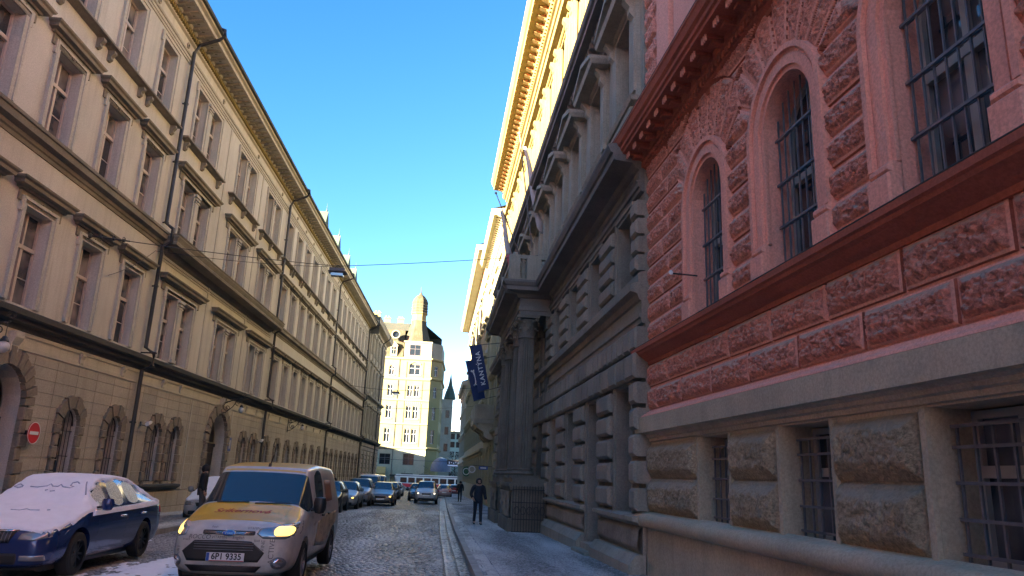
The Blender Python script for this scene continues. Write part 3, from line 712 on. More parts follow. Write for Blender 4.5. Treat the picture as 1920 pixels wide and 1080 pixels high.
# ------------------------------------------------------------------ right side: red rusticated palace (near)
AR = rad(5.342-6.430)
R = facade_root('red_palace', 'salmon red palace of rough blocks on a sandstone base, nearest on the right', 'building', 4.15, 14.2, AR, 1)
bays = [-3.22-2.72*k for k in range(4)]
RE = -13.2; RB = -60
def hf(u0, u1, z0, z1, du, dz, fn, keep):
    """height field of block relief; fn(u,z)->o, keep(u,z)->bool"""
    nu = int((u1-u0)/du); nz = int((z1-z0)/dz); V = []; idx = {}; Fc = []
    for j in range(nz+1):
        for i in range(nu+1):
            u = u0+(u1-u0)*i/nu; z = z0+(z1-z0)*j/nz; V.append((u, fn(u, z), z)); idx[i, j] = keep(u, z)
    k = nu+1
    for j in range(nz):
        for i in range(nu):
            if idx[i, j] and idx[i+1, j] and idx[i, j+1] and idx[i+1, j+1]: Fc.append((j*k+i, j*k+i+1, (j+1)*k+i+1, (j+1)*k+i))
    return V, Fc
def add_rock(mb, V, Fc, jf):
    """rough faces first, the smooth margins and joints of each block as a second material"""
    a = []; b = []; c_ = []
    for f in Fc:
        u = (V[f[0]][0]+V[f[2]][0])/2; z = (V[f[0]][2]+V[f[2]][2])/2
        d = jf(u, z); (c_ if d < .017 else b if d < .052 else a).append(f)  # grooves between blocks take the dark red, painting in their joint shade
    n = len(mb.v); mb.v += V
    for c, L_ in ((0, a), (1, b), (2, c_)):
        for f in L_: mb.f.append(tuple(n+i for i in f)); mb.mi.append(c)
def rocky(u, z, d, amp, pil, fr, seed=0):
    """relief from the distance d to the nearest joint"""
    if d < .018: return -.035
    if d < .048: return .026
    t = min(1, (d-.048)/.085); t = math.sin(t*PI/2)
    p = Vector((u*fr, seed, z*fr*1.25))
    n = noise.noise(p)*.45+(.5-abs(noise.noise(p*1.9))*1.8)*.5+noise.noise(p*3.3)*.35
    return .03+t*(pil+amp*n)
RROW = [3.96+.385*k for k in range(12)]
def red_joint(u, z):
    b = min(bays, key=lambda c: abs(c-u)); du = u-b; dz = z-6.24; r = math.hypot(du, dz); ang = math.atan2(dz, du)
    lim = 1.36 if abs(du) < 1.36 else 0
    if dz > 0 and r < 1.9 and PI*.13 < ang < PI*.87 and abs(du) < 1.34:
        n = 11; s = (ang/PI*n); fa = abs(s-round(s))*PI/n*r
        return min(fa*.75, abs(r-1.9) if r > 1.6 else 9, 1.36-abs(du), (r-.955)+.03)
    k = (z-3.96)/.385; row = math.floor(k); dj = min(k-row, row+1-k)*.385
    side = du if abs(du) > .9 else 1
    # pier between surrounds: one vertical joint alternating, plus corner zone
    pc_ = b+1.36 if du > 0 else b-1.36
    if u > bays[0]+1.0: vj = min(abs(u-(-.95 if row % 2 else -1.35)), abs(u+.02)+.02)
    else: vj = 9 if row % 2 else 9
    return min(dj, vj)
def red_keep(u, z):
    for b in bays:
        du = abs(u-b)
        if du < .955 and z < 6.24: return False
        if z >= 6.24 and math.hypot(u-b, z-6.24) < .955: return False
    return True
mb = MB()
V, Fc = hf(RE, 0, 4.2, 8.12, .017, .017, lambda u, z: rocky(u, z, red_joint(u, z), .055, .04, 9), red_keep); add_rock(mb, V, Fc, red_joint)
def low_joint(u, z):
    k = 0 if z > 3.43 else 1; z0, z1 = ((3.43, 3.9), (2.98, 3.43))[k]
    s = (u+1.22-(.0 if k == 0 else -.67)-.0)/1.345; dv = abs(s-round(s))*1.345
    return min(dv, z-z0, z1-z, abs(u)+.02)
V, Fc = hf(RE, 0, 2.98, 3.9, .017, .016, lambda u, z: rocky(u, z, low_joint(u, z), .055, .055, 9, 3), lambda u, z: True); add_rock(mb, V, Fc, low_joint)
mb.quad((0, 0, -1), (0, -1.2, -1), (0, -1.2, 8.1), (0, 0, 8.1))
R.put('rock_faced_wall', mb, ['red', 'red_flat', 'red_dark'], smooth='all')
wops = [op(b, 1.26, 4.2, 6.87, True) for b in bays]
lops = [op(b, 1.15, 1.02, 2.36) for b in bays]
mb = MB(); wall(mb, RE, 0, 2.6, 8.3, wops, .38, o=-.002)
mb.quad((0, 0, -2), (0, -12, -2), (0, -12, 16), (0, 0, 16)); mb.quad((RB, 0, -2), (RB, -12, -2), (RB, -12, 16), (RB, 0, 16)); mb.quad((RB, -12, -2), (0, -12, -2), (0, -12, 16), (RB, -12, 16)); mb.quad((RB, 0, 16), (0, 0, 16), (0, -12, 16), (RB, -12, 16)); mb.quad((RB, 0, -2), (RE, 0, -2), (RE, 0, 16), (RB, 0, 16))
R.put('wall', mb, 'red_flat')
mb = MB(); wall(mb, RE, 0, .86, 2.62, lops, .5, o=.0); wall(mb, RE, 0, -2, .9, [], 0, o=.08)
mb.quad((0, .08, -2), (0, -.5, -2), (0, -.5, .9), (0, .08, .9))
R.put('base_wall', mb, 'ochre_stone')
# arched surrounds
def rsur(mb):
    for r0, r1, o1 in ((.63, .70, .035), (.70, .84, .075), (.84, .90, .06), (.90, .975, .115)):
        mb.ring(0, 2.04, r0, r1, -.02, o1, n=28)
        for sg in (-1, 1): a, b = sorted((sg*r0, sg*r1)); mb.box(a, b, -.02, o1, .52, 2.04)
    for sg in (-1, 1):
        a, b = sorted((sg*.63, sg*.99)); mb.cham(a, b, -.02, .14, 0, .42, .02); mb.cham(a, b, -.02, .12, .42, .54, .04)
for b in bays: R.rep('sur', 'window_surround', rsur, 'red_flat', b, 4.2, smooth=True)
def rgr(mb):
    r = .62; o = -.16; hs = 2.04
    for i in range(8):
        u = -r+.06+(2*r-.12)*i/7; top = hs+math.sqrt(max(0, r*r-u*u))-.02
        mb.box(u-.009, u+.009, o-.010, o+.010, .04, top)
    for z in (.75, 1.35, 2.0):
        mb.box(-.64, .64, o+.010, o+.026, z-.016, z+.016); mb.box(-.64, .64, o-.026, o-.010, z-.016, z+.016)
    mb.box(-r, r, o-.03, o+.03, .02, .06)
for b in bays:
    window(R, b, 4.22, 1.25, 2.63, .36, True, fm='frame_grey', gm='glass_dark', tr=.52, th=.07, bars=False)
    R.rep('rg', 'grille', rgr, 'iron_grey', b, 4.22)
# ledges and cornices
mb = MB(); mb.cornice(RE, .0, [(0, 3.86), (.05, 3.87), (.06, 3.93), (.12, 3.97), (.2, 4.03), (.25, 4.06), (.27, 4.1), (.3, 4.12), (.31, 4.19), (0, 4.24)], True)
R.put('ledge', mb, 'red_dark')
mb = MB(); mb.box(RE, .2, .0, .313, 4.195, 4.205); R.put('ledge_flashing', mb, 'slate')
mb = MB(); mb.cornice(RE, 0, [(.0, 2.84), (.2, 2.845), (.19, 2.875), (.16, 2.885), (.14, 2.91), (.10, 2.92), (.09, 2.945), (.05, 2.955), (.04, 2.975), (.0, 2.98)], True); R.put('string_moulding', mb, 'red_flat')
mb = MB(); mb.cornice(RE, .05, [(0, 2.38), (.04, 2.39), (.05, 2.44), (.09, 2.46), (.1, 2.5), (.14, 2.53), (.235, 2.54), (.24, 2.83), (0, 2.842)], True); R.put('stone_band', mb, 'ochre_stone')
mb = MB(); pr = [(0.0, .78), (.1, .80)]+[(.13+.14*math.sin(a*PI/8), .94-.13*math.cos(a*PI/8)) for a in range(9)]+[(.05, 1.08), (0, 1.1)]
mb.cornice(RE, .05, pr, True); R.put('roll_moulding', mb, 'ochre_stone', smooth=True)
# sandstone blocks between the cellar windows
def obl(u, z):
    best = 0
    for a, b_ in piers:
        if a < u < b_:
            z0, z1 = (1.72, 2.33) if z > 1.70 else (1.08, 1.68)
            d = min(u-a, b_-u, z-z0, z1-z)
            if d <= 0: return 0.0
            if d < .03: return .02+d*.6
            t = min(1, (d-.03)/.16); t = math.sin(t*PI/2)
            p = Vector((u*9, 5, z*9)); n = noise.noise(p)*.5+noise.noise(p*2.3)*.4+noise.noise(p*5)*.3
            return .03+t*(.10+.045*n)
    return 0.0
edges = [-.0]+[x for b in bays for x in (b+.575, b-.575)]+[RE]
piers = [(-2.52, -.03)]+[(edges[i+1]+.12, edges[i]-.03) for i in range(2, len(edges)-1, 2)]
piers[0] = (edges[1]+.10, -.03)
for a, b_ in piers:
    mb = MB(); V, Fc = hf(a, b_, 1.08, 2.33, .018, .018, obl, lambda u, z: True); mb.add(V, Fc)
    R.put('rock_faced_pier', mb, 'ochre_rock', smooth='all')
for b in bays:
    for sg in (-1, 1): R.rep('js', 'jamb_strip', lambda mb: mb.box(-.04, .04, 0, .05, 1.05, 2.36), 'ochre_stone', b+sg*.62, 0)
def lgr(mb):
    o = -.2
    for i in range(6): u = -.52+i*.208; mb.box(u-.011, u+.011, o-.011, o+.011, .04, 1.18)
    for z in (.1, .38, .68, .98, 1.16): mb.box(-.57, .57, o+.011, o+.028, z-.014, z+.014)
for b in bays:
    window(R, b, 1.04, 1.14, 1.3, .42, False, fm='frame_grey', gm='glass_dark', tr=.6, th=.07, bars=False)
    R.rep('lg', 'grille', lgr, 'iron_grey', b, 1.04)
# bracket cornice
mb = MB()
mb.cornice(RE, 0, [(0, 7.96), (.04, 7.97), (.05, 8.04), (.12, 8.08), (.13, 8.2), (.18, 8.24), (.2, 8.36), (.57, 8.38), (.58, 8.44), (.62, 8.46), (.63, 8.52), (.68, 8.56), (.72, 8.66), (.74, 8.68), (.74, 8.72), (0, 8.95)], True)
u = -.04
while u > RE: mb.box(u-.07, u, .1, .17, 8.09, 8.19); u -= .13
R.put('cornice', mb, 'red_dark')
for i in range(26):
    u = -.12-.478*i
    def br(mb):
        mb.box(-.10, .10, .17, .47, 8.31, 8.378); mb.box(-.07, .07, .17, .38, 8.25, 8.31)
        mb.cur = 1
        for k in range(3): mb.box(-.085+.065*k, -.055+.065*k, .465, .50, 8.27, 8.375)
    R.rep('br', 'bracket', br, ['red_dark', 'red_flat'], u, 0)
mb = MB(); mb.box(RE, .74, .70, .745, 8.72, 8.735); R.put('cornice_flashing', mb, 'slate')
# upper storey
mb = MB(); mb.quad((RE, 0, 8.3), (0, 0, 8.3), (0, 0, 16), (RE, 0, 16))
def upj(u, z):
    k = (z-8.9)/.5; row = math.floor(k); return min((k-row)*.5, (row+1-k)*.5, abs(u)+.02, abs(u+(.55 if row % 2 else .75)))
V, Fc = hf(-.95, 0, 8.9, 15, .04, .04, lambda u, z: rocky(u, z, upj(u, z), .04, .06, 8, 9), lambda u, z: True); mb.add(V, Fc)
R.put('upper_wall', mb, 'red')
mb = MB(); mb.box(-1.75, -1.02, 0, .12, 9.55, 15.5); mb.cornice(-1.8, -.98, [(0, 9.35), (.16, 9.36), (.2, 9.42), (.22, 9.5), (0, 9.58)]); mb.box(-1.75, -1.02, 0, .14, 8.9, 9.35)
mb.box(-3.4, -2.0, 0, .1, 8.9, 15.5); mb.cornice(-2.9, -2.0, [(0, 9.35), (.16, 9.36), (.2, 9.42), (.22, 9.5), (0, 9.58)]); R.put('pilaster', mb, 'red_flat')

# ------------------------------------------------------------------ right side: dark sandstone palace with portico
D = facade_root('portico_palace', 'soot black sandstone palace with columned portico and bright ochre top storey', 'building', 4.0, 0, 0, 1)
DU0, DU1 = 14.15, 49.0
dc = [15.5+3.07*k for k in range(11)]
port = lambda u: 26.4 < u < 34.6
dg = [c for c in dc if not port(c)]
lop = []
for i, c in enumerate(dc):
    if i == 1: lop.append(op(c, 1.35, -1.2, 3.55))
    elif port(c): lop.append(op(c, 1.5, -1.2, 4.6, True) if i == 5 else op(c, 1.3, 1.5, 3.6))
    else: lop.append(op(c, 1.3, 1.02, 3.55))
mop = [op(c, 1.3, 5.82, 7.4) for c in dc]
pop = [op(c, 1.3, 10.0, 12.25) for c in dc]
yop = [op(c, 1.3, 15.4, 18.0) for c in dc]
mb = MB()
wall(mb, DU0, DU1, -2, 8.7, lop+mop, .42, o=-.05)
for u in (DU0, DU1): mb.quad((u, -.05, -2), (u, -14, -2), (u, -14, 13.95), (u, -.05, 13.95))
D.put('wall', mb, 'soot')
mb = MB(); wall(mb, DU0, DU1, 8.6, 14.0, pop, .38, o=-.05); D.put('wall', mb, 'soot2')
mb = MB(); wall(mb, DU0, DU1, 13.9, 21.9, yop, .35, o=-.05)
for u in (DU0, DU1): mb.quad((u, -.05, 13.9), (u, -14, 13.9), (u, -14, 22), (u, -.05, 22))
mb.quad((DU0, -14, -2), (DU1, -14, -2), (DU1, -14, 22), (DU0, -14, 22))
D.put('upper_wall', mb, 'yellow')
# plinth: stepped base, rock panels, cap
def gaps(ops, u0, u1, zz, m):
    return clear_runs(u0, u1, zz, zz+.01, ops, m)
dr = lop[1]; runs = [(DU0, dr['u0']-.12), (dr['u1']+.12, 26.3), (34.7, DU1)]
for a, b in runs:
    mb = MB(); mb.cornice(a, b, [(-.03, -2), (.30, -2), (.30, .12), (.16, .30), (-.03, .30)], False)
    mb.box(a+.01, b-.01, -.04, .02, .30, .80)
    mb.cornice(a, b, [(0, .80), (.08, .82), (.12, .88), (.22, .90), (.23, .98), (.0, 1.02)], False)
    D.put('plinth', mb, 'soot2')
def plj(u, z):
    d = min(z-.34, .8-z)
    if d <= 0: return 0
    t = min(1, d/.1); t = math.sin(t*PI/2); p = Vector((u*7, 2, z*7)); return .01+t*(.08+.03*noise.noise(p)+.02*noise.noise(p*2.7))
for a, b in ((DU0+.05, runs[0][1]-.1), (runs[1][0]+.1, 26.1)):
    mb = MB(); V, Fc = hf(a, b, .33, .81, .05, .04, lambda u, z: plj(u, z)+.02, lambda u, z: True); mb.add(V, Fc)
    D.put('rock_panel', mb, 'soot', smooth='all')
# cushion blocks of the ground and mezzanine piers
rnd = random.Random(3); PM = {}
def blockrow(z0, z1, ops, m, o1=.15, split=None, c=.045, key=None):
    for a, b in clear_runs(DU0, DU1, z0, z1, ops, m):
        if b-a < .15: continue
        k_ = (key, round((a+b)/2, 0)); mb = PM.setdefault(k_, MB())
        n = max(1, round((b-a)/split)) if split else 1; w_ = (b-a)/n
        for i in range(n): mb.cham(a+i*w_+(.012 if split else 0), a+(i+1)*w_-(.012 if split else 0), -.05, o1+rnd.uniform(-.01, .01), z0, z1, c)
k = 0
for z in [1.04+.508*i for i in range(5)]:
    blockrow(z+.05, z+.47, lop, .26 if k % 2 else .22, .19, c=.06, key='g'); k += 1
blockrow(3.62, 4.14, lop, .0, .2, .75, c=.06, key='t'); blockrow(4.2, 4.66, [], .0, .17, .5, c=.05, key='b')
k = 0
for z in (5.8, 6.2, 6.6, 7.0):
    blockrow(z+.03, z+.37, mop, .24 if k % 2 else .2, .15, c=.05, key='m'); k += 1
for k_, mb in PM.items(): D.put('cushion_blocks', mb, 'soot')
for p in lop:
    if port(p['uc']): continue
    zb = max(p['z0'], -.1); mb = MB()
    for a, b, o1 in ((0, .09, .05), (.09, .17, .09)):
        mb.box(p['u0']-b, p['u0']-a, -.05, o1, zb, p['z1']+b); mb.box(p['u1']+a, p['u1']+b, -.05, o1, zb, p['z1']+b); mb.box(p['u0']-a, p['u1']+a, -.05, o1, p['z1']+a, p['z1']+b)
    for i in range(3): mb.box(p['u0']-.15, p['u1']+.15, -.05, .05+.03*i, 3.66+.08*i, 3.72+.08*i)
    D.put('window_surround', mb, 'soot')
def msur(mb):
    for a, b, o1 in ((0, .08, .03), (.08, .15, .07)):
        mb.box(-.65-b, -.65-a, -.05, o1, 5.8, 7.4+b); mb.box(.65+a, .65+b, -.05, o1, 5.8, 7.4+b); mb.box(-.65-a, .65+a, -.05, o1, 7.4+a, 7.4+b)
for p in mop: D.rep('ms', 'window_surround', msur, 'soot', p['uc'], 0)
mb = MB(); mb.cornice(DU0, DU1, [(-.05, 4.72), (.03, 4.74), (.04, 4.84), (.08, 4.85), (.09, 4.93), (.03, 4.94), (.03, 5.2), (.08, 5.22), (.12, 5.34), (.26, 5.38), (.27, 5.5), (.2, 5.55), (.1, 5.58), (.1, 5.76), (.05, 5.8), (-.05, 5.81)], False); D.put('string_moulding', mb, 'soot')
LED = [(-.05, 7.56), (.04, 7.58), (.05, 7.66), (.09, 7.67), (.1, 7.76), (.14, 7.8), (.06, 7.82), (.06, 8.06), (.14, 8.1), (.2, 8.2), (.62, 8.24), (.63, 8.4), (.68, 8.42), (.74, 8.54), (.74, 8.6), (-.05, 8.72)]
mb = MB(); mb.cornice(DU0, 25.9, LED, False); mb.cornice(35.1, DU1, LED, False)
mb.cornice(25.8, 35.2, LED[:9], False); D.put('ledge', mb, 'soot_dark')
# piano nobile
def ped(mb):
    mb.box(-.95, .95, -.05, .16, 8.7, 9.75); mb.cornice(-1.0, 1.0, [(0, 9.75), (.2, 9.78), (.24, 9.88), (0, 9.96)])
    mb.box(-1.15, -.8, -.05, .3, 8.7, 9.2); mb.box(.8, 1.15, -.05, .3, 8.7, 9.2)
for c in dc:
    if not port(c): D.rep('ped', 'window_pedestal', ped, 'soot2', c, 0)
def pnsur(mb):
    for sg in (-1, 1):
        a, b = sorted((sg*.65, sg*.8)); mb.box(a, b, -.05, .1, 0, 2.4)
        a, b = sorted((sg*.8, sg*1.08)); mb.box(a, b, -.05, .05, -.2, 2.6); mb.box(a+.04, b-.04, .05, .1, .1, 2.0)
        console(mb, sg*.94, 2.55, .6, .22, .32)
    mb.box(-.65, .65, -.05, .1, 2.25, 2.4); mb.box(-.8, .8, -.05, .06, 2.4, 2.62)
def pnhood(k):
    def fn(mb):
        mb.cornice(-.78, .78, [(0, 2.6), (.12, 2.62), (.18, 2.68), (.48, 2.72), (.52, 2.86), (0, 2.9)])
        if k % 2 == 0:
            for o0, o1, s_ in ((0, .42, 1), ): mb.prism([(-1.12, 2.86), (1.12, 2.86), (0, 3.22)], 0, .2)
            for sg in (-1, 1):
                A = [(sg*1.24, 2.86), (sg*1.24, 2.99), (0, 3.40), (0, 3.26)]
                mb.prism(A if sg < 0 else A[::-1], 0, .55)
        else: mb.ring(0, 1.95, 1.55, 1.72, 0, .45, PI*.18, PI*.82, 14); mb.prism([(1.4*math.cos(PI*(.18+.64*i/10)), 1.95+1.55*math.sin(PI*(.18+.64*i/10))) for i in range(11)], 0, .18)
    return fn
for i, c in enumerate(dc):
    D.rep('pns', 'window_surround', pnsur, 'soot2', c, 10.0)
    D.rep(('pnh', 0), 'window_hood', pnhood(0), 'soot2', c, 9.75)
    window(D, c, 10.0, 1.3, 2.25, .4, fm='frame_dk', gm='glass_dark', tr=.62, bars=False)
    window(D, c, 5.82, 1.3, 1.58, .44, fm='frame_dk', gm='glass_dark', tr=.6, bars=False)
    if i not in (1, 5): p = lop[i]; window(D, c, p['z0'], p['u1']-p['u0'], p['z1']-p['z0'], .44, fm='frame_dk', gm='glass_dark', tr=.66, bars=False)
    window(D, c, 15.4, 1.3, 2.6, .33, fm='frame', gm='glass_dark', tr=.6, bars=False)
mb = MB(); c = dc[1]; mb.box(-.67, .67, -.5, -.44, -.8, 2.75); mb.box(-.03, .03, -.44, -.41, -.8, 2.7); mb.box(-.67, .67, -.5, -.38, 2.75, 2.9)
for sg in (-1, 1):
    for z0, z1 in ((.1, .9), (1.0, 1.7), (1.8, 2.6)): a, b = sorted((sg*.12, sg*.56)); mb.cham(a, b, -.44, -.4, z0, z1, .03)
d = D.put('door', mb, 'reddoor', c, 0); h = MB(); h.ball((.1, -.38, 1.05), .04); D.put('handle', h, 'iron', parent=d)
fl = MB(); fl.box(-.67, .67, -.48, -.45, 2.9, 3.55); D.put('door_light', fl, 'glass_dark', c, 0)
mb = MB(); mb.box(c-.85, c+.85, -.4, .42, -1, -.02); mb.box(c-.75, c+.75, -.4, .2, -.02, .12); D.put('door_step', mb, 'soot2')
mb = MB(); mb.cornice(DU0, DU1, [(-.05, 13.05), (.04, 13.06), (.06, 13.14), (.12, 13.18), (.14, 13.4), (.2, 13.44), (.62, 13.48), (.63, 13.6), (.7, 13.64), (.74, 13.78), (-.05, 13.9)], False)
u = DU0+.2
while u < DU1: mb.box(u, u+.14, .12, .42, 13.28, 13.45); u += .32
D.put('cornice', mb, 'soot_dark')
def ysur(mb):
    frame_fn(1.3, 2.6, .22, .08, .08, .13)(mb); mb.box(-1.05, 1.05, 0, .1, -.5, -.1); mb.cornice(-1.0, 1.0, [(0, -.14), (.16, -.12), (.18, -.03), (0, 0)])
    for sg in (-1, 1):
        mb.box(sg*1.05-.14, sg*1.05+.14, 0, .14, -.1, 2.5); console(mb, sg*1.05, 2.75, .5, .24, .3); mb.box(sg*1.05-.08, sg*1.05+.08, .14, .2, .4, 1.9)
def yhood(mb): mb.cornice(-1.2, 1.2, [(0, 2.75), (.15, 2.78), (.2, 2.86), (.42, 2.9), (.46, 3.05), (0, 3.15)])
for c in dc:
    D.rep('ys', 'window_surround', ysur, 'yellow', c, 15.4); D.rep('yh', 'window_hood', yhood, 'yellow', c, 15.4)
mb = MB()
for c in dc[:-1]+[dc[-1]]: mb.box(c+1.53-.18, c+1.53+.18, -.05, .12, 14.0, 19.6); mb.box(c+1.53-.24, c+1.53+.24, -.05, .18, 19.3, 19.7)
mb.cornice(DU0, DU1, [(-.05, 14.6), (.1, 14.62), (.12, 14.72), (-.05, 14.76)], False); mb.cornice(DU0, DU1, [(-.05, 19.7), (.08, 19.72), (.1, 19.95), (.04, 19.97), (.04, 20.3), (-.05, 20.32)], False)
D.put('pilaster_order', mb, 'yellow')
mb = MB(); mb.cornice(DU0, DU1, [(-.05, 20.5), (.1, 20.55), (.14, 20.7), (.25, 20.74), (.3, 21.0), (.35, 21.35), (1.0, 21.4), (1.02, 21.62), (1.1, 21.68), (1.2, 21.92), (1.22, 22.0), (-.05, 22.2)], False)
u = DU0+.1
while u < DU1: mb.box(u, u+.12, .25, .36, 20.8, 21.0); u += .26
D.put('main_cornice', mb, 'yellow')
for i in range(56):
    def bb(mb): console(mb, 0, 21.4, .36, .26, .68); mb.box(-.16, .16, .3, 1.0, 21.38, 21.42)
    D.rep('bb', 'bracket', bb, 'yellow', DU0+.4+.62*i, 0)
mb = MB(); mb.quad((DU0, 1.1, 22.1), (DU1, 1.1, 22.1), (DU1, -7, 24), (DU0, -7, 24)); mb.quad((DU0, -7, 24), (DU1, -7, 24), (DU1, -14, 22), (DU0, -14, 22)); D.put('roof', mb, 'slate')
# portico
pc4 = [26.85, 28.75, 32.25, 34.15]
for a, b in ((26.05, 29.5), (31.5, 34.95)):
    mb = MB(); mb.box(a-.12, b+.12, -.05, 1.42, -2, .25); mb.cham(a, b, -.05, 1.30, .25, 1.25, .05)
    mb.box(a-.06, b+.06, -.05, 1.36, 1.2, 1.3); mb.box(a-.1, b+.1, -.05, 1.4, 1.3, 1.42); mb.box(a+.02, b-.02, -.05, 1.28, 1.42, 1.6)
    D.put('pedestal', mb, 'soot_col')
for a in (26.0, 31.4):
    for k in range(3):
        mb = MB(); V, Fc = hf(a+.1+k*1.15, a+1.15+k*1.15, .3, 1.15, .06, .06, lambda u, z: 1.33+.05*noise.noise(Vector((u*5, 1, z*5)))+.03, lambda u, z: True); mb.add(V, Fc); D.put('rock_panel', mb, 'soot')
def column(mb):
    n = 20; V = []; 
    prof = [(0.46, 1.6), (.46, 1.68), (.40, 1.7), (.44, 1.76), (.40, 1.82), (.36, 1.86), (.385, 1.9), (.345, 1.95)]
    mb.box(-.46, .46, -.46, .46, 1.6, 1.7); mb.lathe((0, 0), prof[1:], 20)
    zz = [1.95, 2.1, 3.5, 5.0, 6.5, 6.62]; rr = [.335, .33, .325, .31, .285, .28]; N = 20*4; P = len(zz)
    for k in range(N):
        a = 2*PI*k/N; fl_ = (.0, .035, .045, .035)[k % 4]
        V += [((r-fl_)*math.cos(a), (r-fl_)*math.sin(a), z) for r, z in zip(rr, zz)]
    mb.add(V, [(k*P+i, ((k+1) % N)*P+i, ((k+1) % N)*P+i+1, k*P+i+1) for k in range(N) for i in range(P-1)])
    mb.lathe((0, 0), [(.28, 6.6), (.33, 6.64), (.33, 6.68), (.28, 6.7)], 20)
def capital(mb):
    mb.lathe((0, 0), [(.27, 6.7), (.28, 6.95), (.31, 7.15), (.40, 7.32)], 16)
    for tier, (z0, h, r0, r1) in enumerate(((6.7, .27, .29, .40), (6.93, .27, .30, .44))):
        for k in range(8):
            a = 2*PI*(k+.5*tier)/8
            for t in range(3):
                q0, q1 = t/3, (t+1)/3
                R0 = r0+(r1-r0)*q0**2; R1 = r0+(r1-r0)*q1**2; wd = .10*(1-.25*t); w2 = .10*(1-.25*(t+1))
                ca, sa = math.cos(a), math.sin(a)
                mb.add([(R0*ca-wd*sa, R0*sa+wd*ca, z0+h*q0), (R0*ca+wd*sa, R0*sa-wd*ca, z0+h*q0), (R1*ca+w2*sa, R1*sa-w2*ca, z0+h*q1), (R1*ca-w2*sa, R1*sa+w2*ca, z0+h*q1)], [(0, 1, 2, 3)])
            mb.ball((r1*math.cos(a), r1*math.sin(a), z0+h-.01), .045, 5)
    for k in range(4):
        a = PI/4+k*PI/2; mb.ball((.46*math.cos(a), .46*math.sin(a), 7.3), .075, 6)
    mb.box(-.42, .42, -.42, .42, 7.36, 7.46)
cc = {}
for i, u in enumerate(pc4):
    for o in ((.86,) if i in (1, 2) else (.86,)):
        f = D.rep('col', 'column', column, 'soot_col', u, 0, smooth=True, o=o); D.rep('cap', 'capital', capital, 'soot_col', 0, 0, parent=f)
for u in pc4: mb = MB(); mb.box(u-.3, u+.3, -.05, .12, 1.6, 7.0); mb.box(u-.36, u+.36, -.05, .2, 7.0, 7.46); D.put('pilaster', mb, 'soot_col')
mb = MB(); a, b = 26.42, 34.58
mb.box(a, b, -.05, 1.2, 7.46, 7.62); mb.box(a-.04, b+.04, -.05, 1.24, 7.62, 7.78); mb.box(a, b, -.05, 1.2, 7.78, 8.1)
mb.cornice(a, b, [(1.2, 8.08), (1.28, 8.12), (1.34, 8.22), (1.78, 8.26), (1.79, 8.4), (1.84, 8.44), (1.9, 8.54), (1.9, 8.6), (-.05, 8.66)], False)
PR = [(1.2, 8.08), (1.28, 8.12), (1.34, 8.22), (1.78, 8.26), (1.79, 8.4), (1.84, 8.44), (1.9, 8.54), (1.9, 8.6)]
for e, sg in ((a, -1), (b, 1)):
    A = [(e+sg*(o-1.2), o, z) for o, z in PR]; W = [(e+sg*(o-1.2), 0, z) for o, z in PR]; n = len(PR)
    mb.add(A+W, [(i, i+1, n+i+1, n+i) for i in range(n-1)])
mb.box(a-.7, b+.7, -.05, 1.9, 8.598, 8.62)
D.put('entablature', mb, 'soot_dark')
mb = MB()
def bal_post(mb, u, o, w_=.32, h=.95): mb.box(u-w_/2, u+w_/2, o-w_/2, o+w_/2, 8.62, 8.62+h)
zt = 9.5
for (x0, o0_, x1, o1_) in ((a-.3, 0, a-.3, 1.5), (a-.3, 1.5, b+.3, 1.5), (b+.3, 0, b+.3, 1.5)):
    mb.box(min(x0, x1)-.11, max(x0, x1)+.11, min(o0_, o1_)-.11, max(o0_, o1_)+.11, zt, zt+.14); mb.box(min(x0, x1)-.12, max(x0, x1)+.12, min(o0_, o1_)-.12, max(o0_, o1_)+.12, 8.62, 8.74)
    L_ = math.hypot(x1-x0, o1_-o0_); n = int(L_/.24)
    for i in range(n+1):
        t = (i+.5)/(n+1); mb.lathe((x0+(x1-x0)*t, o0_+(o1_-o0_)*t), [(.05, 8.74), (.09, 8.95), (.045, 9.2), (.035, 9.35), (.06, 9.5)], 8)
for u in (a-.3, b+.3, 29.4, 31.6):
    bal_post(mb, u, 1.5, .4, 1.0)
bal_post(mb, a-.3, .8, .5, .98)
D.put('balustrade', mb, 'soot2')
mb = MB(); u_ = 25.78
for i in range(13): o = .12+i*.095; mb.tube([(u_, o, -.25), (u_, o, 1.3)], .012, 6); mb.tube([(u_, o, 1.3), (u_, o, 1.36)], .02, 6, r2=.002)
for z in (-.15, .25, .8, 1.22): mb.box(u_-.015, u_+.015, .08, 1.3, z-.015, z+.015)
for i in range(5):
    o = .25+i*.22; pts = [(u_, o+.09*math.cos(t*PI/5), .53+.13*math.sin(t*PI/5)) for t in range(11)]; mb.tube(pts, .014, 5)
D.put('iron_railing', mb, 'iron')

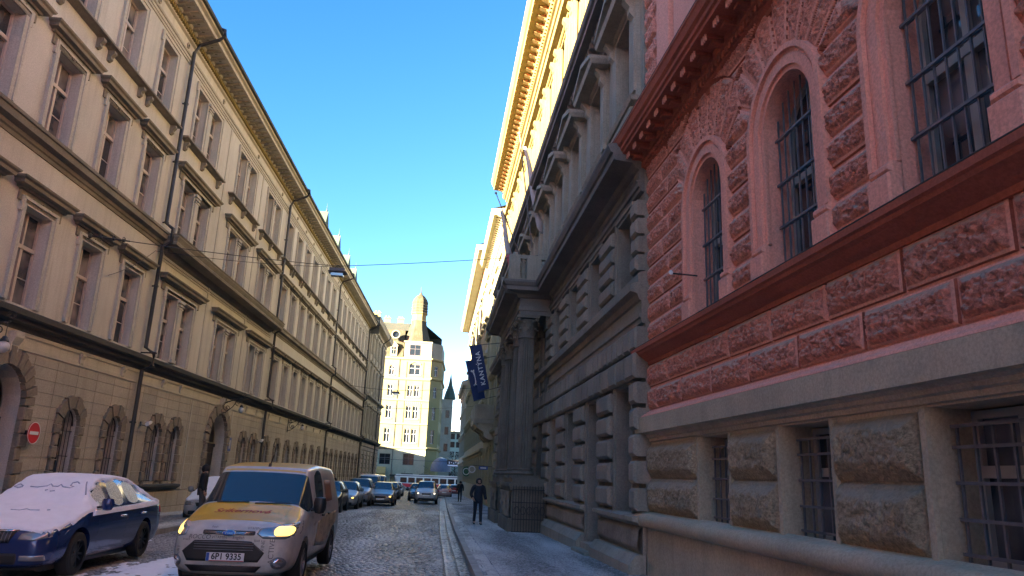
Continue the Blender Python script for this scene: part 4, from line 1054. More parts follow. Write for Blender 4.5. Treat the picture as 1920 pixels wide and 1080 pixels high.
# ------------------------------------------------------------------ right side: further houses
def house(name, label, cat, u0, u1, floors, zc, mats, frame_m='frame', depth=12, x=4.0, w=1.15, pitch=2.9, cornice=1.0, base=-3, brk=True, ledges=(), lower=None, hoodk=1.0):
    """floors: list of (z sill, height, arch)"""
    H = facade_root(name, label, cat, x, 0, 0, 1); n = max(1, int((u1-u0-1)/pitch)); cs = [u0+(u1-u0)*(i+.5)/n for i in range(n)]
    ops = [op(c, w, z, z+h, a) for c in cs for z, h, a in floors]
    mb = MB(); wall(mb, u0, u1, base, zc, ops, .3)
    for u in (u0, u1): mb.quad((u, 0, base), (u, -depth, base), (u, -depth, zc), (u, 0, zc))
    mb.quad((u0, -depth, base), (u1, -depth, base), (u1, -depth, zc), (u0, -depth, zc)); H.put('wall', mb, mats[0])
    for c in cs:
        for fi, (z, h, a) in enumerate(floors):
            window(H, c, z, w, h, .26, a, fm=frame_m, gm='glass_dark', tr=.62, bars=False)
            if a: H.rep(('s', z), 'window_surround', lambda mb, h=h: (mb.ring(0, h-w/2, w/2, w/2+.2, 0, .08, n=12), mb.box(-w/2-.2, -w/2, 0, .08, 0, h-w/2), mb.box(w/2, w/2+.2, 0, .08, 0, h-w/2)), mats[1], c, z)
            else: H.rep(('s', z), 'window_surround', frame_fn(w, h, .2, .06, .06, .1), mats[1], c, z)
            if fi: H.rep(('h', z), 'window_hood', lambda mb, h=h: mb.cornice(-w/2-.3, w/2+.3, scaled(HOOD, hoodk)), mats[1], c, z+h+.3)
    for lz in ledges:
        mb = MB(); mb.cornice(u0, u1, [(0, lz-.3), (.06, lz-.28), (.1, lz-.1), (.28, lz-.05), (.3, lz+.12), (0, lz+.2)], False); H.put('ledge', mb, mats[1])
    mb = MB(); k = cornice
    mb.cornice(u0, u1, [(0, zc-1.1), (.1, zc-1.05), (.14, zc-.75), (.22, zc-.7), (.26*k, zc-.35), (.9*k, zc-.3), (.92*k, zc-.12), (1.0*k, zc-.06), (1.08*k, zc+.12), (0, zc+.25)], False)
    if brk:
        u = u0+.1
        while u < u1-.1: console(mb, u, zc-.3, .3, .2, .6*k); u += .5
    H.put('cornice', mb, mats[1])
    mb = MB(); mb.quad((u0, k, zc+.15), (u1, k, zc+.15), (u1, -depth/2, zc+2.6), (u0, -depth/2, zc+2.6)); mb.quad((u0, -depth/2, zc+2.6), (u1, -depth/2, zc+2.6), (u1, -depth, zc), (u0, -depth, zc)); H.put('roof', mb, 'slate')
    return H, cs
H2, cs2 = house('balcony_house', 'narrow cream house with heavy stone balcony, just beyond the portico palace', 'building', 49.05, 63.0, [(1.0, 2.6, True), (5.6, 2.6, False), (9.9, 2.5, True), (14.2, 2.4, False)], 19.9, ('cream', 'cream'), cornice=1.0, ledges=(4.6, 9.0, 13.3), pitch=2.7)
mb = MB(); z_ = 4.9
mb.box(52.2, 57.2, 0, 1.25, z_+.3, z_+.55); mb.cornice(52.2, 57.2, [(1.2, z_+.0), (1.25, z_+.1), (1.4, z_+.25), (1.42, z_+.55), (1.2, z_+.6)], False)
for u in (52.6, 54.7, 56.8): console(mb, u, z_+.3, 1.1, .5, 1.15)
mb.box(52.2, 57.2, 1.22, 1.36, z_+1.5, z_+1.62)
for u in (52.3, 54.7, 57.1): mb.box(u-.18, u+.18, 1.12, 1.42, z_+.55, z_+1.55)
for i in range(18):
    mb.lathe((52.55+i*.26, 1.29), [(.05, z_+.55), (.09, z_+.8), (.05, z_+1.1), (.06, z_+1.5)], 7)
for sg in (52.25, 57.15): mb.box(sg-.06, sg+.06, 0, 1.3, z_+1.5, z_+1.62); mb.box(sg-.04, sg+.04, 0, 1.3, z_+.6, z_+1.5)
H2.put('balcony', mb, 'palegrey')
for k, c in enumerate(cs2):
    if k % 2 == 0: mb = MB(); mb.box(-.3, .3, 0, .16, 5.2, 17.6); mb.box(-.36, .36, 0, .22, 17.4, 17.9); H2.put('pilaster', mb, 'cream', c-1.4, 0)
H3, cs3 = house('deep_eaved_house', 'pale grey house with the deepest overhanging eaves, third on the right', 'building', 63.05, 103.0, [(.8, 2.4, True), (4.6, 2.3, False), (8.6, 2.3, False), (12.6, 2.2, False), (16.6, 2.2, False)], 21.6, ('palegrey', 'cream'), cornice=1.35, brk=False, ledges=(3.7, 7.8, 11.8), pitch=2.9)
H4, cs4 = house('low_corner_house', 'lower pale stone house at the far right corner by the tram street', 'building', 103.05, 125.0, [(.3, 2.4, False), (4.3, 2.1, False), (8.0, 2.1, False), (11.2, 1.7, False)], 14.2, ('palegrey', 'palegrey'), cornice=.8, brk=True, ledges=(3.2, 7.2), pitch=2.7)
# ------------------------------------------------------------------ end of the street: corner building with turret
er = thing('turret_building', 'pale yellow corner building with copper mansard and tall turret, closing the end of the street', 'building', (0, 160, 0), 0)
E = Facade(er, -1)
EX0, EX1, EB = -34.0, -2.0, -4
def ecols(x): return x
e_ops = []
cols_pair = [(-6.2, -4.75), (-20.5, -19.0)]; cols_s = [-10.4, -13.6, -16.4, -23.8, -27.4, -31]
rows = [(7.8, 2.9), (12.8, 2.7), (17.5, 2.4)]
for a, b in cols_pair:
    for z, h in rows: e_ops += [op(a, 1.15, z, z+h), op(b, 1.15, z, z+h)]
    e_ops += [op((a+b)/2, 2.4, 22.2, 24.5), op((a+b)/2, 2.3, 3.2, 5.5)]
for c in cols_s:
    for z, h in rows: e_ops.append(op(c, 1.2, z, z+h))
    e_ops += [op(c, 1.15, 22.0, 24.1, True), op(c, 2.3, 3.2, 5.4) if c != -16.4 else op(c, 1.2, 3.2, 5.2)]
mb = MB(); wall(mb, EX0, EX1, 6.4, 26.0, [p for p in e_ops if p['z0'] > 6], .25)
mb.quad((EX0, 0, EB), (EX0, -16, EB), (EX0, -16, 26), (EX0, 0, 26)); mb.quad((EX0, -16, EB), (-1, -16, EB), (-1, -16, 26), (EX0, -16, 26))
E.put('wall', mb, 'endwall')
mb = MB(); wall(mb, EX0, EX1, EB, 6.4, [p for p in e_ops if p['z0'] < 6], .25)
z = -1.8
while z < 6.0:
    for a, b in clear_runs(EX0, EX1, z, z+.01, [p for p in e_ops if p['z0'] < 6], .0): mb.box(a, b, 0, .05, z, z+.5)
    z += .56
E.put('base_wall', mb, 'endwall_low')
# chamfered corner facet and the receding side
def facet(name, x0, y0, x1, y1, ops, mats, zb=EB, zt=26.0):
    ln = math.hypot(x1-x0, y1-y0); h = bpy.data.objects.new(name, None); COL.objects.link(h); h.parent = er; h.location = (x0, y0, 0); h.rotation_euler = (0, 0, math.atan2(y1-y0, x1-x0))
    return ln, h
def wallbetween(x0, y0, x1, y1, cols, rws, name='side_wall', wd=1.1, mat='endwall'):
    """a plain wall running between two plan points, windows at fractions cols"""
    ln = math.hypot(x1-x0, y1-y0); ang = math.atan2(y1-y0, x1-x0)
    ops = [op(c*ln, wd, z, z+h) for c in cols for z, h in rws]
    mb = MB(); wall(mb, 0, ln, EB, 26.0, ops, .25)
    for lz in (6.6, 21.4, 25.6): mb.cornice(0, ln, [(0, lz-.2), (.2, lz-.1), (.35, lz+.1), (.35, lz+.3), (0, lz+.4)], False)
    o = mb.obj(name, mat, er, -1, (x0, y0, 0), (0, 0, ang))
    for c in cols:
        for z, h in rws:
            k = ('f', wd, h)
            if k not in E.cache:
                m1 = MB(); win_frame(wd, h, .2, bars=False, th=.09)(m1); m2 = MB(); win_pane(wd, h, .2)(m2); E.cache[k] = (m1.mesh('window', 'frame_grey', -1), m2.mesh('pane', 'glass_far', -1))
            f = link('window', E.cache[k][0], er, (x0+math.cos(ang)*c*ln, y0+math.sin(ang)*c*ln, z), (0, 0, ang)); link('pane', E.cache[k][1], f)
wallbetween(-2.0, 0, .35, 2.4, [.5], rows+[(22.2, 2.2)])
wallbetween(.35, 2.4, 1.0, 16, [.12, .32, .52, .72, .9], rows+[(22.2, 2.2)], wd=1.2)
for p in e_ops:
    w_, h_ = p['u1']-p['u0'], p['z1']-p['z0']
    window(E, p['uc'], p['z0'], round(w_, 2), round(h_, 2), .2, p['arch'], fm='frame_dk' if p['z0'] < 6 else 'frame_grey', gm='glass_far', tr=.62, bars=False, th=.09)
mb = MB()
for p in e_ops:
    if p['z0'] > 6: mb.box(p['u0']-.15, p['u1']+.15, 0, .15, p['z0']-.2, p['z0']); 
    if 22 <= p['z0'] and not p['arch']: mb.ring(p['uc'], p['z1']-.9, 1.35, 1.6, 0, .18, PI*.2, PI*.8, 12)
E.put('window_trim', mb, 'white_trim')
for lz, t in ((6.6, .5), (11.6, .2), (16.6, .2), (21.2, .5), (25.6, .5)):
    mb = MB(); mb.cornice(EX0, EX1, [(0, lz-t*.6), (.1+t*.3, lz-t*.3), (.2+t*.4, lz), (.2+t*.4, lz+.2), (0, lz+.3)], False)
    E.put('cornice', mb, 'white_trim')
mb = MB(); mb.box(-7.3, -7.15, 0, .08, 7, 25); mb.box(-3.7, -3.55, 0, .08, 7, 25); mb.box(-8.9, -8.78, .0, .14, -2, 25.5); E.put('downpipe', mb, 'pipe')
# worn lettering band between the floors is only relief
mb = MB()
for k in range(9): mb.box(-7.0+.42*k, -6.75+.42*k, 0, .06, 16.0, 16.45)
E.put('relief_band', mb, 'white_trim')
# mansard, upper attic, turret
mb = MB(); mb.quad((EX0, .1, 26), (-8.2, .1, 26), (-8.2, -2.6, 32.3), (EX0, -2.6, 32.3)); E.put('mansard_roof', mb, 'copper')
mb = MB(); mb.quad((EX0, -2.6, 32.3), (-7.4, -2.6, 32.3), (-7.4, -4.2, 34.2), (EX0, -4.2, 34.2)); mb.quad((EX0, -4.2, 34.2), (-4, -4.2, 34.2), (0, -15, 33), (EX0, -15, 33)); mb.quad((EX0, -15, 33), (0, -15, 33), (0, -16, 26), (EX0, -16, 26)); mb.quad((EX0, .1, 26), (EX0, -4.2, 34.2), (EX0, -15, 33), (EX0, -16, 26)); E.put('upper_roof', mb, 'copper_dk')
mb = MB(); P8 = [(-8.0, 0), (-2.1, 0), (.2, -2.4), (.8, -14), (-8, -14)]
for (x0, y0), (x1, y1) in zip(P8, P8[1:]+P8[:1]): mb.quad((x0, y0, 26), (x1, y1, 26), (x1, y1, 29.4), (x0, y0, 29.4))
mb.add([(x, y, 29.4) for x, y in P8], [(0, 1, 2, 3, 4)]); mb.box(-8.2, -2.0, -.1, .25, 29.2, 29.55)
E.put('attic_wall', mb, 'white_trim')
window(E, -5.7, 26.4, 2.4, 2.4, -.06, False, fm='frame_dk', gm='glass_far', tr=.6, bars=False, th=.09)
tcx, tco = -5.4, -3.2
def octa(prof, n=8): 
    mb = MB(); mb.lathe((tcx, tco), prof, n, a0=PI/8); return mb
mb = octa([(3.4, 29.3), (2.85, 30.6), (2.3, 32.2), (1.95, 33.6), (1.75, 34.6)]); E.put('turret_skirt', mb, 'copper')
mb = octa([(1.75, 34.5), (1.85, 34.6), (1.65, 34.8), (1.65, 36.1), (1.95, 36.3), (1.95, 36.5)]); E.put('turret_drum', mb, 'yellow')
mb = octa([(1.9, 36.5), (1.85, 37.2), (1.8, 38.6), (1.9, 38.9), (1.6, 39.6), (1.0, 40.4), (.35, 40.9), (.3, 41.2), (.12, 41.3), (.06, 42.6), (.02, 42.8)]); E.put('turret_dome', mb, 'copper')
for k in range(3):
    mb = MB(); mb.lathe((tcx, tco), [(1.86, 37.0+.6*k), (1.95, 37.05+.6*k), (1.86, 37.1+.6*k)], 8, a0=PI/8); E.put('turret_band', mb, 'white_trim')
mb = MB(); mb.lathe((0, 0), [(.9, 0), (.95, .0), (.95, .1), (.75, .1)], 16); oc = link('round_dormer', mb.mesh('round_dormer', 'white_trim', -1), er, (-10.1, .55, 30.8), (PI/2, 0, 0)); oc.scale = (1, 1, 10)
mb = MB(); mb.lathe((0, 0), [(.01, .05), (.75, .05)], 16); o2 = link('pane', mb.mesh('pane', 'glass_far', -1), oc)
for u in (-10.3, -16.4, -23.8):
    mb = MB(); mb.box(u-.75, u+.75, -2.2, .2, 26.1, 28.3); mb.prism([(u-.95, 28.3), (u+.95, 28.3), (u, 29.3)], -2.4, .35); d = E.put('dormer', mb, 'white_trim')
    g_ = MB(); g_.box(u-.45, u+.45, .2, .23, 26.5, 28.1); g_.cur = 1; g_.box(u-.04, u+.04, .23, .26, 26.5, 28.1); g_.box(u-.45, u+.45, .23, .26, 27.4, 27.5); E.put('window', g_, ['glass_far', 'white_trim'], parent=d)
for u, hh in ((-12.6, 1.6), (-9.6, 1.6), (-15.5, 2.6), (-14.9, 3.2)):
    mb = MB(); mb.box(u-.7, u+.7, -6, -5, 33, 34.2+hh*.7); mb.box(u-.8, u+.8, -6.1, -4.9, 34.2+hh*.7, 34.35+hh*.7)
    for k in range(2): mb.lathe((u-.35+.7*k, -5.5), [(.2, 34.3+hh*.7), (.2, 34.8+hh*.7)], 8)
    E.put('chimney', mb, 'endwall')
# awnings at street level (things of their own on the building front)
aw = MB(); aw.lathe((0, 0), [(2.1*math.cos(t*PI/16), 2.4*math.sin(t*PI/16)) for t in range(9)], 14); aw.lathe((0, 0), [(2.12, -.5), (2.12, 0)], 14)
tag(aw.obj('dome_awning', simple('dusty_blue_awning', (.06, .09, .13), .7, var=.2), None, 1, (1.4, 157.8, 2.6), smooth=True), 'dusty blue domed awning over the entrance at the foot of the turret building', 'awning')
aw = MB(); aw.box(-1.6, 1.6, 0, .9, 0, .1); aw.quad((-1.6, .9, .1), (1.6, .9, .1), (1.6, 0, 1.5), (-1.6, 0, 1.5)); aw.box(-1.6, 1.6, .85, .9, -.35, .1); aw.box(-1.2, -.2, .9, .93, -.25, -.05)
tag(aw.obj('shop_awning', simple('ochre_awning', (.42, .27, .08), .7, var=.15), None, -1, (-11.6, 159.9, 1.2)), 'ochre shop awning under the arched window left of the turret building', 'awning')
cb = MB(); cb.box(-9, -.5, 0, 1.8, .95, 1.15); cb.box(-9, -.5, 1.7, 1.85, .8, 1.2)
for u in (-8.6, -6, -3.4, -.9): cb.tube([(u, 1.6, 1.0), (u, .05, 2.0)], .03, 5)
tag(cb.obj('canopy', 'copper_dk', None, -1, (0, 160, 0)), 'thin dark flat canopy along the ground floor of the turret building', 'canopy')

# low house on the far side of the left palace block, added out of sight to shade the foot of the turret building
o = thing('added_shade_house', 'unseen low house behind the left row, added to shade the turret building', 'building', (-45, 106, 0))
mb = MB(); mb.box(-16, 15, -42, 0, -4, 11.2); mb.obj('wall', 'palegrey', o, -1); mb = MB(); mb.box(-16.4, 15.4, -42.4, .4, 11.2, 11.5); mb.quad((-16.4, .4, 11.5), (15.4, .4, 11.5), (15.4, -21, 14), (-16.4, -21, 14)); mb.quad((-16.4, -21, 14), (15.4, -21, 14), (15.4, -42.4, 11.5), (-16.4, -42.4, 11.5)); mb.obj('roof', 'slate', o, -1)

# ------------------------------------------------------------------ beyond the crossing
o = thing('office_block', 'distant green glass office block with pale floor bands, seen down the gap on the right', 'building', (4.5, 205, 0))
mb = MB(); mb.box(-8, 30, -14, 0, -4, 12.6); mb.obj('wall', simple('pale_green_cladding', (.42, .50, .42), .6, var=.1), o, -1)
for z in (1, 3.6, 6.2, 8.8, 11.0):
    mb = MB()
    for k in range(13): mb.box(-7.6+2.9*k, -5.1+2.9*k, 0, .06, z, z+1.5)
    mb.obj('window_band', 'glass_far', o, -1)
mb = MB(); mb.box(-8.2, 30.2, -14.2, .25, 12.6, 13.1); mb.obj('roof_edge', 'white_trim', o, -1)
o = thing('gothic_church', 'far dark gothic church with two thin needle spires on the skyline', 'church', (3.6, 330, 0))
mb = MB(); mb.box(-4, 8, -20, 0, -4, 15); mb.prism([(-4.3, 15), (8.3, 15), (2, 22)], -20, 0); mb.obj('nave', 'soot2', o, -1)
for u, h, r_ in ((.6, 33.5, 1.6), (4.2, 24.5, .8)):
    mb = MB(); mb.box(u-r_, u+r_, -2*r_, 0, -4, h*.62); mb.lathe((u, -r_), [(r_*1.1, h*.62), (r_*.5, h*.8), (.02, h)], 8)
    for sx in (-1, 1):
        for so in (-2*r_, 0): mb.lathe((u+sx*r_, so), [(.3, h*.6), (.22, h*.68), (.01, h*.76)], 6)
    mb.obj('spire', simple('weathered_gothic_stone%d' % int(u), (.17, .13, .11), .9, var=.3), o, -1)
o = thing('gap_house', 'tall grey side house with small green spire just behind the turret building', 'building', (2.6, 182, 0))
mb = MB(); mb.box(-7, 1.0, -30, 0, -4, 19.5); mb.obj('wall', 'palegrey', o, -1); mb = MB(); mb.lathe((.2, -1), [(1.3, 19.5), (1.5, 19.7), (1.2, 21), (.5, 23), (.02, 26)], 8); mb.obj('spire', 'green_cu', o, -1)
for z in (3, 7, 11, 15): mb = MB(); mb.box(-.6, .3, 0, .06, z, z+1.8); mb.obj('window', 'glass_far', o, -1)
# frosted trees at the crossing: many small twig and leaf faces in clumps
frost = simple('frosted_twigs', (.30, .33, .28), .8, var=.35, vscale=1.5); bark = simple('bark', (.06, .05, .045), .9, var=.3)
def frosty_tree(name, label, x, y, h, r_, seed):
    rn = random.Random(seed); root = thing(name, label, 'tree', (x, y, gz(y)), 0, 'frosted trees beyond the tram stop')
    mb = MB(); mb.tube([(0, 0, 0), (.1, .05, h*.25), (0, .1, h*.5), (.1, 0, h*.8)], [.22, .17, .12, .04], 7); tips = []
    for i in range(16):
        a = rn.uniform(0, 2*PI); z0 = h*rn.uniform(.25, .75); l = r_*rn.uniform(.6, 1.0); p1 = Vector((math.cos(a)*l*.5, math.sin(a)*l*.5, z0+l*.45)); p2 = Vector((math.cos(a)*l, math.sin(a)*l, z0+l*rn.uniform(.5, .9)))
        mb.tube([(0, 0, z0), p1, p2], [.07, .045, .015], 5); tips += [p1, p2, (p1+p2)/2]
    mb.obj('trunk', bark, root); cr = MB()
    for i in range(1500):
        t = rn.choice(tips); p = t+Vector((rn.gauss(0, .45), rn.gauss(0, .45), rn.gauss(0, .4)))*(r_/2.4)
        s_ = rn.uniform(.06, .17); d1 = Vector((rn.uniform(-1, 1), rn.uniform(-1, 1), rn.uniform(-1, 1))).normalized()*s_; d2 = Vector((rn.uniform(-1, 1), rn.uniform(-1, 1), rn.uniform(-1, 1))).normalized()*s_
        cr.quad(p-d1, p-d2, p+d1, p+d2)
    cr.obj('crown', frost, root)
frosty_tree('frosted_tree', 'nearest frosted bare tree in the gap beside the blue domed awning', 4.6, 172, 10, 3.0, 4)
frosty_tree('frosted_tree', 'smaller frosted tree farther down the gap, right of the first', 7.2, 190, 8.5, 2.6, 9)

# ------------------------------------------------------------------ tram
simple('tram_red', (.70, .03, .045), .35, coat=.3, var=.08); simple('tram_cream', (.78, .75, .66), .4, coat=.2, var=.06); simple('tram_grey', (.12, .125, .13), .6); simple('tram_skirt', (.30, .27, .25), .6, var=.2)
TRY = 146.3
def tram(x0, label, nosel):
    t = thing('tram_car', label, 'tram', (x0, TRY, gz(TRY)), 0, 'coupled red and cream tram cars crossing the end of the street'); L_ = 14.0; W_ = 1.25
    def sec(z0, z1, inset, b0=0, b1=0):
        mb = MB(); pts = []
        for k, (xx, yy) in enumerate(((0+.9+inset, -W_+inset), (L_-.9-inset, -W_+inset), (L_-.25-inset, -W_*.6), (L_-inset, 0), (L_-.25-inset, W_*.6), (L_-.9-inset, W_-inset), (.9+inset, W_-inset), (.25+inset, W_*.6), (inset, 0), (.25+inset, -W_*.6))): pts.append((xx, yy))
        n = len(pts); mb.add([(x, y, z0) for x, y in pts]+[(x, y, z1) for x, y in pts], [(i, (i+1) % n, n+(i+1) % n, n+i) for i in range(n)]+[tuple(range(n))[::-1], tuple(range(n, 2*n))]); return mb
    sec(.35, .62, .03).obj('skirt', MATS['tram_skirt'], t); sec(.62, 1.32, 0).obj('lower_body', MATS['tram_red'], t)
    b = sec(1.32, 2.62, .0).obj('upper_body', MATS['tram_cream'], t); sec(2.62, 2.78, .05).obj('roof_edge', MATS['tram_grey'], t); sec(2.78, 2.95, .22).obj('roof', MATS['tram_cream'], t)
    mb = MB(); mb.box(1, 13, -W_-.015, -W_+.02, 1.30, 1.36); mb.box(1, 13, -W_-.012, -W_, .60, .64); mb.obj('trim_strip', 'white', t)
    for k in range(8):
        x = 1.15+1.5*k; mb = MB(); mb.box(x, x+1.22, -W_-.012, -W_+.02, 1.45, 2.38); f = mb.obj('window', 'black', t); mb = MB(); mb.box(x+.05, x+1.17, -W_-.018, -W_-.013, 1.50, 2.33); mb.obj('pane', 'glass_far', f)
        mb = MB(); mb.box(x, x+1.22, W_-.02, W_+.012, 1.62, 2.42); f = mb.obj('window', 'black', t)
    mb = MB(); mb.quad((.13, -W_*.8, 1.6), (.02, 0, 1.6), (.02, 0, 2.45), (.13, -W_*.8, 2.45)); mb.quad((.02, 0, 1.6), (.13, W_*.8, 1.6), (.13, W_*.8, 2.45), (.02, 0, 2.45)); o_ = mb.obj('windscreen', 'glass_dark', t); o_.location.x = -.06
    for x in (2.6, 4.4, 9.6, 11.4):
        w_ = MB(); w_.lathe((0, 0), [(.01, -1.1), (.34, -1.1), (.34, 1.1), (.01, 1.1)], 16); link('wheelset', w_.mesh('wheelset', 'rubber'), t, (x, 0, .36), (PI/2, 0, 0))
    mb = MB(); mb.box(4.6, 6.4, -.6, .6, 2.95, 3.1); mb.tube([(5, 0, 3.1), (6.8, 0, 3.9), (5.4, 0, 4.6)], .04, 6); mb.box(5.3, 5.5, -.8, .8, 4.58, 4.66); mb.obj('pantograph', 'iron', t); mb = MB(); mb.box(1.2, 3.4, -.5, .5, 2.95, 3.15); mb.obj('roof_box', 'iron', t)
    # heraldic patch on the flank
    mb = MB(); mb.box(3.05, 3.3, -W_-.012, -W_, 1.0, 1.3); mb.obj('emblem', 'white_trim', t)
    return t
tram(-7.35, 'left tram car in red and cream, rounded nose showing behind the parked cars', True)
tram(7.2, 'right tram car in red and cream, mostly hidden by the low corner house', False)
# ------------------------------------------------------------------ vehicles
def carpaint(name, col, rough=.28, metal=.3, var=0, grime=.6):
    m = simple(name, col, rough, metal, coat=.6, var=var, vscale=6); nt = m.node_tree; b = nt.nodes['Principled BSDF']; L = nt.links.new
    tc = nt.nodes.new('ShaderNodeTexCoord'); sp = nt.nodes.new('ShaderNodeSeparateXYZ'); L(tc.outputs['Object'], sp.inputs[0])
    n = _n(nt, 'ShaderNodeTexNoise', Scale=4.0, Detail=7, Roughness=.7); L(tc.outputs['Object'], n.inputs['Vector'])
    f = math_n(nt, 'ADD', math_n(nt, 'MULTIPLY', sp.outputs[2], -1.6), math_n(nt, 'ADD', n.outputs['Fac'], .62), True)
    f = math_n(nt, 'MULTIPLY', ramp(nt, f, [(.05, (0, 0, 0)), (.75, (1, 1, 1))]).outputs[0], grime)
    src = b.inputs['Base Color'].links[0].from_socket if b.inputs['Base Color'].links else tuple(col)
    L(mixc(nt, f, src, (.16, .145, .125)), b.inputs['Base Color'])
    L(math_n(nt, 'ADD', math_n(nt, 'MULTIPLY', f, .5), rough), b.inputs['Roughness']); L(math_n(nt, 'SUBTRACT', .6, math_n(nt, 'MULTIPLY', f, .6)), b.inputs['Coat Weight'])
    return m
carglass = glassmat('car_glass', tint=(.02, .035, .045), rough=.04, wob=.0004, spec=.9)
simple('headlamp_glass', (.35, .36, .37), .12, metal=.6); simple('lit_lamp', (.9, .6, .2), .3, emit=(1.0, .60, .13), estr=.09)
simple('lit_white_lamp', (.9, .9, .8), .3, emit=(1.0, .85, .6), estr=.10); simple('print_grey', (.10, .10, .11), .5); simple('chrome', (.6, .6, .62), .18, metal=1); simple('tail_lamp', (.35, .01, .01), .25)
simple('plate_white', (.70, .70, .70), .4); simple('plate_blue', (.02, .08, .35), .4); simple('alloy', (.28, .28, .30), .35, metal=.8); simple('dark_alloy', (.02, .02, .022), .35, metal=.6)
def apply_mods(o):
    dg = bpy.context.evaluated_depsgraph_get(); dg.update(); me = bpy.data.meshes.new_from_object(o.evaluated_get(dg)); old = o.data; o.modifiers.clear(); o.data = me; return o
def car_shell(S):
    """S: dict of proportions. Returns evaluated body mesh (front at y=0, driving towards -y), split later by material"""
    W = S['W']/2; H = S['H']; L = S['L']; gc = S['gc']; hb = S['belt']; hn = S['nose']; hc = S['cowl']; rw = S['roofw']/2
    st = []   # y, zb, w, zbelt, wbelt, ztop, wtop, crown
    st.append((.00, gc+.06, W*.70, hn-.16, W*.66, hn-.13, W*.55, .01))
    st.append((.05, gc+.02, W*.86, hn-.05, W*.80, hn-.02, W*.66, .02))
    st.append((.22, gc, W*.96, hn+.01, W*.88, hn+.05, W*.72, .03))
    st.append((.60, gc, W, hn+.06, W*.93, hn+.10, W*.74, .03))
    yc = S['yc']; yh = S['yh']; yr = S['yr']; yb = S['yb']
    st.append(((.6+yc)/2, gc, W, (hn+.06+hb)/2-.0, W*.95, (hn+.10+hc)/2+.02, W*.76, .035))
    st.append((yc, gc, W, hb, W*.96, hc, W*.80, .03))
    st.append((yc+.03, gc, W, hb, W*.96, hc+.02, W*.80, .03))
    hd = S.get('hd', .0)
    zr = lambda y: H-hd*max(0, 1-max(0, y-yh)/.40)**1.6
    st.append((yh-.03, gc, W, hb+.02, W*.97, H-.04-hd, rw*.97, .02))
    st.append((yh+.05, gc, W, hb+.02, W*.97, zr(yh+.05)-.015, rw, .015))
    for t in S['pill']: 
        st.append((t-.03, gc, W, hb+.02+.02*(t-yh), W*.97, zr(t-.03), rw, .02)); st.append((t+.03, gc, W, hb+.02+.02*(t-yh), W*.97, zr(t+.03), rw, .02))
    st.append((yr-.05, gc, W, S['rbelt'], W*.96, H-S['rdrop'], rw*.97, .015))
    st.append((yr+.03, gc, W, S['rbelt'], W*.96, H-S['rdrop']-.03, rw*.96, .01))
    st.append((yb-.03, gc, W*.98, S['rbelt'], W*.92, S['deck']+.03, W*.80, .02))
    st.append((yb+.04, gc, W*.98, S['rbelt']-.02, W*.91, S['deck'], W*.80, .02))
    if L-yb > .35: st.append((L-.18, gc+.02, W*.95, S['deck']-.04, W*.86, S['deck']-.01, W*.74, .02))
    st.append((L-.05, gc+.06, W*.88, S['deck']-.10, W*.80, S['deck']-.07, W*.70, .01))
    st.append((L, gc+.12, W*.76, S['deck']-.2, W*.70, S['deck']-.17, W*.6, .01))
    bm = bmesh.new(); rings = []; npt = 9
    for (y, zb, w, zbe, wbe, zt, wt, cr) in st:
        half = [(0, zb), (w*.80, zb), (w*.95, zb+.10), (w, zb+(zbe-zb)*.5), ((w+wbe)/2+.0, zb+(zbe-zb)*.86), (wbe, zbe), (wt+.0, zt-.02), (wt*.90, zt+.005), (wt*.5, zt+cr*.8), (0, zt+cr)]
        full = half+[(-x, z) for x, z in half[-2:0:-1]]
        rings.append([bm.verts.new((x, y, z)) for x, z in full])
    n = len(rings[0]); cl = bm.edges.layers.float.new('crease_edge'); nh = 9
    for i in range(len(rings)-1):
        y0, y1 = st[i][0], st[i+1][0]
        for j in range(n):
            f = bm.faces.new((rings[i][j], rings[i+1][j], rings[i+1][(j+1) % n], rings[i][(j+1) % n])); f.smooth = True
            jj = j if j < nh else n-1-j       # mirrored band index: 5 = side glass, 6.. top
            mi = 0
            if y0 >= yc+.02 and y1 <= yh-.02+.001 and jj in (6, 7, 8): mi = 1
            if y0 >= yr+.02 and y1 <= yb-.02+.001 and jj in (6, 7, 8): mi = 3
            if jj == 5 and y0 >= yc+.02 and y1 <= yr+.001:
                pil = any(abs((y0+y1)/2-t) < .04 for t in S['pill'])
                mi = 2
                if pil or (y0 >= yh-.05 and y1 <= yh+.06): mi = 0
                if S.get('panel_after') and y0 >= S['panel_after']: mi = 0
            f.material_index = mi
    for rg, flip in ((rings[0], 1), (rings[-1], 0)):
        m_ = len(rg)
        for j in range(1, nh):
            a, b, c, d = rg[j], rg[j+1], rg[m_-j-1] if j+1 < m_-j-1 else rg[(m_-j-1)], rg[m_-j]
            vs = [a, b, c, d]; vs = [v for k, v in enumerate(vs) if v not in vs[:k]]
            if len(vs) >= 3:
                try: bm.faces.new(vs if flip else vs[::-1]).smooth = True
                except ValueError: pass
        vs = [rg[0], rg[1], rg[m_-1]]; 
        try: bm.faces.new(vs if flip else vs[::-1]).smooth = True
        except ValueError: pass
    for e in bm.edges:
        ms = {f.material_index for f in e.link_faces}
        if len(ms) > 1: e[cl] = .75
    for i in (0, len(rings)-1):
        for j in range(n):
            e = bm.edges.get((rings[i][j], rings[i][(j+1) % n]))
            if e: e[cl] = .35
    bmesh.ops.recalc_face_normals(bm, faces=bm.faces)
    me = bpy.data.meshes.new('shell'); bm.to_mesh(me); bm.free()
    return me
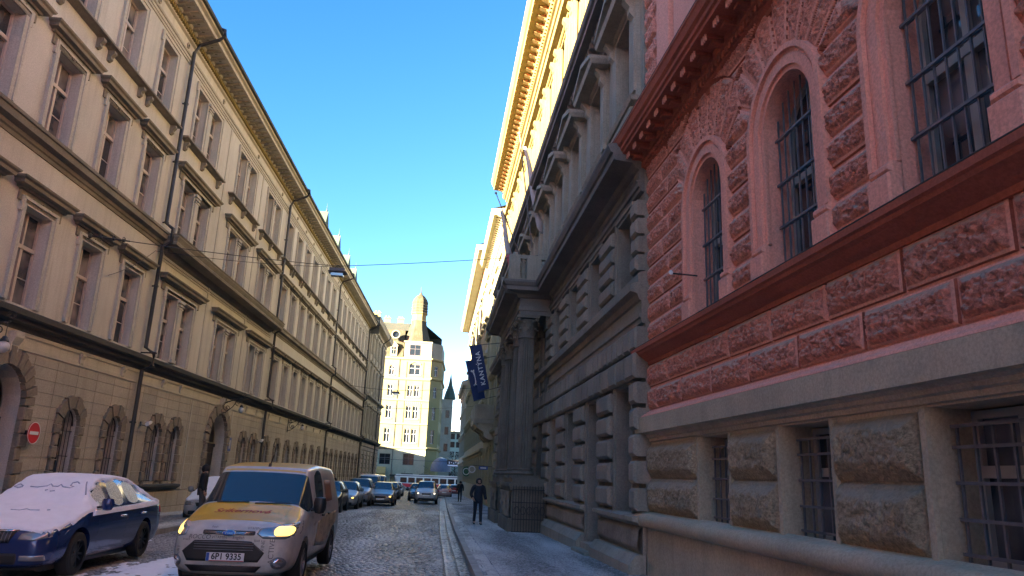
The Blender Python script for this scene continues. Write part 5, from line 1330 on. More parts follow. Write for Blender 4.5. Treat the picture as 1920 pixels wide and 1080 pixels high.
def build_car(name, label, S, paint, loc, rz=0, group=None, lights='off', near=False, snow=False, wheelmat='alloy', detail=True, cat='car', plate=None):
    root = thing(name, label, cat, (loc[0], loc[1], gz(loc[1])+.004), rz, group)
    W = S['W']/2; me = car_shell(S); o = link('body', me); o.modifiers.new('s', 'SUBSURF').levels = 2 if near else 1
    for k_ in range(4): me.materials.append([paint, carglass, carglass, carglass][k_])
    R_ = S['wr']; wy = S['wy']
    if near:
        mb = MB()
        for y in wy:
            for sg in (-1, 1): mb.tube([(sg*(W-.32), y, R_), (sg*(W+.2), y, R_)], R_+.07, 28)
        c = mb.obj('cut', 'black'); md = o.modifiers.new('b', 'BOOLEAN'); md.object = c; md.operation = 'DIFFERENCE'; md.solver = 'EXACT'
        apply_mods(o); bpy.data.objects.remove(c)
    else: apply_mods(o)
    full = o.data; bpy.data.objects.remove(o)
    bvh_bm = bmesh.new(); bvh_bm.from_mesh(full); bvh = BVHTree.FromBMesh(bvh_bm)
    parts = {}
    for mi, nm, sx in ((0, 'body', 0), (1, 'windscreen', 0), (2, 'side_window', -1), (2, 'side_window', 1), (3, 'rear_window', 0)):
        bm = bvh_bm.copy(); bmesh.ops.delete(bm, geom=[f for f in bm.faces if min(f.material_index, 3) != mi or f.calc_center_median().x*sx < 0], context='FACES')
        if not len(bm.faces): bm.free(); continue
        m_ = bpy.data.meshes.new(nm)
        for f in bm.faces: f.material_index = 0; f.smooth = True
        bm.to_mesh(m_); bm.free(); m_.materials.append(paint if mi == 0 else carglass)
        if near: m_.set_sharp_from_angle(angle=rad(50))
        parts[nm+('' if sx >= 0 else '_l')] = link(nm, m_, root)
    def pr(x, z, side='f', off=.006):
        if side == 'f': h = bvh.ray_cast(Vector((x, -3, z)), Vector((0, 1, 0)))
        elif side == 'b': h = bvh.ray_cast(Vector((x, 12, z)), Vector((0, -1, 0)))
        elif side == 'r': h = bvh.ray_cast(Vector((3, x, z)), Vector((-1, 0, 0)))
        elif side == 'l': h = bvh.ray_cast(Vector((-3, x, z)), Vector((1, 0, 0)))
        else: h = bvh.ray_cast(Vector((x, z, 4)), Vector((0, 0, -1)))
        if h[0] is None: return None
        d = {'f': Vector((0, -1, 0)), 'b': Vector((0, 1, 0)), 'r': Vector((1, 0, 0)), 'l': Vector((-1, 0, 0)), 't': Vector((0, 0, 1))}[side]
        return h[0]+d*off
    def decal(nm, poly, mat, side='f', off=.008, sub=2, parent=None, back=.02):
        bm = bmesh.new(); vs = [bm.verts.new((x, z, 0)) for x, z in poly]; bm.faces.new(vs); bmesh.ops.triangulate(bm, faces=bm.faces)
        for _ in range(sub): bmesh.ops.subdivide_edges(bm, edges=bm.edges, cuts=1, use_grid_fill=True)
        bad = []
        for v in bm.verts:
            p = pr(v.co.x, v.co.y, side, off)
            if p is None: bad.append(v)
            else: v.co = p
        bmesh.ops.delete(bm, geom=bad, context='VERTS')
        be = [e for e in bm.edges if e.is_boundary]
        d = {'f': Vector((0, 1, 0)), 'b': Vector((0, -1, 0)), 'r': Vector((-1, 0, 0)), 'l': Vector((1, 0, 0)), 't': Vector((0, 0, -1))}[side]
        ex = bmesh.ops.extrude_edge_only(bm, edges=be)
        for v in [g for g in ex['geom'] if isinstance(g, bmesh.types.BMVert)]: v.co += d*(off+back)
        m_ = bpy.data.meshes.new(nm); bm.to_mesh(m_); bm.free(); m_.materials.append(M[mat] if isinstance(mat, str) and mat in M else (MATS[mat] if isinstance(mat, str) else mat)); 
        for p_ in m_.polygons: p_.use_smooth = side != 't'
        return link(nm, m_, parent or root)
    # wheels
    k = ('wh', R_, wheelmat)
    if k not in CARC:
        t = MB(); w_ = .105
        t.lathe((0, 0), [(R_*.66, -w_), (R_*.9, -w_), (R_*.98, -w_*.8), (R_, -w_*.4), (R_, w_*.4), (R_*.98, w_*.8), (R_*.9, w_), (R_*.66, w_)], 28)
        r_ = MB(); r_.lathe((0, 0), [(R_*.67, w_*.5), (R_*.67, w_*.9), (R_*.62, w_*.85), (R_*.60, w_*.2)], 24); r_.lathe((0, 0), [(.005, w_*.7), (R_*.14, w_*.75), (R_*.17, w_*.5)], 12)
        for i in range(5 if wheelmat != 'cap' else 8):
            a = 2*PI*i/5; ca, sa = math.cos(a), math.sin(a)
            for dd in (-.05, .05):
                r_.add([(ca*R_*.12-sa*(.02+dd*.3), sa*R_*.12+ca*(.02+dd*.3), w_*.72), (ca*R_*.12-sa*(-.02+dd*.3), sa*R_*.12+ca*(-.02+dd*.3), w_*.72), (ca*R_*.63-sa*(dd-.018), sa*R_*.63+ca*(dd-.018), w_*.78), (ca*R_*.63-sa*(dd+.018), sa*R_*.63+ca*(dd+.018), w_*.78)], [(0, 1, 2, 3)])
        r_.lathe((0, 0), [(.01, w_*.1), (R_*.66, w_*.1)], 16)
        CARC[k] = (t.mesh('tyre', 'rubber', smooth=True), r_.mesh('rim', MATS[wheelmat] if wheelmat in MATS else 'black', smooth=True))
    for y in wy:
        for sg in (-1, 1):
            wt = link('wheel', CARC[k][0], root, (sg*(W-.115), y, R_), (0, sg*PI/2, 0)); link('rim', CARC[k][1], wt)
        if not near:
            for sg in (-1, 1):
                mb = MB(); mb.tube([(sg*(W-.2), y, R_+.01), (sg*(W+.004), y, R_+.01)], R_+.05, 20); mb.obj('wheel_arch', 'black', root)
    mb = MB(); mb.box(-W*.78, W*.78, .3, S['L']-.3, S['gc']-.03, S['gc']+.1); mb.obj('underbody', 'black', root)
    if near: mb = MB(); [mb.box(sg*(W-.36)-.04, sg*(W-.36)+.04, y-R_-.1, y+R_+.1, .1, R_*2+.12) for y in wy for sg in (-1, 1)]; mb.obj('wheel_well', 'black', root)
    # mirrors
    for sg in S.get('mirrors', (-1, 1)):
        mb = MB(); x0, y0, z0 = sg*(W*.95), S['yc']+.32, S['belt']+.04
        mb.lathe((0, 0), [(.01, -.10), (.07, -.09), (.10, -.04), (.105, .03), (.085, .085), (.01, .1)], 12, sq=.62); mm = mb.obj('mirror', S.get('mirmat', paint), root, 1, (x0+sg*.14, y0, z0+.07), smooth=True)
        ms_ = S.get('mirs', (1, 1, 1)); mm.scale = ms_
        mb = MB(); mb.tube([(-sg*.16, 0, -.06), (0, 0, -.03)], .022, 6); mb.obj('mirror_arm', 'black', mm)
    bvh_bm.free()
    return root, bvh, pr, decal, parts
CARC = {}
def project_text(txt, size, fn, mat, name, root, bold=False, off=0, shear=0, space=1.0, thick=None):
    cu = bpy.data.curves.new('t', 'FONT'); cu.body = txt; cu.size = size; cu.align_x = 'CENTER'; cu.align_y = 'CENTER'; cu.offset = off; cu.shear = shear; cu.space_character = space
    o = bpy.data.objects.new('t', cu); COL.objects.link(o); dg = bpy.context.evaluated_depsgraph_get(); dg.update()
    me = bpy.data.meshes.new_from_object(o.evaluated_get(dg)); bpy.data.objects.remove(o)
    bm = bmesh.new(); bm.from_mesh(me); bmesh.ops.triangulate(bm, faces=bm.faces); bad = []
    for v in bm.verts:
        p = fn(v.co.x, v.co.y)
        if p is None: bad.append(v)
        else: v.co = p
    if bad: bmesh.ops.delete(bm, geom=bad, context='VERTS')
    m2 = bpy.data.meshes.new(name); bm.to_mesh(m2); bm.free(); m2.materials.append(M[mat] if isinstance(mat, str) and mat in M else (MATS[mat] if isinstance(mat, str) else mat))
    return link(name, m2, root)
def rrect(x0, x1, z0, z1, r=.03, n=4):
    P = []
    for cx, cz, a0 in ((x1-r, z1-r, 0), (x0+r, z1-r, PI/2), (x0+r, z0+r, PI), (x1-r, z0+r, 3*PI/2)):
        P += [(cx+r*math.cos(a0+PI/2*i/n), cz+r*math.sin(a0+PI/2*i/n)) for i in range(n+1)]
    return P
SEDAN = dict(W=1.81, H=1.46, L=4.66, gc=.17, belt=.94, nose=.72, cowl=.98, roofw=1.20, yc=1.12, yh=1.95, yr=3.35, yb=4.18, rbelt=1.00, rdrop=.05, deck=1.05, pill=(2.62,), wr=.325, wy=(.90, 3.59))
HATCH = dict(W=1.76, H=1.48, L=4.1, gc=.17, belt=.93, nose=.74, cowl=.98, roofw=1.20, yc=1.0, yh=1.75, yr=3.55, yb=3.92, rbelt=1.0, rdrop=.06, deck=.98, pill=(2.4,), wr=.315, wy=(.82, 3.38))
SUV = dict(W=1.82, H=1.68, L=4.5, gc=.24, belt=1.06, nose=.90, cowl=1.12, roofw=1.26, yc=1.08, yh=1.75, yr=3.9, yb=4.3, rbelt=1.12, rdrop=.05, deck=1.1, pill=(2.5, 3.4), wr=.35, wy=(.9, 3.55))
VAN = dict(hd=.12, W=1.82, H=1.81, L=4.42, gc=.20, belt=1.06, nose=.90, cowl=1.15, roofw=1.48, yc=.98, yh=1.62, yr=4.22, yb=4.36, rbelt=1.12, rdrop=.03, deck=1.1, pill=(1.72, 2.62), wr=.325, wy=(.92, 3.58), panel_after=2.6, mirmat='black', mirs=(1.0, .9, 1.35))

# --- the near van
vp = carpaint('van_silver_wrap', (.50, .49, .45), .35, .1, var=.16); vy = carpaint('van_yellow_wrap', (.68, .42, .03), .35, .1, var=.04)
van, bvh, pr, decal, parts = build_car('delivery_van', 'small silver delivery van with yellow bonnet and roof, lettered all over, headlamps lit', dict(VAN, mirrors=(1,)), vp, (-2.86, 11.55), rad(-1.5), near=True, cat='van')
for i, (a, b) in enumerate(((-.98, .98),)):
    decal('bonnet_wrap', [(-.66, .24), (.66, .24), (.80, .45), (.82, .70), (.76, .99), (-.76, .99), (-.82, .70), (-.80, .45)], vy, 't', .006, 4, back=.0)
decal('roof_wrap', [(-.66, 1.62), (.66, 1.62), (.68, 3.9), (-.68, 3.9)], vy, 't', .006, 4, back=.0)
decal('headlight', [(-.92, .80), (-.76, .73), (-.64, .76), (-.62, .86), (-.78, .93), (-.90, .965)], 'headlamp_glass', 'f', .010, 2)
decal('headlight', [(.92, .80), (.90, .965), (.78, .93), (.40, .87), (.36, .80), (.46, .735), (.76, .73)], 'headlamp_glass', 'f', .010, 2)
decal('lit_lamp', [(-.91, .80), (-.74, .76), (-.70, .84), (-.80, .93), (-.90, .95)], 'lit_lamp', 'f', .016, 2)
decal('lit_lamp', rrect(.60, .84, .775, .905, .06), 'lit_lamp', 'f', .016, 2)
decal('upper_grille', rrect(-.40, .34, .775, .835, .02), 'black', 'f', .012, 2)
for z in (.79, .81): decal('grille_slat', [(-.37, z), (.31, z), (.31, z+.006), (-.37, z+.006)], 'chrome', 'f', .018, 2)
decal('badge_ring', [(-.03+.095*math.cos(t*PI/10), .80+.042*math.sin(t*PI/10)) for t in range(20)], 'chrome', 'f', .03, 1)
decal('badge', [(-.03+.082*math.cos(t*PI/10), .80+.033*math.sin(t*PI/10)) for t in range(20)], 'plate_blue', 'f', .036, 1)
project_text('Ford', .058, lambda x, y: pr(x-.03, y+.80, 'f', .039), 'chrome', 'badge_script', van, shear=.3)
HEX = [(-.66, .54), (-.50, .69), (-.1, .70), (.30, .69), (.50, .54), (.42, .41), (-.58, .41)]
decal('grille', HEX, 'black', 'f', .012, 3)
for z in (.565, .60, .635, .665): decal('grille_slat', [(-.50, z), (.34, z), (.34, z+.010), (-.50, z+.010)], 'iron_grey', 'f', .020, 2)
decal('lower_intake', [(-.60, .355), (.48, .355), (.40, .27), (-.50, .27)], 'black', 'f', .012, 2)
for cx in (-.76, .70):
    decal('fog_lamp_ring', [(cx+.10*math.cos(t*PI/8), .40+.085*math.sin(t*PI/8)) for t in range(16)], 'iron_grey', 'f', .010, 1)
    decal('fog_lamp', [(cx+.065*math.cos(t*PI/8), .40+.06*math.sin(t*PI/8)) for t in range(16)], 'chrome', 'f', .018, 1)
pl = MB(); pl.box(-.265, .265, 0, .012, -.058, .058); plo = pl.obj('licence_plate', MATS['plate_white'], van, -1, (-.03, -.05, .475))
pl = MB(); pl.box(-.262, -.222, .012, .014, -.055, .055); pl.obj('blue_band', MATS['plate_blue'], plo, -1)
pl = MB(); pl.box(-.22, .262, .012, .014, -.057, -.047); pl.obj('dealer_strip', simple('plate_red', (.45, .05, .05), .4), plo, -1)
simple('tan_print', (.36, .30, .19), .4, var=.35, vscale=5); decal('side_wrap', [(1.75, .50), (2.9, .42), (3.2, .62), (3.9, .80), (3.9, .98), (2.6, .96), (1.9, .86)], 'tan_print', 'r', .003, 3, back=0)
project_text('6P1 9335', .118, lambda x, y: Vector((x*.93+.018, -.0155, y+.004)), 'black', 'plate_number', plo, off=.003, space=1.02)
for txt, s_, x, z, sh in (('ROCCO', .085, -.44, .735, .2), ('VITAMIN', .055, -.16, .735, .0), ('English', .062, .11, .738, .2), ('VITAMIN', .045, .30, .87, 0), ('snack', .05, -.62, .70, 0), ('fresh', .045, -.25, .875, 0), ('BAR', .05, .38, .70, 0)):
    project_text(txt, s_, lambda a, b, x=x, z=z: pr(a+x, b+z, 'f', .006), 'print_grey', 'lettering', van, shear=sh)
for txt, s_, x, z in (('ACTIVE', .105, .60, .56), ('WINE', .075, .47, .62), ('SPORT', .06, -.72, .52), ('drink', .05, -.80, .62)):
    project_text(txt, s_, lambda a, b, x=x, z=z: pr(x-b, z+a, 'f', .006), 'print_grey', 'lettering', van)
hd = simple('hood_script_red', (.38, .05, .02), .5)
project_text('Srikernové', .20, lambda a, b: pr(a*.95-.06, .70-b*-.9 if False else .66+b*.9, 't', .010), hd, 'bonnet_script', van, shear=.35, off=.004)
rn = random.Random(5); words = ['coffee', 'VITAMIN', 'snack', 'fresh', 'water', 'ACTIVE', 'fruit', 'tea', 'juice', 'energy', 'bio', 'light']
for k in range(26):
    y = rn.uniform(1.3, 4.1); z = rn.uniform(.45, 1.0); s_ = rn.uniform(.05, .11)
    project_text(rn.choice(words), s_, lambda a, b, y=y, z=z: pr(y+a, z+b, 'r', .004), 'print_grey', 'lettering', van)
decal('panel_print', rrect(2.75, 3.45, 1.18, 1.55, .04), simple('orange_print', (.20, .09, .05), .5, var=.3), 'r', .005, 2)
decal('door_handle', rrect(2.25, 2.42, .95, .985, .012), 'black', 'r', .03, 1)
decal('door_handle', rrect(2.85, 3.02, .95, .985, .012), 'black', 'r', .03, 1)
for y in (1.62, 2.66): decal('door_seam', [(y, .35), (y+.010, .35), (y+.010, 1.04), (y, 1.04)], 'black', 'r', .002, 2, back=0)
decal('sill_trim', rrect(1.36, 3.12, .24, .34, .02), 'black', 'r', .01, 2)
mb = MB(); p0 = Vector((.02, 1.75, 1.75)); mb.tube([p0, p0+Vector((0, .03, .05))], .026, 8); mb.tube([p0+Vector((0, .02, .02)), p0+Vector((.03, .10, .20))], .011, 6); mb.obj('aerial', 'black', van)
for x0, x1 in ((-.55, -.05), (.05, .60)):
    a = pr(x0, 1.0, 't', .03); pts = []
    for t in range(5):
        q = bvh.ray_cast(Vector((x0+(x1-x0)*t/4, -2, 1.175+.015*t/4)), Vector((0, 1, 0)))
        if q[0] is not None: pts.append(q[0]+Vector((0, -.02, .01)))
    if len(pts) > 2: mb = MB(); mb.tube(pts, .010, 5); mb.obj('wiper', 'black', van)
# --- the near blue saloon covered in snow
bp_ = carpaint('deep_blue_paint', (.004, .03, .15), .2, .4, grime=.12)
car, bvh, pr, decal, parts = build_car('saloon_car', 'dark blue saloon parked at the left kerb with bonnet, windscreen and roof under snow', SEDAN, bp_, (-6.33, 11.85), 0, near=True, wheelmat='dark_alloy')
def snow_cover(root, bvh, S, thick=.03, seed=1, side_frost=True):
    """snow shell lying on every upward face of bonnet, windscreen, roof and boot"""
    W = S['W']/2; nx, ny = 46, 120; V = []; ok = {}
    for j in range(ny+1):
        y = .10+(S['L']-.2)*j/ny
        for i in range(nx+1):
            x = -W*.97+W*1.94*i/nx; h = bvh.ray_cast(Vector((x, y, 4)), Vector((0, 0, -1)))
            if h[0] is None or h[1].z < .60: V.append((x, y, 0)); ok[i, j] = False; continue
            q = noise.noise(Vector((x*3, y*3, seed)))*.5+noise.noise(Vector((x*14, y*14, seed)))*.35+noise.noise(Vector((x*40, y*40, seed)))*.2
            e = h[1].z-.62+.08*noise.noise(Vector((x*7, y*7, seed+3)))
            t = thick*(1+.35*q)*min(1, max(0, e*7)); p = h[0]+h[1]*t*.9
            ok[i, j] = e > .02; V.append(tuple(p))
    k = nx+1; mb = MB(); mb.add(V, [(j*k+i, j*k+i+1, (j+1)*k+i+1, (j+1)*k+i) for j in range(ny) for i in range(nx) if ok[i, j] and ok[i+1, j] and ok[i, j+1] and ok[i+1, j+1] and abs(V[j*k+i][2]-V[(j+1)*k+i+1][2]) < .2])
    me = mb.mesh('snow_cover', 'snow', smooth='all'); bm = bmesh.new(); bm.from_mesh(me)
    bmesh.ops.delete(bm, geom=[v for v in bm.verts if not v.link_faces], context='VERTS')
    ex = bmesh.ops.extrude_edge_only(bm, edges=[e for e in bm.edges if e.is_boundary])
    for v in [g for g in ex['geom'] if isinstance(g, bmesh.types.BMVert)]: v.co.z -= thick*1.3
    for f in bm.faces: f.smooth = True
    bm.to_mesh(me); bm.free(); return link('snow_cover', me, root)
sc_ = snow_cover(car, bvh, SEDAN, .035)
frostg, fnt, fb, ftc = newmat('frosted_side_glass')
n_ = _n(fnt, 'ShaderNodeTexNoise', Scale=60, Detail=6, Roughness=.7); fnt.links.new(ftc.outputs['Object'], n_.inputs['Vector'])
r_ = ramp(fnt, n_.outputs['Fac'], [(.40, (.05, .06, .07)), (.62, (.50, .54, .60))]); fnt.links.new(r_.outputs[0], fb.inputs['Base Color']); fb.inputs['Roughness'].default_value = .35
parts['side_window'].data.materials[0] = frostg; parts['side_window_l'].data.materials[0] = frostg
decal('belt_snow', [(1.25, .87), (4.35, .93), (4.40, 1.03), (3.3, 1.0), (2.2, .97), (1.3, .95)], 'snow', 'r', .012, 3)
decal('grille', [(-.36, .70), (.36, .70), (.30, .54), (-.30, .54)], 'black', 'f', .012, 2)
for k in range(13): x = -.30+.05*k; decal('grille_slat', [(x-.004, .55), (x+.004, .55), (x+.005, .69), (x-.005, .69)], 'iron_grey', 'f', .02, 1)
decal('grille_frame', [(-.39, .725), (.39, .725), (.37, .70), (-.37, .70)], 'chrome', 'f', .02, 2)
for sg in (-1, 1):
    decal('headlight', [(sg*.42, .60), (sg*.44, .67), (sg*.60, .71), (sg*.86, .70), (sg*.86, .645), (sg*.62, .575)][::sg], 'headlamp_glass', 'f', .012, 2)
    decal('fog_lamp', rrect(min(sg*.48, sg*.78), max(sg*.48, sg*.78), .30, .375, .015), 'headlamp_glass', 'f', .012, 2)
decal('lower_intake', rrect(-.44, .44, .25, .40, .03), 'black', 'f', .010, 2)
for y in (1.50, 2.62): decal('door_seam', [(y, .3), (y+.010, .3), (y+.010, .90), (y, .90)], 'black', 'r', .002, 2, back=0)
for y in (2.36, 3.3): decal('door_handle', rrect(y, y+.17, .80, .835, .012), 'chrome', 'r', .035, 1)
decal('window_trim', [(1.35, .945), (4.0, .995), (4.0, 1.01), (1.35, .962)], 'chrome', 'r', .010, 3)
decal('tail_lamp', rrect(4.42, 4.62, .78, .92, .03), 'tail_lamp', 'r', .012, 2)
# scribbles wiped with a finger into the snow of the windscreen and bonnet
def scribble(pts, root, r=.012):
    P3 = []
    for x, y in pts:
        h = bvh.ray_cast(Vector((x, y, 4)), Vector((0, 0, -1)))
        if h[0] is not None: P3.append(h[0]+h[1]*.034)
    if len(P3) > 1: mb = MB(); mb.tube(P3, r, 6); return mb.obj('finger_writing', MATS['grey_snow'], sc_)
simple('grey_snow', (.33, .38, .48), .8, var=.2, vscale=20)
scribble([(.62, 1.45), (.56, 1.58), (.50, 1.70), (.47, 1.78)], car)
scribble([(.38, 1.72), (.33, 1.76), (.27, 1.72), (.28, 1.64), (.34, 1.62), (.30, 1.58), (.18, 1.60), (.12, 1.66), (.10, 1.6), (.02, 1.6), (-.04, 1.66), (-.07, 1.6), (-.2, 1.56), (-.32, 1.58)], car)
scribble([(.12, 1.48), (.05, 1.46)], car); scribble([(.0, 1.5), (-.04, 1.48)], car); scribble([(-.45, 1.6), (-.52, 1.66), (-.58, 1.6), (-.5, 1.55), (-.44, 1.58)], car)
scribble([(.25, .82), (.12, .80), (.05, .84), (-.02, .78), (-.16, .8)], car, .009); scribble([(.35, .84), (.39, .86)], car, .009)
# --- parked and moving cars down the street
grp = 'cars along the left kerb'
def far_car(name, label, S, col, x, y, rz=0, lights=None, group=grp, snow=False, rear=False, metal=.3, rough=.3, cat='car', plate=True):
    pm = carpaint('paint_%s' % label.split()[0]+str(int(y)), col, rough, metal)
    root, bvh, pr, decal, parts = build_car(name, label, S, pm, (x, y), rz, group, cat=cat)
    W = S['W']/2; n = S['nose']; s_ = 'f'; y0 = S['gc']
    for sg in (-1, 1):
        hp = [(sg*W*.52, n-.17), (sg*W*.50, n-.09), (sg*W*.78, n-.05), (sg*W*.84, n-.12), (sg*W*.80, n-.20)]
        decal('headlight', hp, 'headlamp_glass', 'f', .012, 2)
        if lights: decal('lit_lamp', [(sg*W*.62, n-.16), (sg*W*.62, n-.10), (sg*W*.76, n-.08), (sg*W*.76, n-.17)], lights, 'f', .02, 1)
        tl = rrect(min(sg*W*.62, sg*W*.84), max(sg*W*.62, sg*W*.84), S['deck']-.30, S['deck']-.14, .03); decal('tail_lamp', tl, 'tail_lamp', 'b', .012, 2)
    decal('grille', [(-W*.42, n-.10), (W*.42, n-.10), (W*.36, n-.22), (-W*.36, n-.22)], 'black', 'f', .012, 2)
    decal('lower_intake', rrect(-W*.66, W*.66, y0+.06, y0+.20, .04), 'black', 'f', .012, 2)
    for sd, yy in (('f', None), ('b', None)):
        decal('licence_plate', rrect(-.26, .26, n-.36 if sd == 'f' else .55, n-.25 if sd == 'f' else .66, .01), 'plate_white', sd, .02, 1)
    if snow: snow_cover(root, bvh, S, .03, int(y))
    return root
far_car('parked_car', 'silver hatchback under snow, parked behind the delivery van', HATCH, (.40, .41, .43), -7.75, 27.4, 0, snow=True)
far_car('parked_car', 'black estate nearest behind the van in the parked row', HATCH, (.015, .02, .025), -5.35, 38.2)
far_car('parked_car', 'light silver hatchback, second in the parked row behind the van', HATCH, (.42, .44, .45), -5.05, 43.6, 0, lights='lit_lamp')
far_car('parked_car', 'pale grey people carrier with white roof edge, third in the parked row', SUV, (.25, .26, .28), -4.85, 49.6)
far_car('moving_car', 'bronze grey saloon with lit headlamps driving beside the parked row', dict(SEDAN, H=1.5, belt=.97), (.15, .135, .12), -3.42, 51.5, 0, lights='lit_lamp', group='cars driving towards the camera')
VANF = dict(VAN, H=2.05, belt=1.15, cowl=1.2, mirs=(1, 1, 1.2))
far_car('parked_van', 'white van roof showing above the parked row', VANF, (.62, .62, .62), -5.0, 58.5, cat='van')
far_car('parked_van', 'dark blue van beside the white one in the parked row', VANF, (.03, .05, .08), -4.9, 65.0, cat='van')
far_car('parked_car', 'dark hatchback half hidden behind the bronze saloon', HATCH, (.03, .03, .035), -3.9, 70.5)
far_car('parked_car', 'white hatchback at the far end of the parked row', HATCH, (.6, .6, .6), -4.2, 86.0)
far_car('moving_car', 'silver sport utility car in the middle of the road facing the camera', SUV, (.48, .48, .49), -.46, 59.6, 0, group='cars driving towards the camera', lights='lit_white_lamp')
far_car('moving_car', 'dark grey car just behind the silver sport utility car', HATCH, (.06, .065, .07), -1.25, 67.5, 0, group='cars driving towards the camera')
far_car('moving_car', 'pale pink hatchback seen from behind near the tram', HATCH, (.42, .27, .27), 1.35, 92.0, PI, group='cars waiting at the crossing')
far_car('moving_car', 'bright red hatchback near the tram, right of the pale pink one', HATCH, (.35, .02, .02), 3.2, 119.0, PI, group='cars waiting at the crossing')
far_car('moving_car', 'orange and white car at the right end of the crossing', HATCH, (.55, .20, .03), 4.9, 121.0, PI*.75, group='cars waiting at the crossing', lights='lit_lamp')
# ------------------------------------------------------------------ people
cloth = {n: simple(n, c, .85, bump=.004, bscale=25, var=.15, vscale=8) for n, c in dict(navy_jacket=(.018, .026, .04), black_jacket=(.012, .013, .016), dark_jeans=(.012, .018, .032), grey_trousers=(.05, .052, .06), hair=(.02, .014, .01), shoe=(.008, .008, .009), maroon_bag=(.05, .012, .015), fur_trim=(.035, .028, .024)).items()}
def skinmesh(name, pts, edges, radii, mat, parent, sub=2, root=0):
    me = bpy.data.meshes.new(name); me.from_pydata([tuple(p) for p in pts], edges, []); o = link(name, me)
    sm = o.modifiers.new('skin', 'SKIN'); sm.use_smooth_shade = True
    for i, v in enumerate(me.skin_vertices[0].data):
        r = radii[i]; v.radius = r if isinstance(r, tuple) else (r, r); v.use_root = (i == root)
    o.modifiers.new('sub', 'SUBSURF').levels = sub
    apply_mods(o); o.data.materials.clear(); o.data.materials.append(mat); o.parent = parent
    for p in o.data.polygons: p.use_smooth = True
    return o
def person(label, loc, rz, h=1.75, jacket='navy_jacket', legs='dark_jeans', pose='walk', hood=True, group=None, bag=False):
    root = thing('person', label, 'person', (loc[0], loc[1], gz(loc[1], .115)), rz, group); k = h/1.75
    V = lambda x, y, z: Vector((x*k, y*k, z*k))
    # facing -y
    if pose == 'walk':
        J = dict(pel=V(0, 0, .95), ch=V(0, -.01, 1.27), nk=V(0, -.01, 1.47), hd=V(0, -.03, 1.58), top=V(0, -.02, 1.68),
                 lh=V(.10, 0, .90), lk=V(.105, -.10, .50), la=V(.11, -.14, .09), lt=V(.12, -.30, .035), rh=V(-.10, 0, .90), rk=V(-.10, .02, .49), ra=V(-.10, .16, .11), rt=V(-.11, .03, .03),
                 ls=V(.20, 0, 1.42), le=V(.27, .05, 1.13), lw=V(.31, -.06, .90), rs=V(-.20, 0, 1.42), re=V(-.29, .06, 1.14), rw=V(-.21, -.07, .97))
    elif pose == 'away':
        J = dict(pel=V(0, 0, .95), ch=V(0, -.02, 1.27), nk=V(0, -.03, 1.47), hd=V(0, -.05, 1.58), top=V(0, -.05, 1.68),
                 lh=V(.10, 0, .90), lk=V(.10, -.14, .51), la=V(.10, -.05, .12), lt=V(.10, -.20, .05), rh=V(-.10, 0, .90), rk=V(-.10, -.02, .49), ra=V(-.10, .14, .13), rt=V(-.10, .04, .03),
                 ls=V(.20, 0, 1.42), le=V(.27, .03, 1.13), lw=V(.25, -.10, .90), rs=V(-.20, 0, 1.42), re=V(-.27, .05, 1.13), rw=V(-.27, -.05, .89))
    else:  # leaning forward over a car
        J = dict(pel=V(0, .05, .93), ch=V(0, -.22, 1.16), nk=V(0, -.40, 1.28), hd=V(0, -.52, 1.33), top=V(0, -.60, 1.38),
                 lh=V(.10, .05, .88), lk=V(.12, .0, .48), la=V(.13, .08, .08), lt=V(.13, -.08, .03), rh=V(-.10, .05, .88), rk=V(-.12, -.06, .48), ra=V(-.12, .02, .08), rt=V(-.12, -.14, .03),
                 ls=V(.19, -.34, 1.24), le=V(.25, -.50, 1.02), lw=V(.16, -.72, 1.00), rs=V(-.19, -.34, 1.24), re=V(-.27, -.52, 1.04), rw=V(-.14, -.74, 1.04))
    def chain(names, rs, nm, mat, extra=(), **kw):
        pts = [J[n] if isinstance(n, str) else n for n in names]
        return skinmesh(nm, pts, [(i, i+1) for i in range(len(pts)-1)], [r*k if not isinstance(r, tuple) else tuple(q*k for q in r) for r in rs], mat, root, **kw)
    P = ['pel', 'ch', 'nk', 'hd', 'top', 'lh', 'lk', 'la', 'lt', 'rh', 'rk', 'ra', 'rt', 'ls', 'le', 'lw', 'rs', 're', 'rw']
    ix = {n: i for i, n in enumerate(P)}; E_ = [('pel', 'ch'), ('ch', 'nk'), ('nk', 'hd'), ('hd', 'top'), ('pel', 'lh'), ('lh', 'lk'), ('lk', 'la'), ('la', 'lt'), ('pel', 'rh'), ('rh', 'rk'), ('rk', 'ra'), ('ra', 'rt'), ('nk', 'ls'), ('ls', 'le'), ('le', 'lw'), ('nk', 'rs'), ('rs', 're'), ('re', 'rw')]
    R_ = dict(pel=.12, ch=.13, nk=.055, hd=.085, top=.07, lh=.085, lk=.058, la=.042, lt=.035, rh=.085, rk=.058, ra=.042, rt=.035, ls=.062, le=.043, lw=.03, rs=.062, re=.043, rw=.03)
    body = skinmesh('body', [J[n] for n in P], [(ix[a], ix[b]) for a, b in E_], [R_[n]*k for n in P], M['skin'], root)
    # jacket: torso with sleeves; trousers; shoes
    mid = (J['pel']+J['ch'])/2; hem = J['pel']+Vector((0, 0, -.13*k))
    Q = [hem, J['pel'], mid, J['ch'], J['nk']-Vector((0, 0, .03*k)), J['ls'], (J['ls']+J['le'])/2, J['le'], J['lw']+(J['le']-J['lw'])*.12, J['rs'], (J['rs']+J['re'])/2, J['re'], J['rw']+(J['re']-J['rw'])*.12]
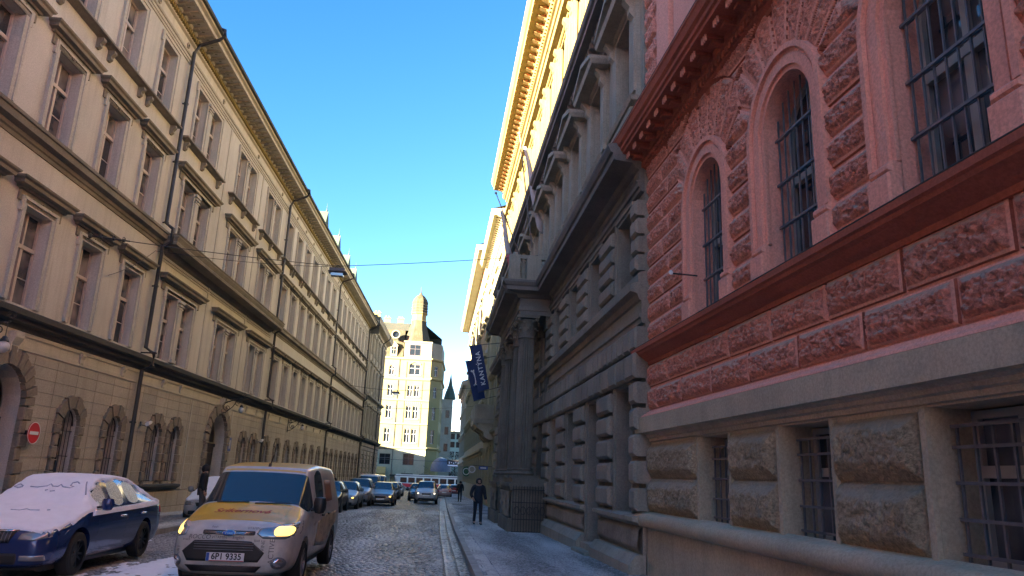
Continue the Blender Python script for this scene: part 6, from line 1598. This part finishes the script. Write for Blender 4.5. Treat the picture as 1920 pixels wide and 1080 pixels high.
    skinmesh('jacket', Q, [(0, 1), (1, 2), (2, 3), (3, 4), (4, 5), (5, 6), (6, 7), (7, 8), (4, 9), (9, 10), (10, 11), (11, 12)], [tuple(q*k for q in r) for r in ((.205, .15), (.20, .15), (.19, .145), (.20, .15), (.085, .085), (.095, .095), (.08, .08), (.075, .075), (.06, .06), (.095, .095), (.08, .08), (.075, .075), (.06, .06))], cloth[jacket], root)
    skinmesh('trousers', [J['pel'], J['lh'], J['lk'], J['la']+Vector((0, 0, -.03*k)), J['rh'], J['rk'], J['ra']+Vector((0, 0, -.03*k))], [(0, 1), (1, 2), (2, 3), (0, 4), (4, 5), (5, 6)], [q*k for q in (.13, .105, .072, .06, .105, .072, .06)], cloth[legs], root)
    for a, t in (('la', 'lt'), ('ra', 'rt')):
        hl = J[a]+Vector((0, .06*k, -.04*k)); skinmesh('shoe', [hl, (hl+J[t])/2, J[t]+Vector((0, 0, 0))], [(0, 1), (1, 2)], [.05*k, .048*k, .04*k], cloth['shoe'], root)
    # head: face features and hair or hood
    fd = (J['hd']-J['nk']).normalized(); hc = J['hd']+fd*.03*k; fwd_ = Vector((0, -1, 0)) if pose != 'lean' else Vector((0, -.6, -.8))
    mb = MB(); mb.ball((0, 0, 0), .098*k, 12, 1.18); hdm = mb.obj('head', M['skin'], root, smooth='all'); hdm.location = hc
    side = Vector((1, 0, 0)); 
    mb = MB(); nb = fwd_*.098*k; mb.tube([nb+Vector((0, 0, .02*k)), nb*1.16+Vector((0, 0, -.02*k)), nb*1.02+Vector((0, 0, -.03*k))], [.008*k, .014*k, .010*k], 6); mb.obj('nose', M['skin'], hdm, smooth='all')
    for sg in (-1, 1):
        mb = MB(); c = nb*.93+side*sg*.034*k+Vector((0, 0, .022*k)); mb.ball(c, .011*k, 6); mb.obj('eye', 'black', hdm, smooth='all')
        mb = MB(); c = side*sg*.098*k+Vector((0, .01*k, 0)); mb.ball(c, .022*k, 6); mb.obj('ear', M['skin'], hdm, smooth='all')
    mb = MB(); mb.tube([nb*.98+side*-.022*k+Vector((0, 0, -.052*k)), nb*1.0+Vector((0, 0, -.055*k)), nb*.98+side*.022*k+Vector((0, 0, -.052*k))], .006*k, 5); mb.obj('mouth', simple('lips%d' % int(loc[1]), (.25, .08, .07), .5), hdm)
    back = hc-fwd_*.03*k+Vector((0, 0, .012*k))
    mb = MB(); n1, n2 = 14, 16; Vv = []; Fq = []; rr = (.128 if hood else .112)*k
    for i in range(n1+1):
        th = PI*i/n1*.80
        for j in range(n2):
            ph = 2*PI*j/n2; d = Vector((math.sin(th)*math.cos(ph), 0, 0)); u_ = side; w_ = fwd_.cross(side).normalized()
            Vv.append(back-fwd_*math.cos(th)*rr*1.0+u_*math.sin(th)*math.cos(ph)*rr+w_*math.sin(th)*math.sin(ph)*rr*1.12)
    for i in range(n1):
        for j in range(n2): Fq.append((i*n2+j, i*n2+(j+1) % n2, (i+1)*n2+(j+1) % n2, (i+1)*n2+j))
    mb.add(Vv, Fq); mb.obj('hood' if hood else 'hair', cloth[jacket] if hood else cloth['hair'], root, smooth='all')
    if hood:
        mb = MB(); th = PI*.80; mb.tube([back-fwd_*math.cos(th)*rr+side*math.sin(th)*math.cos(2*PI*j/16)*rr*1.05+fwd_.cross(side).normalized()*math.sin(th)*math.sin(2*PI*j/16)*rr*1.15 for j in range(17)], .022*k, 7, caps=False); mb.obj('hood_trim', cloth['fur_trim'], root, smooth='all')
    # hands: palm, four fingers of different lengths, thumb
    for wn, en, sg in (('lw', 'le', 1), ('rw', 're', -1)):
        d = (J[wn]-J[en]).normalized(); s_ = d.cross(Vector((0, -1, 0))); s_ = s_.normalized() if s_.length > .1 else Vector((1, 0, 0)); t_ = d.cross(s_).normalized(); b = J[wn]
        mb = MB(); a = [b+s_*.02*k+t_*q for q in (0,)]
        mb.tube([b, b+d*.04*k, b+d*.085*k], [.024*k, .036*k, .034*k], 8)
        for f, (off, ln) in enumerate(((-.027, .060), (-.009, .072), (.009, .068), (.026, .052))):
            p0 = b+d*.08*k+t_*off*k; mb.tube([p0, p0+d*ln*.5*k, p0+d*ln*.85*k-s_*.02*k, p0+d*ln*.95*k-s_*.035*k], [.0095*k, .009*k, .008*k, .006*k], 6)
        p0 = b+d*.025*k-t_*.028*k; mb.tube([p0, p0+d*.03*k-t_*.022*k, p0+d*.058*k-t_*.026*k], [.011*k, .010*k, .007*k], 6)
        mb.obj('hand', M['skin'], root, smooth='all')
    if bag: mb = MB(); mb.box(-.14*k, .14*k, -.26*k, -.13*k, .95*k, 1.35*k); bg_ = mb.obj('shoulder_bag', cloth['maroon_bag'], root, -1)
    return root
person('person in dark hooded parka and jeans walking towards us on the right pavement', (1.80, 29.9), rad(6), 1.74)
person('person in dark clothes walking away far down the right pavement', (2.35, 65.2), rad(176), 1.74, 'black_jacket', 'dark_jeans', 'away', hood=False)
person('person in a black hooded jacket standing beside the snow covered silver hatchback', (-7.72, 26.6), rad(112), 1.80, 'black_jacket', 'grey_trousers', 'away', hood=True)
person('person with dark hair standing behind the parked row on the left pavement', (-6.55, 50.5), rad(20), 1.86, 'black_jacket', 'dark_jeans', 'walk', hood=False)

# ------------------------------------------------------------------ things fixed to the left palace
def onL(u, o, z): 
    p = Vector((LX, LY, 0))+Vector((math.sin(AL), math.cos(AL), 0))*u+Vector((math.cos(AL), -math.sin(AL), 0))*o; return (p.x, p.y, z)
RZL = math.atan2(math.cos(AL), math.sin(AL))
def scroll_lamp(u, label, zl=3.95):
    """wrought iron scroll bracket with a hanging opal globe"""
    x, y, z = onL(u, .02, zl+.45); r = thing('wall_lamp', label, 'lamp', (x, y, z), RZL, 'scroll bracket lamps on the left palace')
    def spiral(c, r0, t0, t1, k=-.6): return [(0, c[0]+r0*math.exp(k*abs(t-t0)/PI)*math.cos(t), c[1]+r0*math.exp(k*abs(t-t0)/PI)*math.sin(t)) for t in [t0+(t1-t0)*i/22 for i in range(23)]]
    mb = MB(); mb.box(-.05, .05, 0, .03, -.55, .35); mb.tube([(0, 0, .05), (0, .35, .12), (0, .75, .30), (0, 1.0, .34)], .022, 6)
    mb.tube(spiral((.30, -.15), .24, PI/2, PI/2+3.3*PI), .016, 6); mb.tube(spiral((.78, .12), .18, -PI/2, -PI/2-3*PI), .014, 6); mb.tube(spiral((1.02, .46), .14, PI, PI-3*PI), .014, 6); mb.tube(spiral((.18, .25), .13, 0, 3*PI), .012, 6)
    mb.tube([(0, 0, -.45), (0, .25, -.38), (0, .55, -.1), (0, .8, .3)], .018, 6)
    for q in (.2, .5, .9): mb.ball((0, q, .16+q*.15), .035, 6)
    mb.obj('bracket', 'iron', r, -1, smooth=True)
    mb = MB(); mb.tube([(0, .95, .33), (0, .95, -.1)], .009, 5); mb.lathe((0, .95), [(.01, .0), (.05, -.02), (.09, -.1), (.10, -.12)], 12); mb.obj('lamp_cap', 'iron', r, -1)
    mb = MB(); mb.ball((0, .95, -.25), .13, 14, 1.05); mb.obj('globe', 'globe', r, -1, smooth='all')
scroll_lamp(5.65, 'iron scroll lamp with white globe above the arched gateway right of the twin windows')
scroll_lamp(19.4, 'farthest iron scroll lamp with white globe, beside the third drainpipe')
scroll_lamp(-12.8, 'iron scroll lamp at the left edge above the big rusticated arch', 3.8)
def camera_fix(u, z, o, label, root_loc=None):
    x, y, zz = root_loc or onL(u, .02, z); r = thing('security_camera', label, 'camera', (x, y, zz), RZL)
    mb = MB(); mb.box(-.05, .05, 0, .04, -.08, .08); mb.tube([(0, .03, -.03), (0, .2, -.06), (-.02, .26, .02)], .02, 6); mb.obj('bracket', 'iron_grey', r, -1)
    mb = MB(); mb.tube([(-.18, .30, -.01), (.16, .27, .07)], .065, 12); mb.box(-.2, .18, .21, .36, .085, .10); mb.obj('housing', 'white', r, -1, smooth=True)
camera_fix(-2.75, 2.92, 0, 'white security camera left of the twin arched windows')
camera_fix(12.5, 3.0, 0, 'white security camera beside the second drainpipe')
# signs
x, y, z = onL(-9.62, .24, 2.24); s = thing('no_entry_sign', 'round red no entry sign with white bar beside the big left arch', 'sign', (x, y, z), RZL)
simple('sign_red', (.60, .02, .03), .4); simple('sign_blue', (.03, .08, .30), .4)
mb = MB(); V_ = [(.28*math.cos(2*PI*i/32), 0, .28*math.sin(2*PI*i/32)) for i in range(32)]
mb.prism([(a, c) for a, _, c in V_], 0, .02); mb.obj('disc', MATS['sign_red'], s, -1)
mb = MB(); mb.box(-.2, .2, .02, .024, -.042, .042); mb.obj('bar', 'white', s, -1)
mb = MB(); mb.ring(0, 0, .265, .282, .019, .023, 0, 2*PI, 32); mb.obj('rim', 'white', s, -1); mb = MB(); mb.box(-.03, .03, -.24, 0, -.06, .06); mb.obj('fixing', 'iron', s, -1)
x, y, z = onL(7.55, .05, 2.62); s = thing('blue_plate', 'small blue upright plate right of the arched gateway', 'sign', (x, y, z), RZL)
mb = MB(); mb.box(-.22, .22, 0, .03, -.32, .32); mb.obj('plate', MATS['sign_blue'], s, -1); mb = MB(); mb.box(-.12, .12, .03, .034, -.2, .2); mb.cur = 0; mb.obj('pictogram', 'white_cloth', s, -1)
x, y, z = onL(7.55, .05, 2.02); s = tag(MB().obj('oval_plaque', 'white'), None)
bpy.data.objects.remove(s); mb = MB(); mb.prism([(.17*math.cos(2*PI*i/24), .24*math.sin(2*PI*i/24)) for i in range(24)], 0, .03)
tag(mb.obj('oval_plaque', 'palegrey', None, -1, (x, y, z), (0, 0, RZL)), 'pale oval plaque below the blue plate by the gateway', 'plaque')
# camera on the red palace window
r = thing('security_camera', 'small white security camera on a bar beside the smallest red arched window', 'camera', (4.06, 16.0, 5.0), 0)
rx = Vector((4.15, 14.2, 0))+Vector((math.sin(AR), math.cos(AR), 0))*(-2.66); r.location = (rx.x, rx.y, 5.02)
mb = MB(); mb.tube([(0, 0, 0), (-.42, .05, .03)], .014, 8); mb.obj('arm', 'iron', r); mb = MB(); mb.tube([(-.40, .14, .06), (-.47, -.04, .02)], .032, 12); mb.tube([(-.47, -.04, .02), (-.475, -.05, .018)], .036, 12); mb.obj('housing', 'white', r, smooth=True)

# ------------------------------------------------------------------ overhead wires and span lamps
def wire(name, label, pts, r=.012, sag=.0, group=None):
    P_ = []
    for a, b in zip(pts, pts[1:]):
        a, b = Vector(a), Vector(b)
        for i in range(12): t = i/12; P_.append(a.lerp(b, t)-Vector((0, 0, sag*4*t*(1-t))))
    P_.append(Vector(pts[-1])); mb = MB(); mb.tube(P_, r, 5); return tag(mb.obj(name, 'iron'), label, 'wire', group)
LP1 = Vector((-4.35, 29.0, 9.28))
anc = onL(-8.45, .05, 8.02)
x, y, z = anc; b_ = thing('wire_bracket', 'ornamental iron arm with rosette holding the lamp wire between the first two left windows', 'bracket', (x, y, z), RZL)
mb = MB(); mb.lathe((0, 0), [(.02, -.12), (.10, -.05), (.10, .05), (.02, .12)], 10); mb.tube([(0, .0, 0), (.3, .55, .02), (.55, .95, .05)], .022, 6)
for t in (.3, .6, .85): c = (.55*t, .95*t, .05*t); mb.ball(c, .05, 6); mb.tube([(c[0]+.1*math.cos(a*PI/4), c[1], c[2]+.1*math.sin(a*PI/4)) for a in range(8)], .012, 5)
mb.obj('arm', 'iron', b_, -1)
x2, y2, z2 = onL(-7.9, .98, 8.07)
wire('span_wire', 'wire carrying the nearest street lamp, from the left palace bracket across to the portico palace', [(x2, y2, z2), (LP1.x, LP1.y, LP1.z+.28), (4.0, 30.5, 11.05)], .014, .05)
wire('feed_cable', 'thinner feed cable dipping from the bracket to the nearest street lamp', [onL(-7.0, .1, 7.2), onL(-4.6, .35, 8.75), (LP1.x, LP1.y, LP1.z+.25)], .010, .12)
def span_lamp(p, label, k=1.0):
    r = thing('span_lamp', label, 'street lamp', p, 0, 'street lamps hung on wires over the street')
    mb = MB(); mb.box(-.30*k, .30*k, -.22*k, .22*k, -.02*k, .16*k); mb.add([(-.30*k, -.22*k, -.02*k), (.30*k, -.22*k, -.02*k), (.30*k, .22*k, -.02*k), (-.30*k, .22*k, -.02*k), (-.36*k, -.28*k, .02*k), (.36*k, -.28*k, .02*k), (.36*k, .28*k, .02*k), (-.36*k, .28*k, .02*k)], [(0, 1, 5, 4), (1, 2, 6, 5), (2, 3, 7, 6), (3, 0, 4, 7)]); mb.obj('housing', simple('lamp_housing%d' % int(p[1]), (.10, .10, .12), .5), r)
    mb = MB(); mb.box(-.24*k, .24*k, -.16*k, .16*k, -.14*k, -.02*k); mb.obj('lamp_glass', MATS['headlamp_glass'], r); mb = MB(); mb.tube([(-.15*k, 0, .15*k), (-.05*k, 0, .3*k), (.05*k, 0, .3*k), (.15*k, 0, .15*k)], .012, 5); mb.obj('hanger', 'iron', r)
span_lamp(LP1, 'nearest boxy grey street lamp hanging on a wire over the road')
LP2 = Vector((-4.1, 72, 9.0)); span_lamp(LP2, 'second hanging street lamp, small in front of the turret building', 1.1)
wire('span_wire', 'wire carrying the second, farther street lamp', [(-8.7, 72, 9.6), (LP2.x, LP2.y, LP2.z+.3), (4.0, 72, 10.0)], .02, .1)
wire('span_wire', 'thin third wire across the street beyond the second lamp', [(-8.3, 84, 8.6), (4.0, 84, 9.2)], .018, .25)
# tram contact wires
for yy in (TRY-.8, TRY+3): wire('contact_wire', 'tram contact wire along the cross street, %s track' % ('nearer' if yy < TRY else 'farther'), [(-60, yy, 4.0), (60, yy, 4.0)], .02)

# ------------------------------------------------------------------ banners, flags and signs on the right
def poly_thing(name, label, cat, mat, quads, th=.02, group=None):
    mb = MB()
    for q in quads:
        q = [Vector(p) for p in q]; n = (q[1]-q[0]).cross(q[3]-q[0]).normalized()*th
        mb.add([p for p in q]+[p+n for p in q], [(0, 1, 2, 3), (7, 6, 5, 4), (0, 4, 5, 1), (1, 5, 6, 2), (2, 6, 7, 3), (3, 7, 4, 0)])
    return mb
def unproj(px, py, Y):
    d = cR*((px-960)/F_PX)+cU*((540-py)/F_PX)+cW; t = Y/d.y; return Vector((0, 0, CAMH))+d*t
def banner(label, corners, Y, txt=None, bone=False):
    c = [unproj(a, b, Y) for a, b in corners]; o0 = sum(c, Vector())/4; r = thing('cloth_banner', label, 'banner', o0, 0, 'navy blue banners hanging from the house front'); c = [p-o0 for p in c]
    mb = MB(); nx, nz = 6, 14; V_ = []
    for k, oy in ((0, 0), (1, .02)):
        for j in range(nz+1):
            for i in range(nx+1):
                u, v = i/nx, j/nz; p = (c[0].lerp(c[1], u)).lerp(c[3].lerp(c[2], u), v); V_.append(p+Vector((0, oy+.03*math.sin(u*5+v*3), 0)))
    q = nx+1; N = q*(nz+1); Fq = []
    for s_ in (0, N): Fq += [(s_+j*q+i, s_+j*q+i+1, s_+(j+1)*q+i+1, s_+(j+1)*q+i) for j in range(nz) for i in range(nx)]
    for j in range(nz): Fq += [(j*q, (j+1)*q, N+(j+1)*q, N+j*q), (j*q+nx, (j+1)*q+nx, N+(j+1)*q+nx, N+j*q+nx)]
    mb.add(V_, Fq); mb.obj('cloth', 'blue_cloth', r, smooth=True)
    at = lambda u, v: (c[0].lerp(c[1], u)).lerp(c[3].lerp(c[2], u), v)+Vector((0, -.025+.03*math.sin(u*5+v*3), 0))
    W_ = (c[1]-c[0]).length; H_ = (c[3]-c[0]).length
    simple('banner_white', (.62, .64, .68), .7)
    if txt: project_text(txt, .42, lambda a, b: at(.58-b/W_*1.0, .52-a/H_), 'banner_white', 'lettering', r, off=.006, space=1.15)
    if bone:
        mb = MB(); pts = [at(.48+.10*math.sin(t*PI/8)-.05, .28+.34*t/8)+Vector((0, -.01, 0)) for t in range(9)]; mb.tube(pts, .05, 6)
        for v in (.27, .63):
            for du in (-.10, .12): mb.ball(at(.45+du, v), .07, 6)
        mb.obj('bone_emblem', MATS['banner_white'], r)
    mb = MB(); a, b = c[0], c[1]; mb.tube([a-(b-a)*.05+Vector((0, .01, .02)), b+(b-a)*2.4+Vector((0, .01, -.15))], .025, 6); mb.obj('pole', 'iron', r)
    mb = MB(); a, b = c[3], c[2]; mb.tube([a+Vector((0, .01, -.02)), b+(b-a)*1.6+Vector((0, .01, -.1))], .02, 6); mb.obj('lower_pole', 'iron', r)
banner('near navy blue banner reading KANTÝNA in white letters', [(880, 649), (902.5, 645.5), (917.5, 729), (897, 735)], 46, 'KANTÝNA')
banner('farther navy blue banner with a white bone emblem, partly behind the lettered one', [(873, 678), (894, 673), (910, 746), (888, 752)], 49.5, None, True)
def flag(label, base, tip, cloth_pts, mat, w0, w1):
    r = thing('flag_on_pole', label, 'flag', base, 0, 'furled flags on the portico balcony'); b = Vector(base)
    mb = MB(); mb.tube([Vector((0, 0, 0)), Vector(tip)-b], .035, 8, r2=.02); mb.ball(Vector(tip)-b, .06, 8); mb.obj('pole', 'iron_grey', r, smooth=True)
    mb = MB(); P_ = [Vector(p)-b for p in cloth_pts]; n = 24; pts = []; rr = []
    for i in range(n+1):
        t = i/n; p = P_[0].lerp(P_[1], t); pts.append(p+Vector((.03*math.sin(t*9), .03*math.cos(t*7), 0))); rr.append((w0+(w1-w0)*t)*(1 if t < .93 else max(.1, (1-t)/.07)))
    k_ = 16 if mat == 'red_cloth' else n
    mb.tube(pts[:k_+1], rr[:k_+1], 9); mb.obj('flag_cloth', 'white_cloth', r, smooth='all')
    if k_ < n: m2 = MB(); m2.tube(pts[k_:], [q*1.04 for q in rr[k_:]], 9); m2.obj('red_stripe', 'red_cloth', r, smooth='all')
    return r
# furled cloths hang along their slanting poles
flag('nearer furled white flag on a slanting pole above the portico balcony', (3.6, 30.0, 11.2), unproj(974, 250, 28.6), [unproj(984, 275, 28.6), unproj(1016, 438, 29.6)], 'white_cloth', .07, .20)
flag('farther furled pale and red flag on a slanting pole at the portico edge', (3.6, 33.6, 11.6), unproj(930, 362, 32.4), [unproj(940, 395, 32.6), unproj(962, 518, 33.2)], 'red_cloth', .07, .18)
def sign_box(name, label, px, py, Y, w_, h_, mat, frame='iron', x_to=4.0, shape='rect'):
    p = unproj(px, py, Y); r = thing(name, label, 'sign', p, 0); mb = MB()
    if shape == 'rect': mb.box(-w_/2, w_/2, -.06, .06, -h_/2, h_/2)
    else: mb.prism([(w_/2*math.cos(2*PI*i/24), h_/2*math.sin(2*PI*i/24)) for i in range(24)], -.06, .06)
    mb.obj('panel', mat, r, -1); mb = MB(); mb.box(-w_*.32, w_*.32, .06, .065, -h_*.18, h_*.18) if shape == 'rect' else mb.ring(0, 0, w_*.34, w_*.42, .06, .066, 0, 2*PI, 20); mb.obj('marking', 'white', r, -1)
    mb = MB(); mb.tube([(0, 0, h_/2), (x_to-p.x, 0, h_/2)], .02, 6); mb.obj('bracket', 'iron', r, -1); return r
sign_box('hanging_sign', 'small dark blue sign sticking out low on the right house row', 906, 877.5, 52, .62, .22, MATS['sign_blue'])
sign_box('hanging_sign', 'round white sign next to the small blue one', 885, 880, 60, .62, .62, 'palegrey', shape='round')
sign_box('hanging_sign', 'round dark green sign left of the round white one', 874, 884, 85, .9, 1.1, simple('sign_green', (.01, .10, .04), .4), shape='round')
mb = MB(); mb.box(-2.4, 2.2, 0, .5, -.7, .7); mb.cur = 1
for k in range(9): mb.box(-2.0+.45*k, -1.8+.45*k, .5, .53, -.1+.15*(k % 2), .35-.1*(k % 3))
mb.box(-2.2, 2.0, .5, .53, -.6, -.3)
tag(mb.obj('shop_sign', ['black', MATS['banner_white']], None, -1, (5.0, 157, 3.9)), 'dark shop sign with white letters beyond the tram at the right', 'sign')
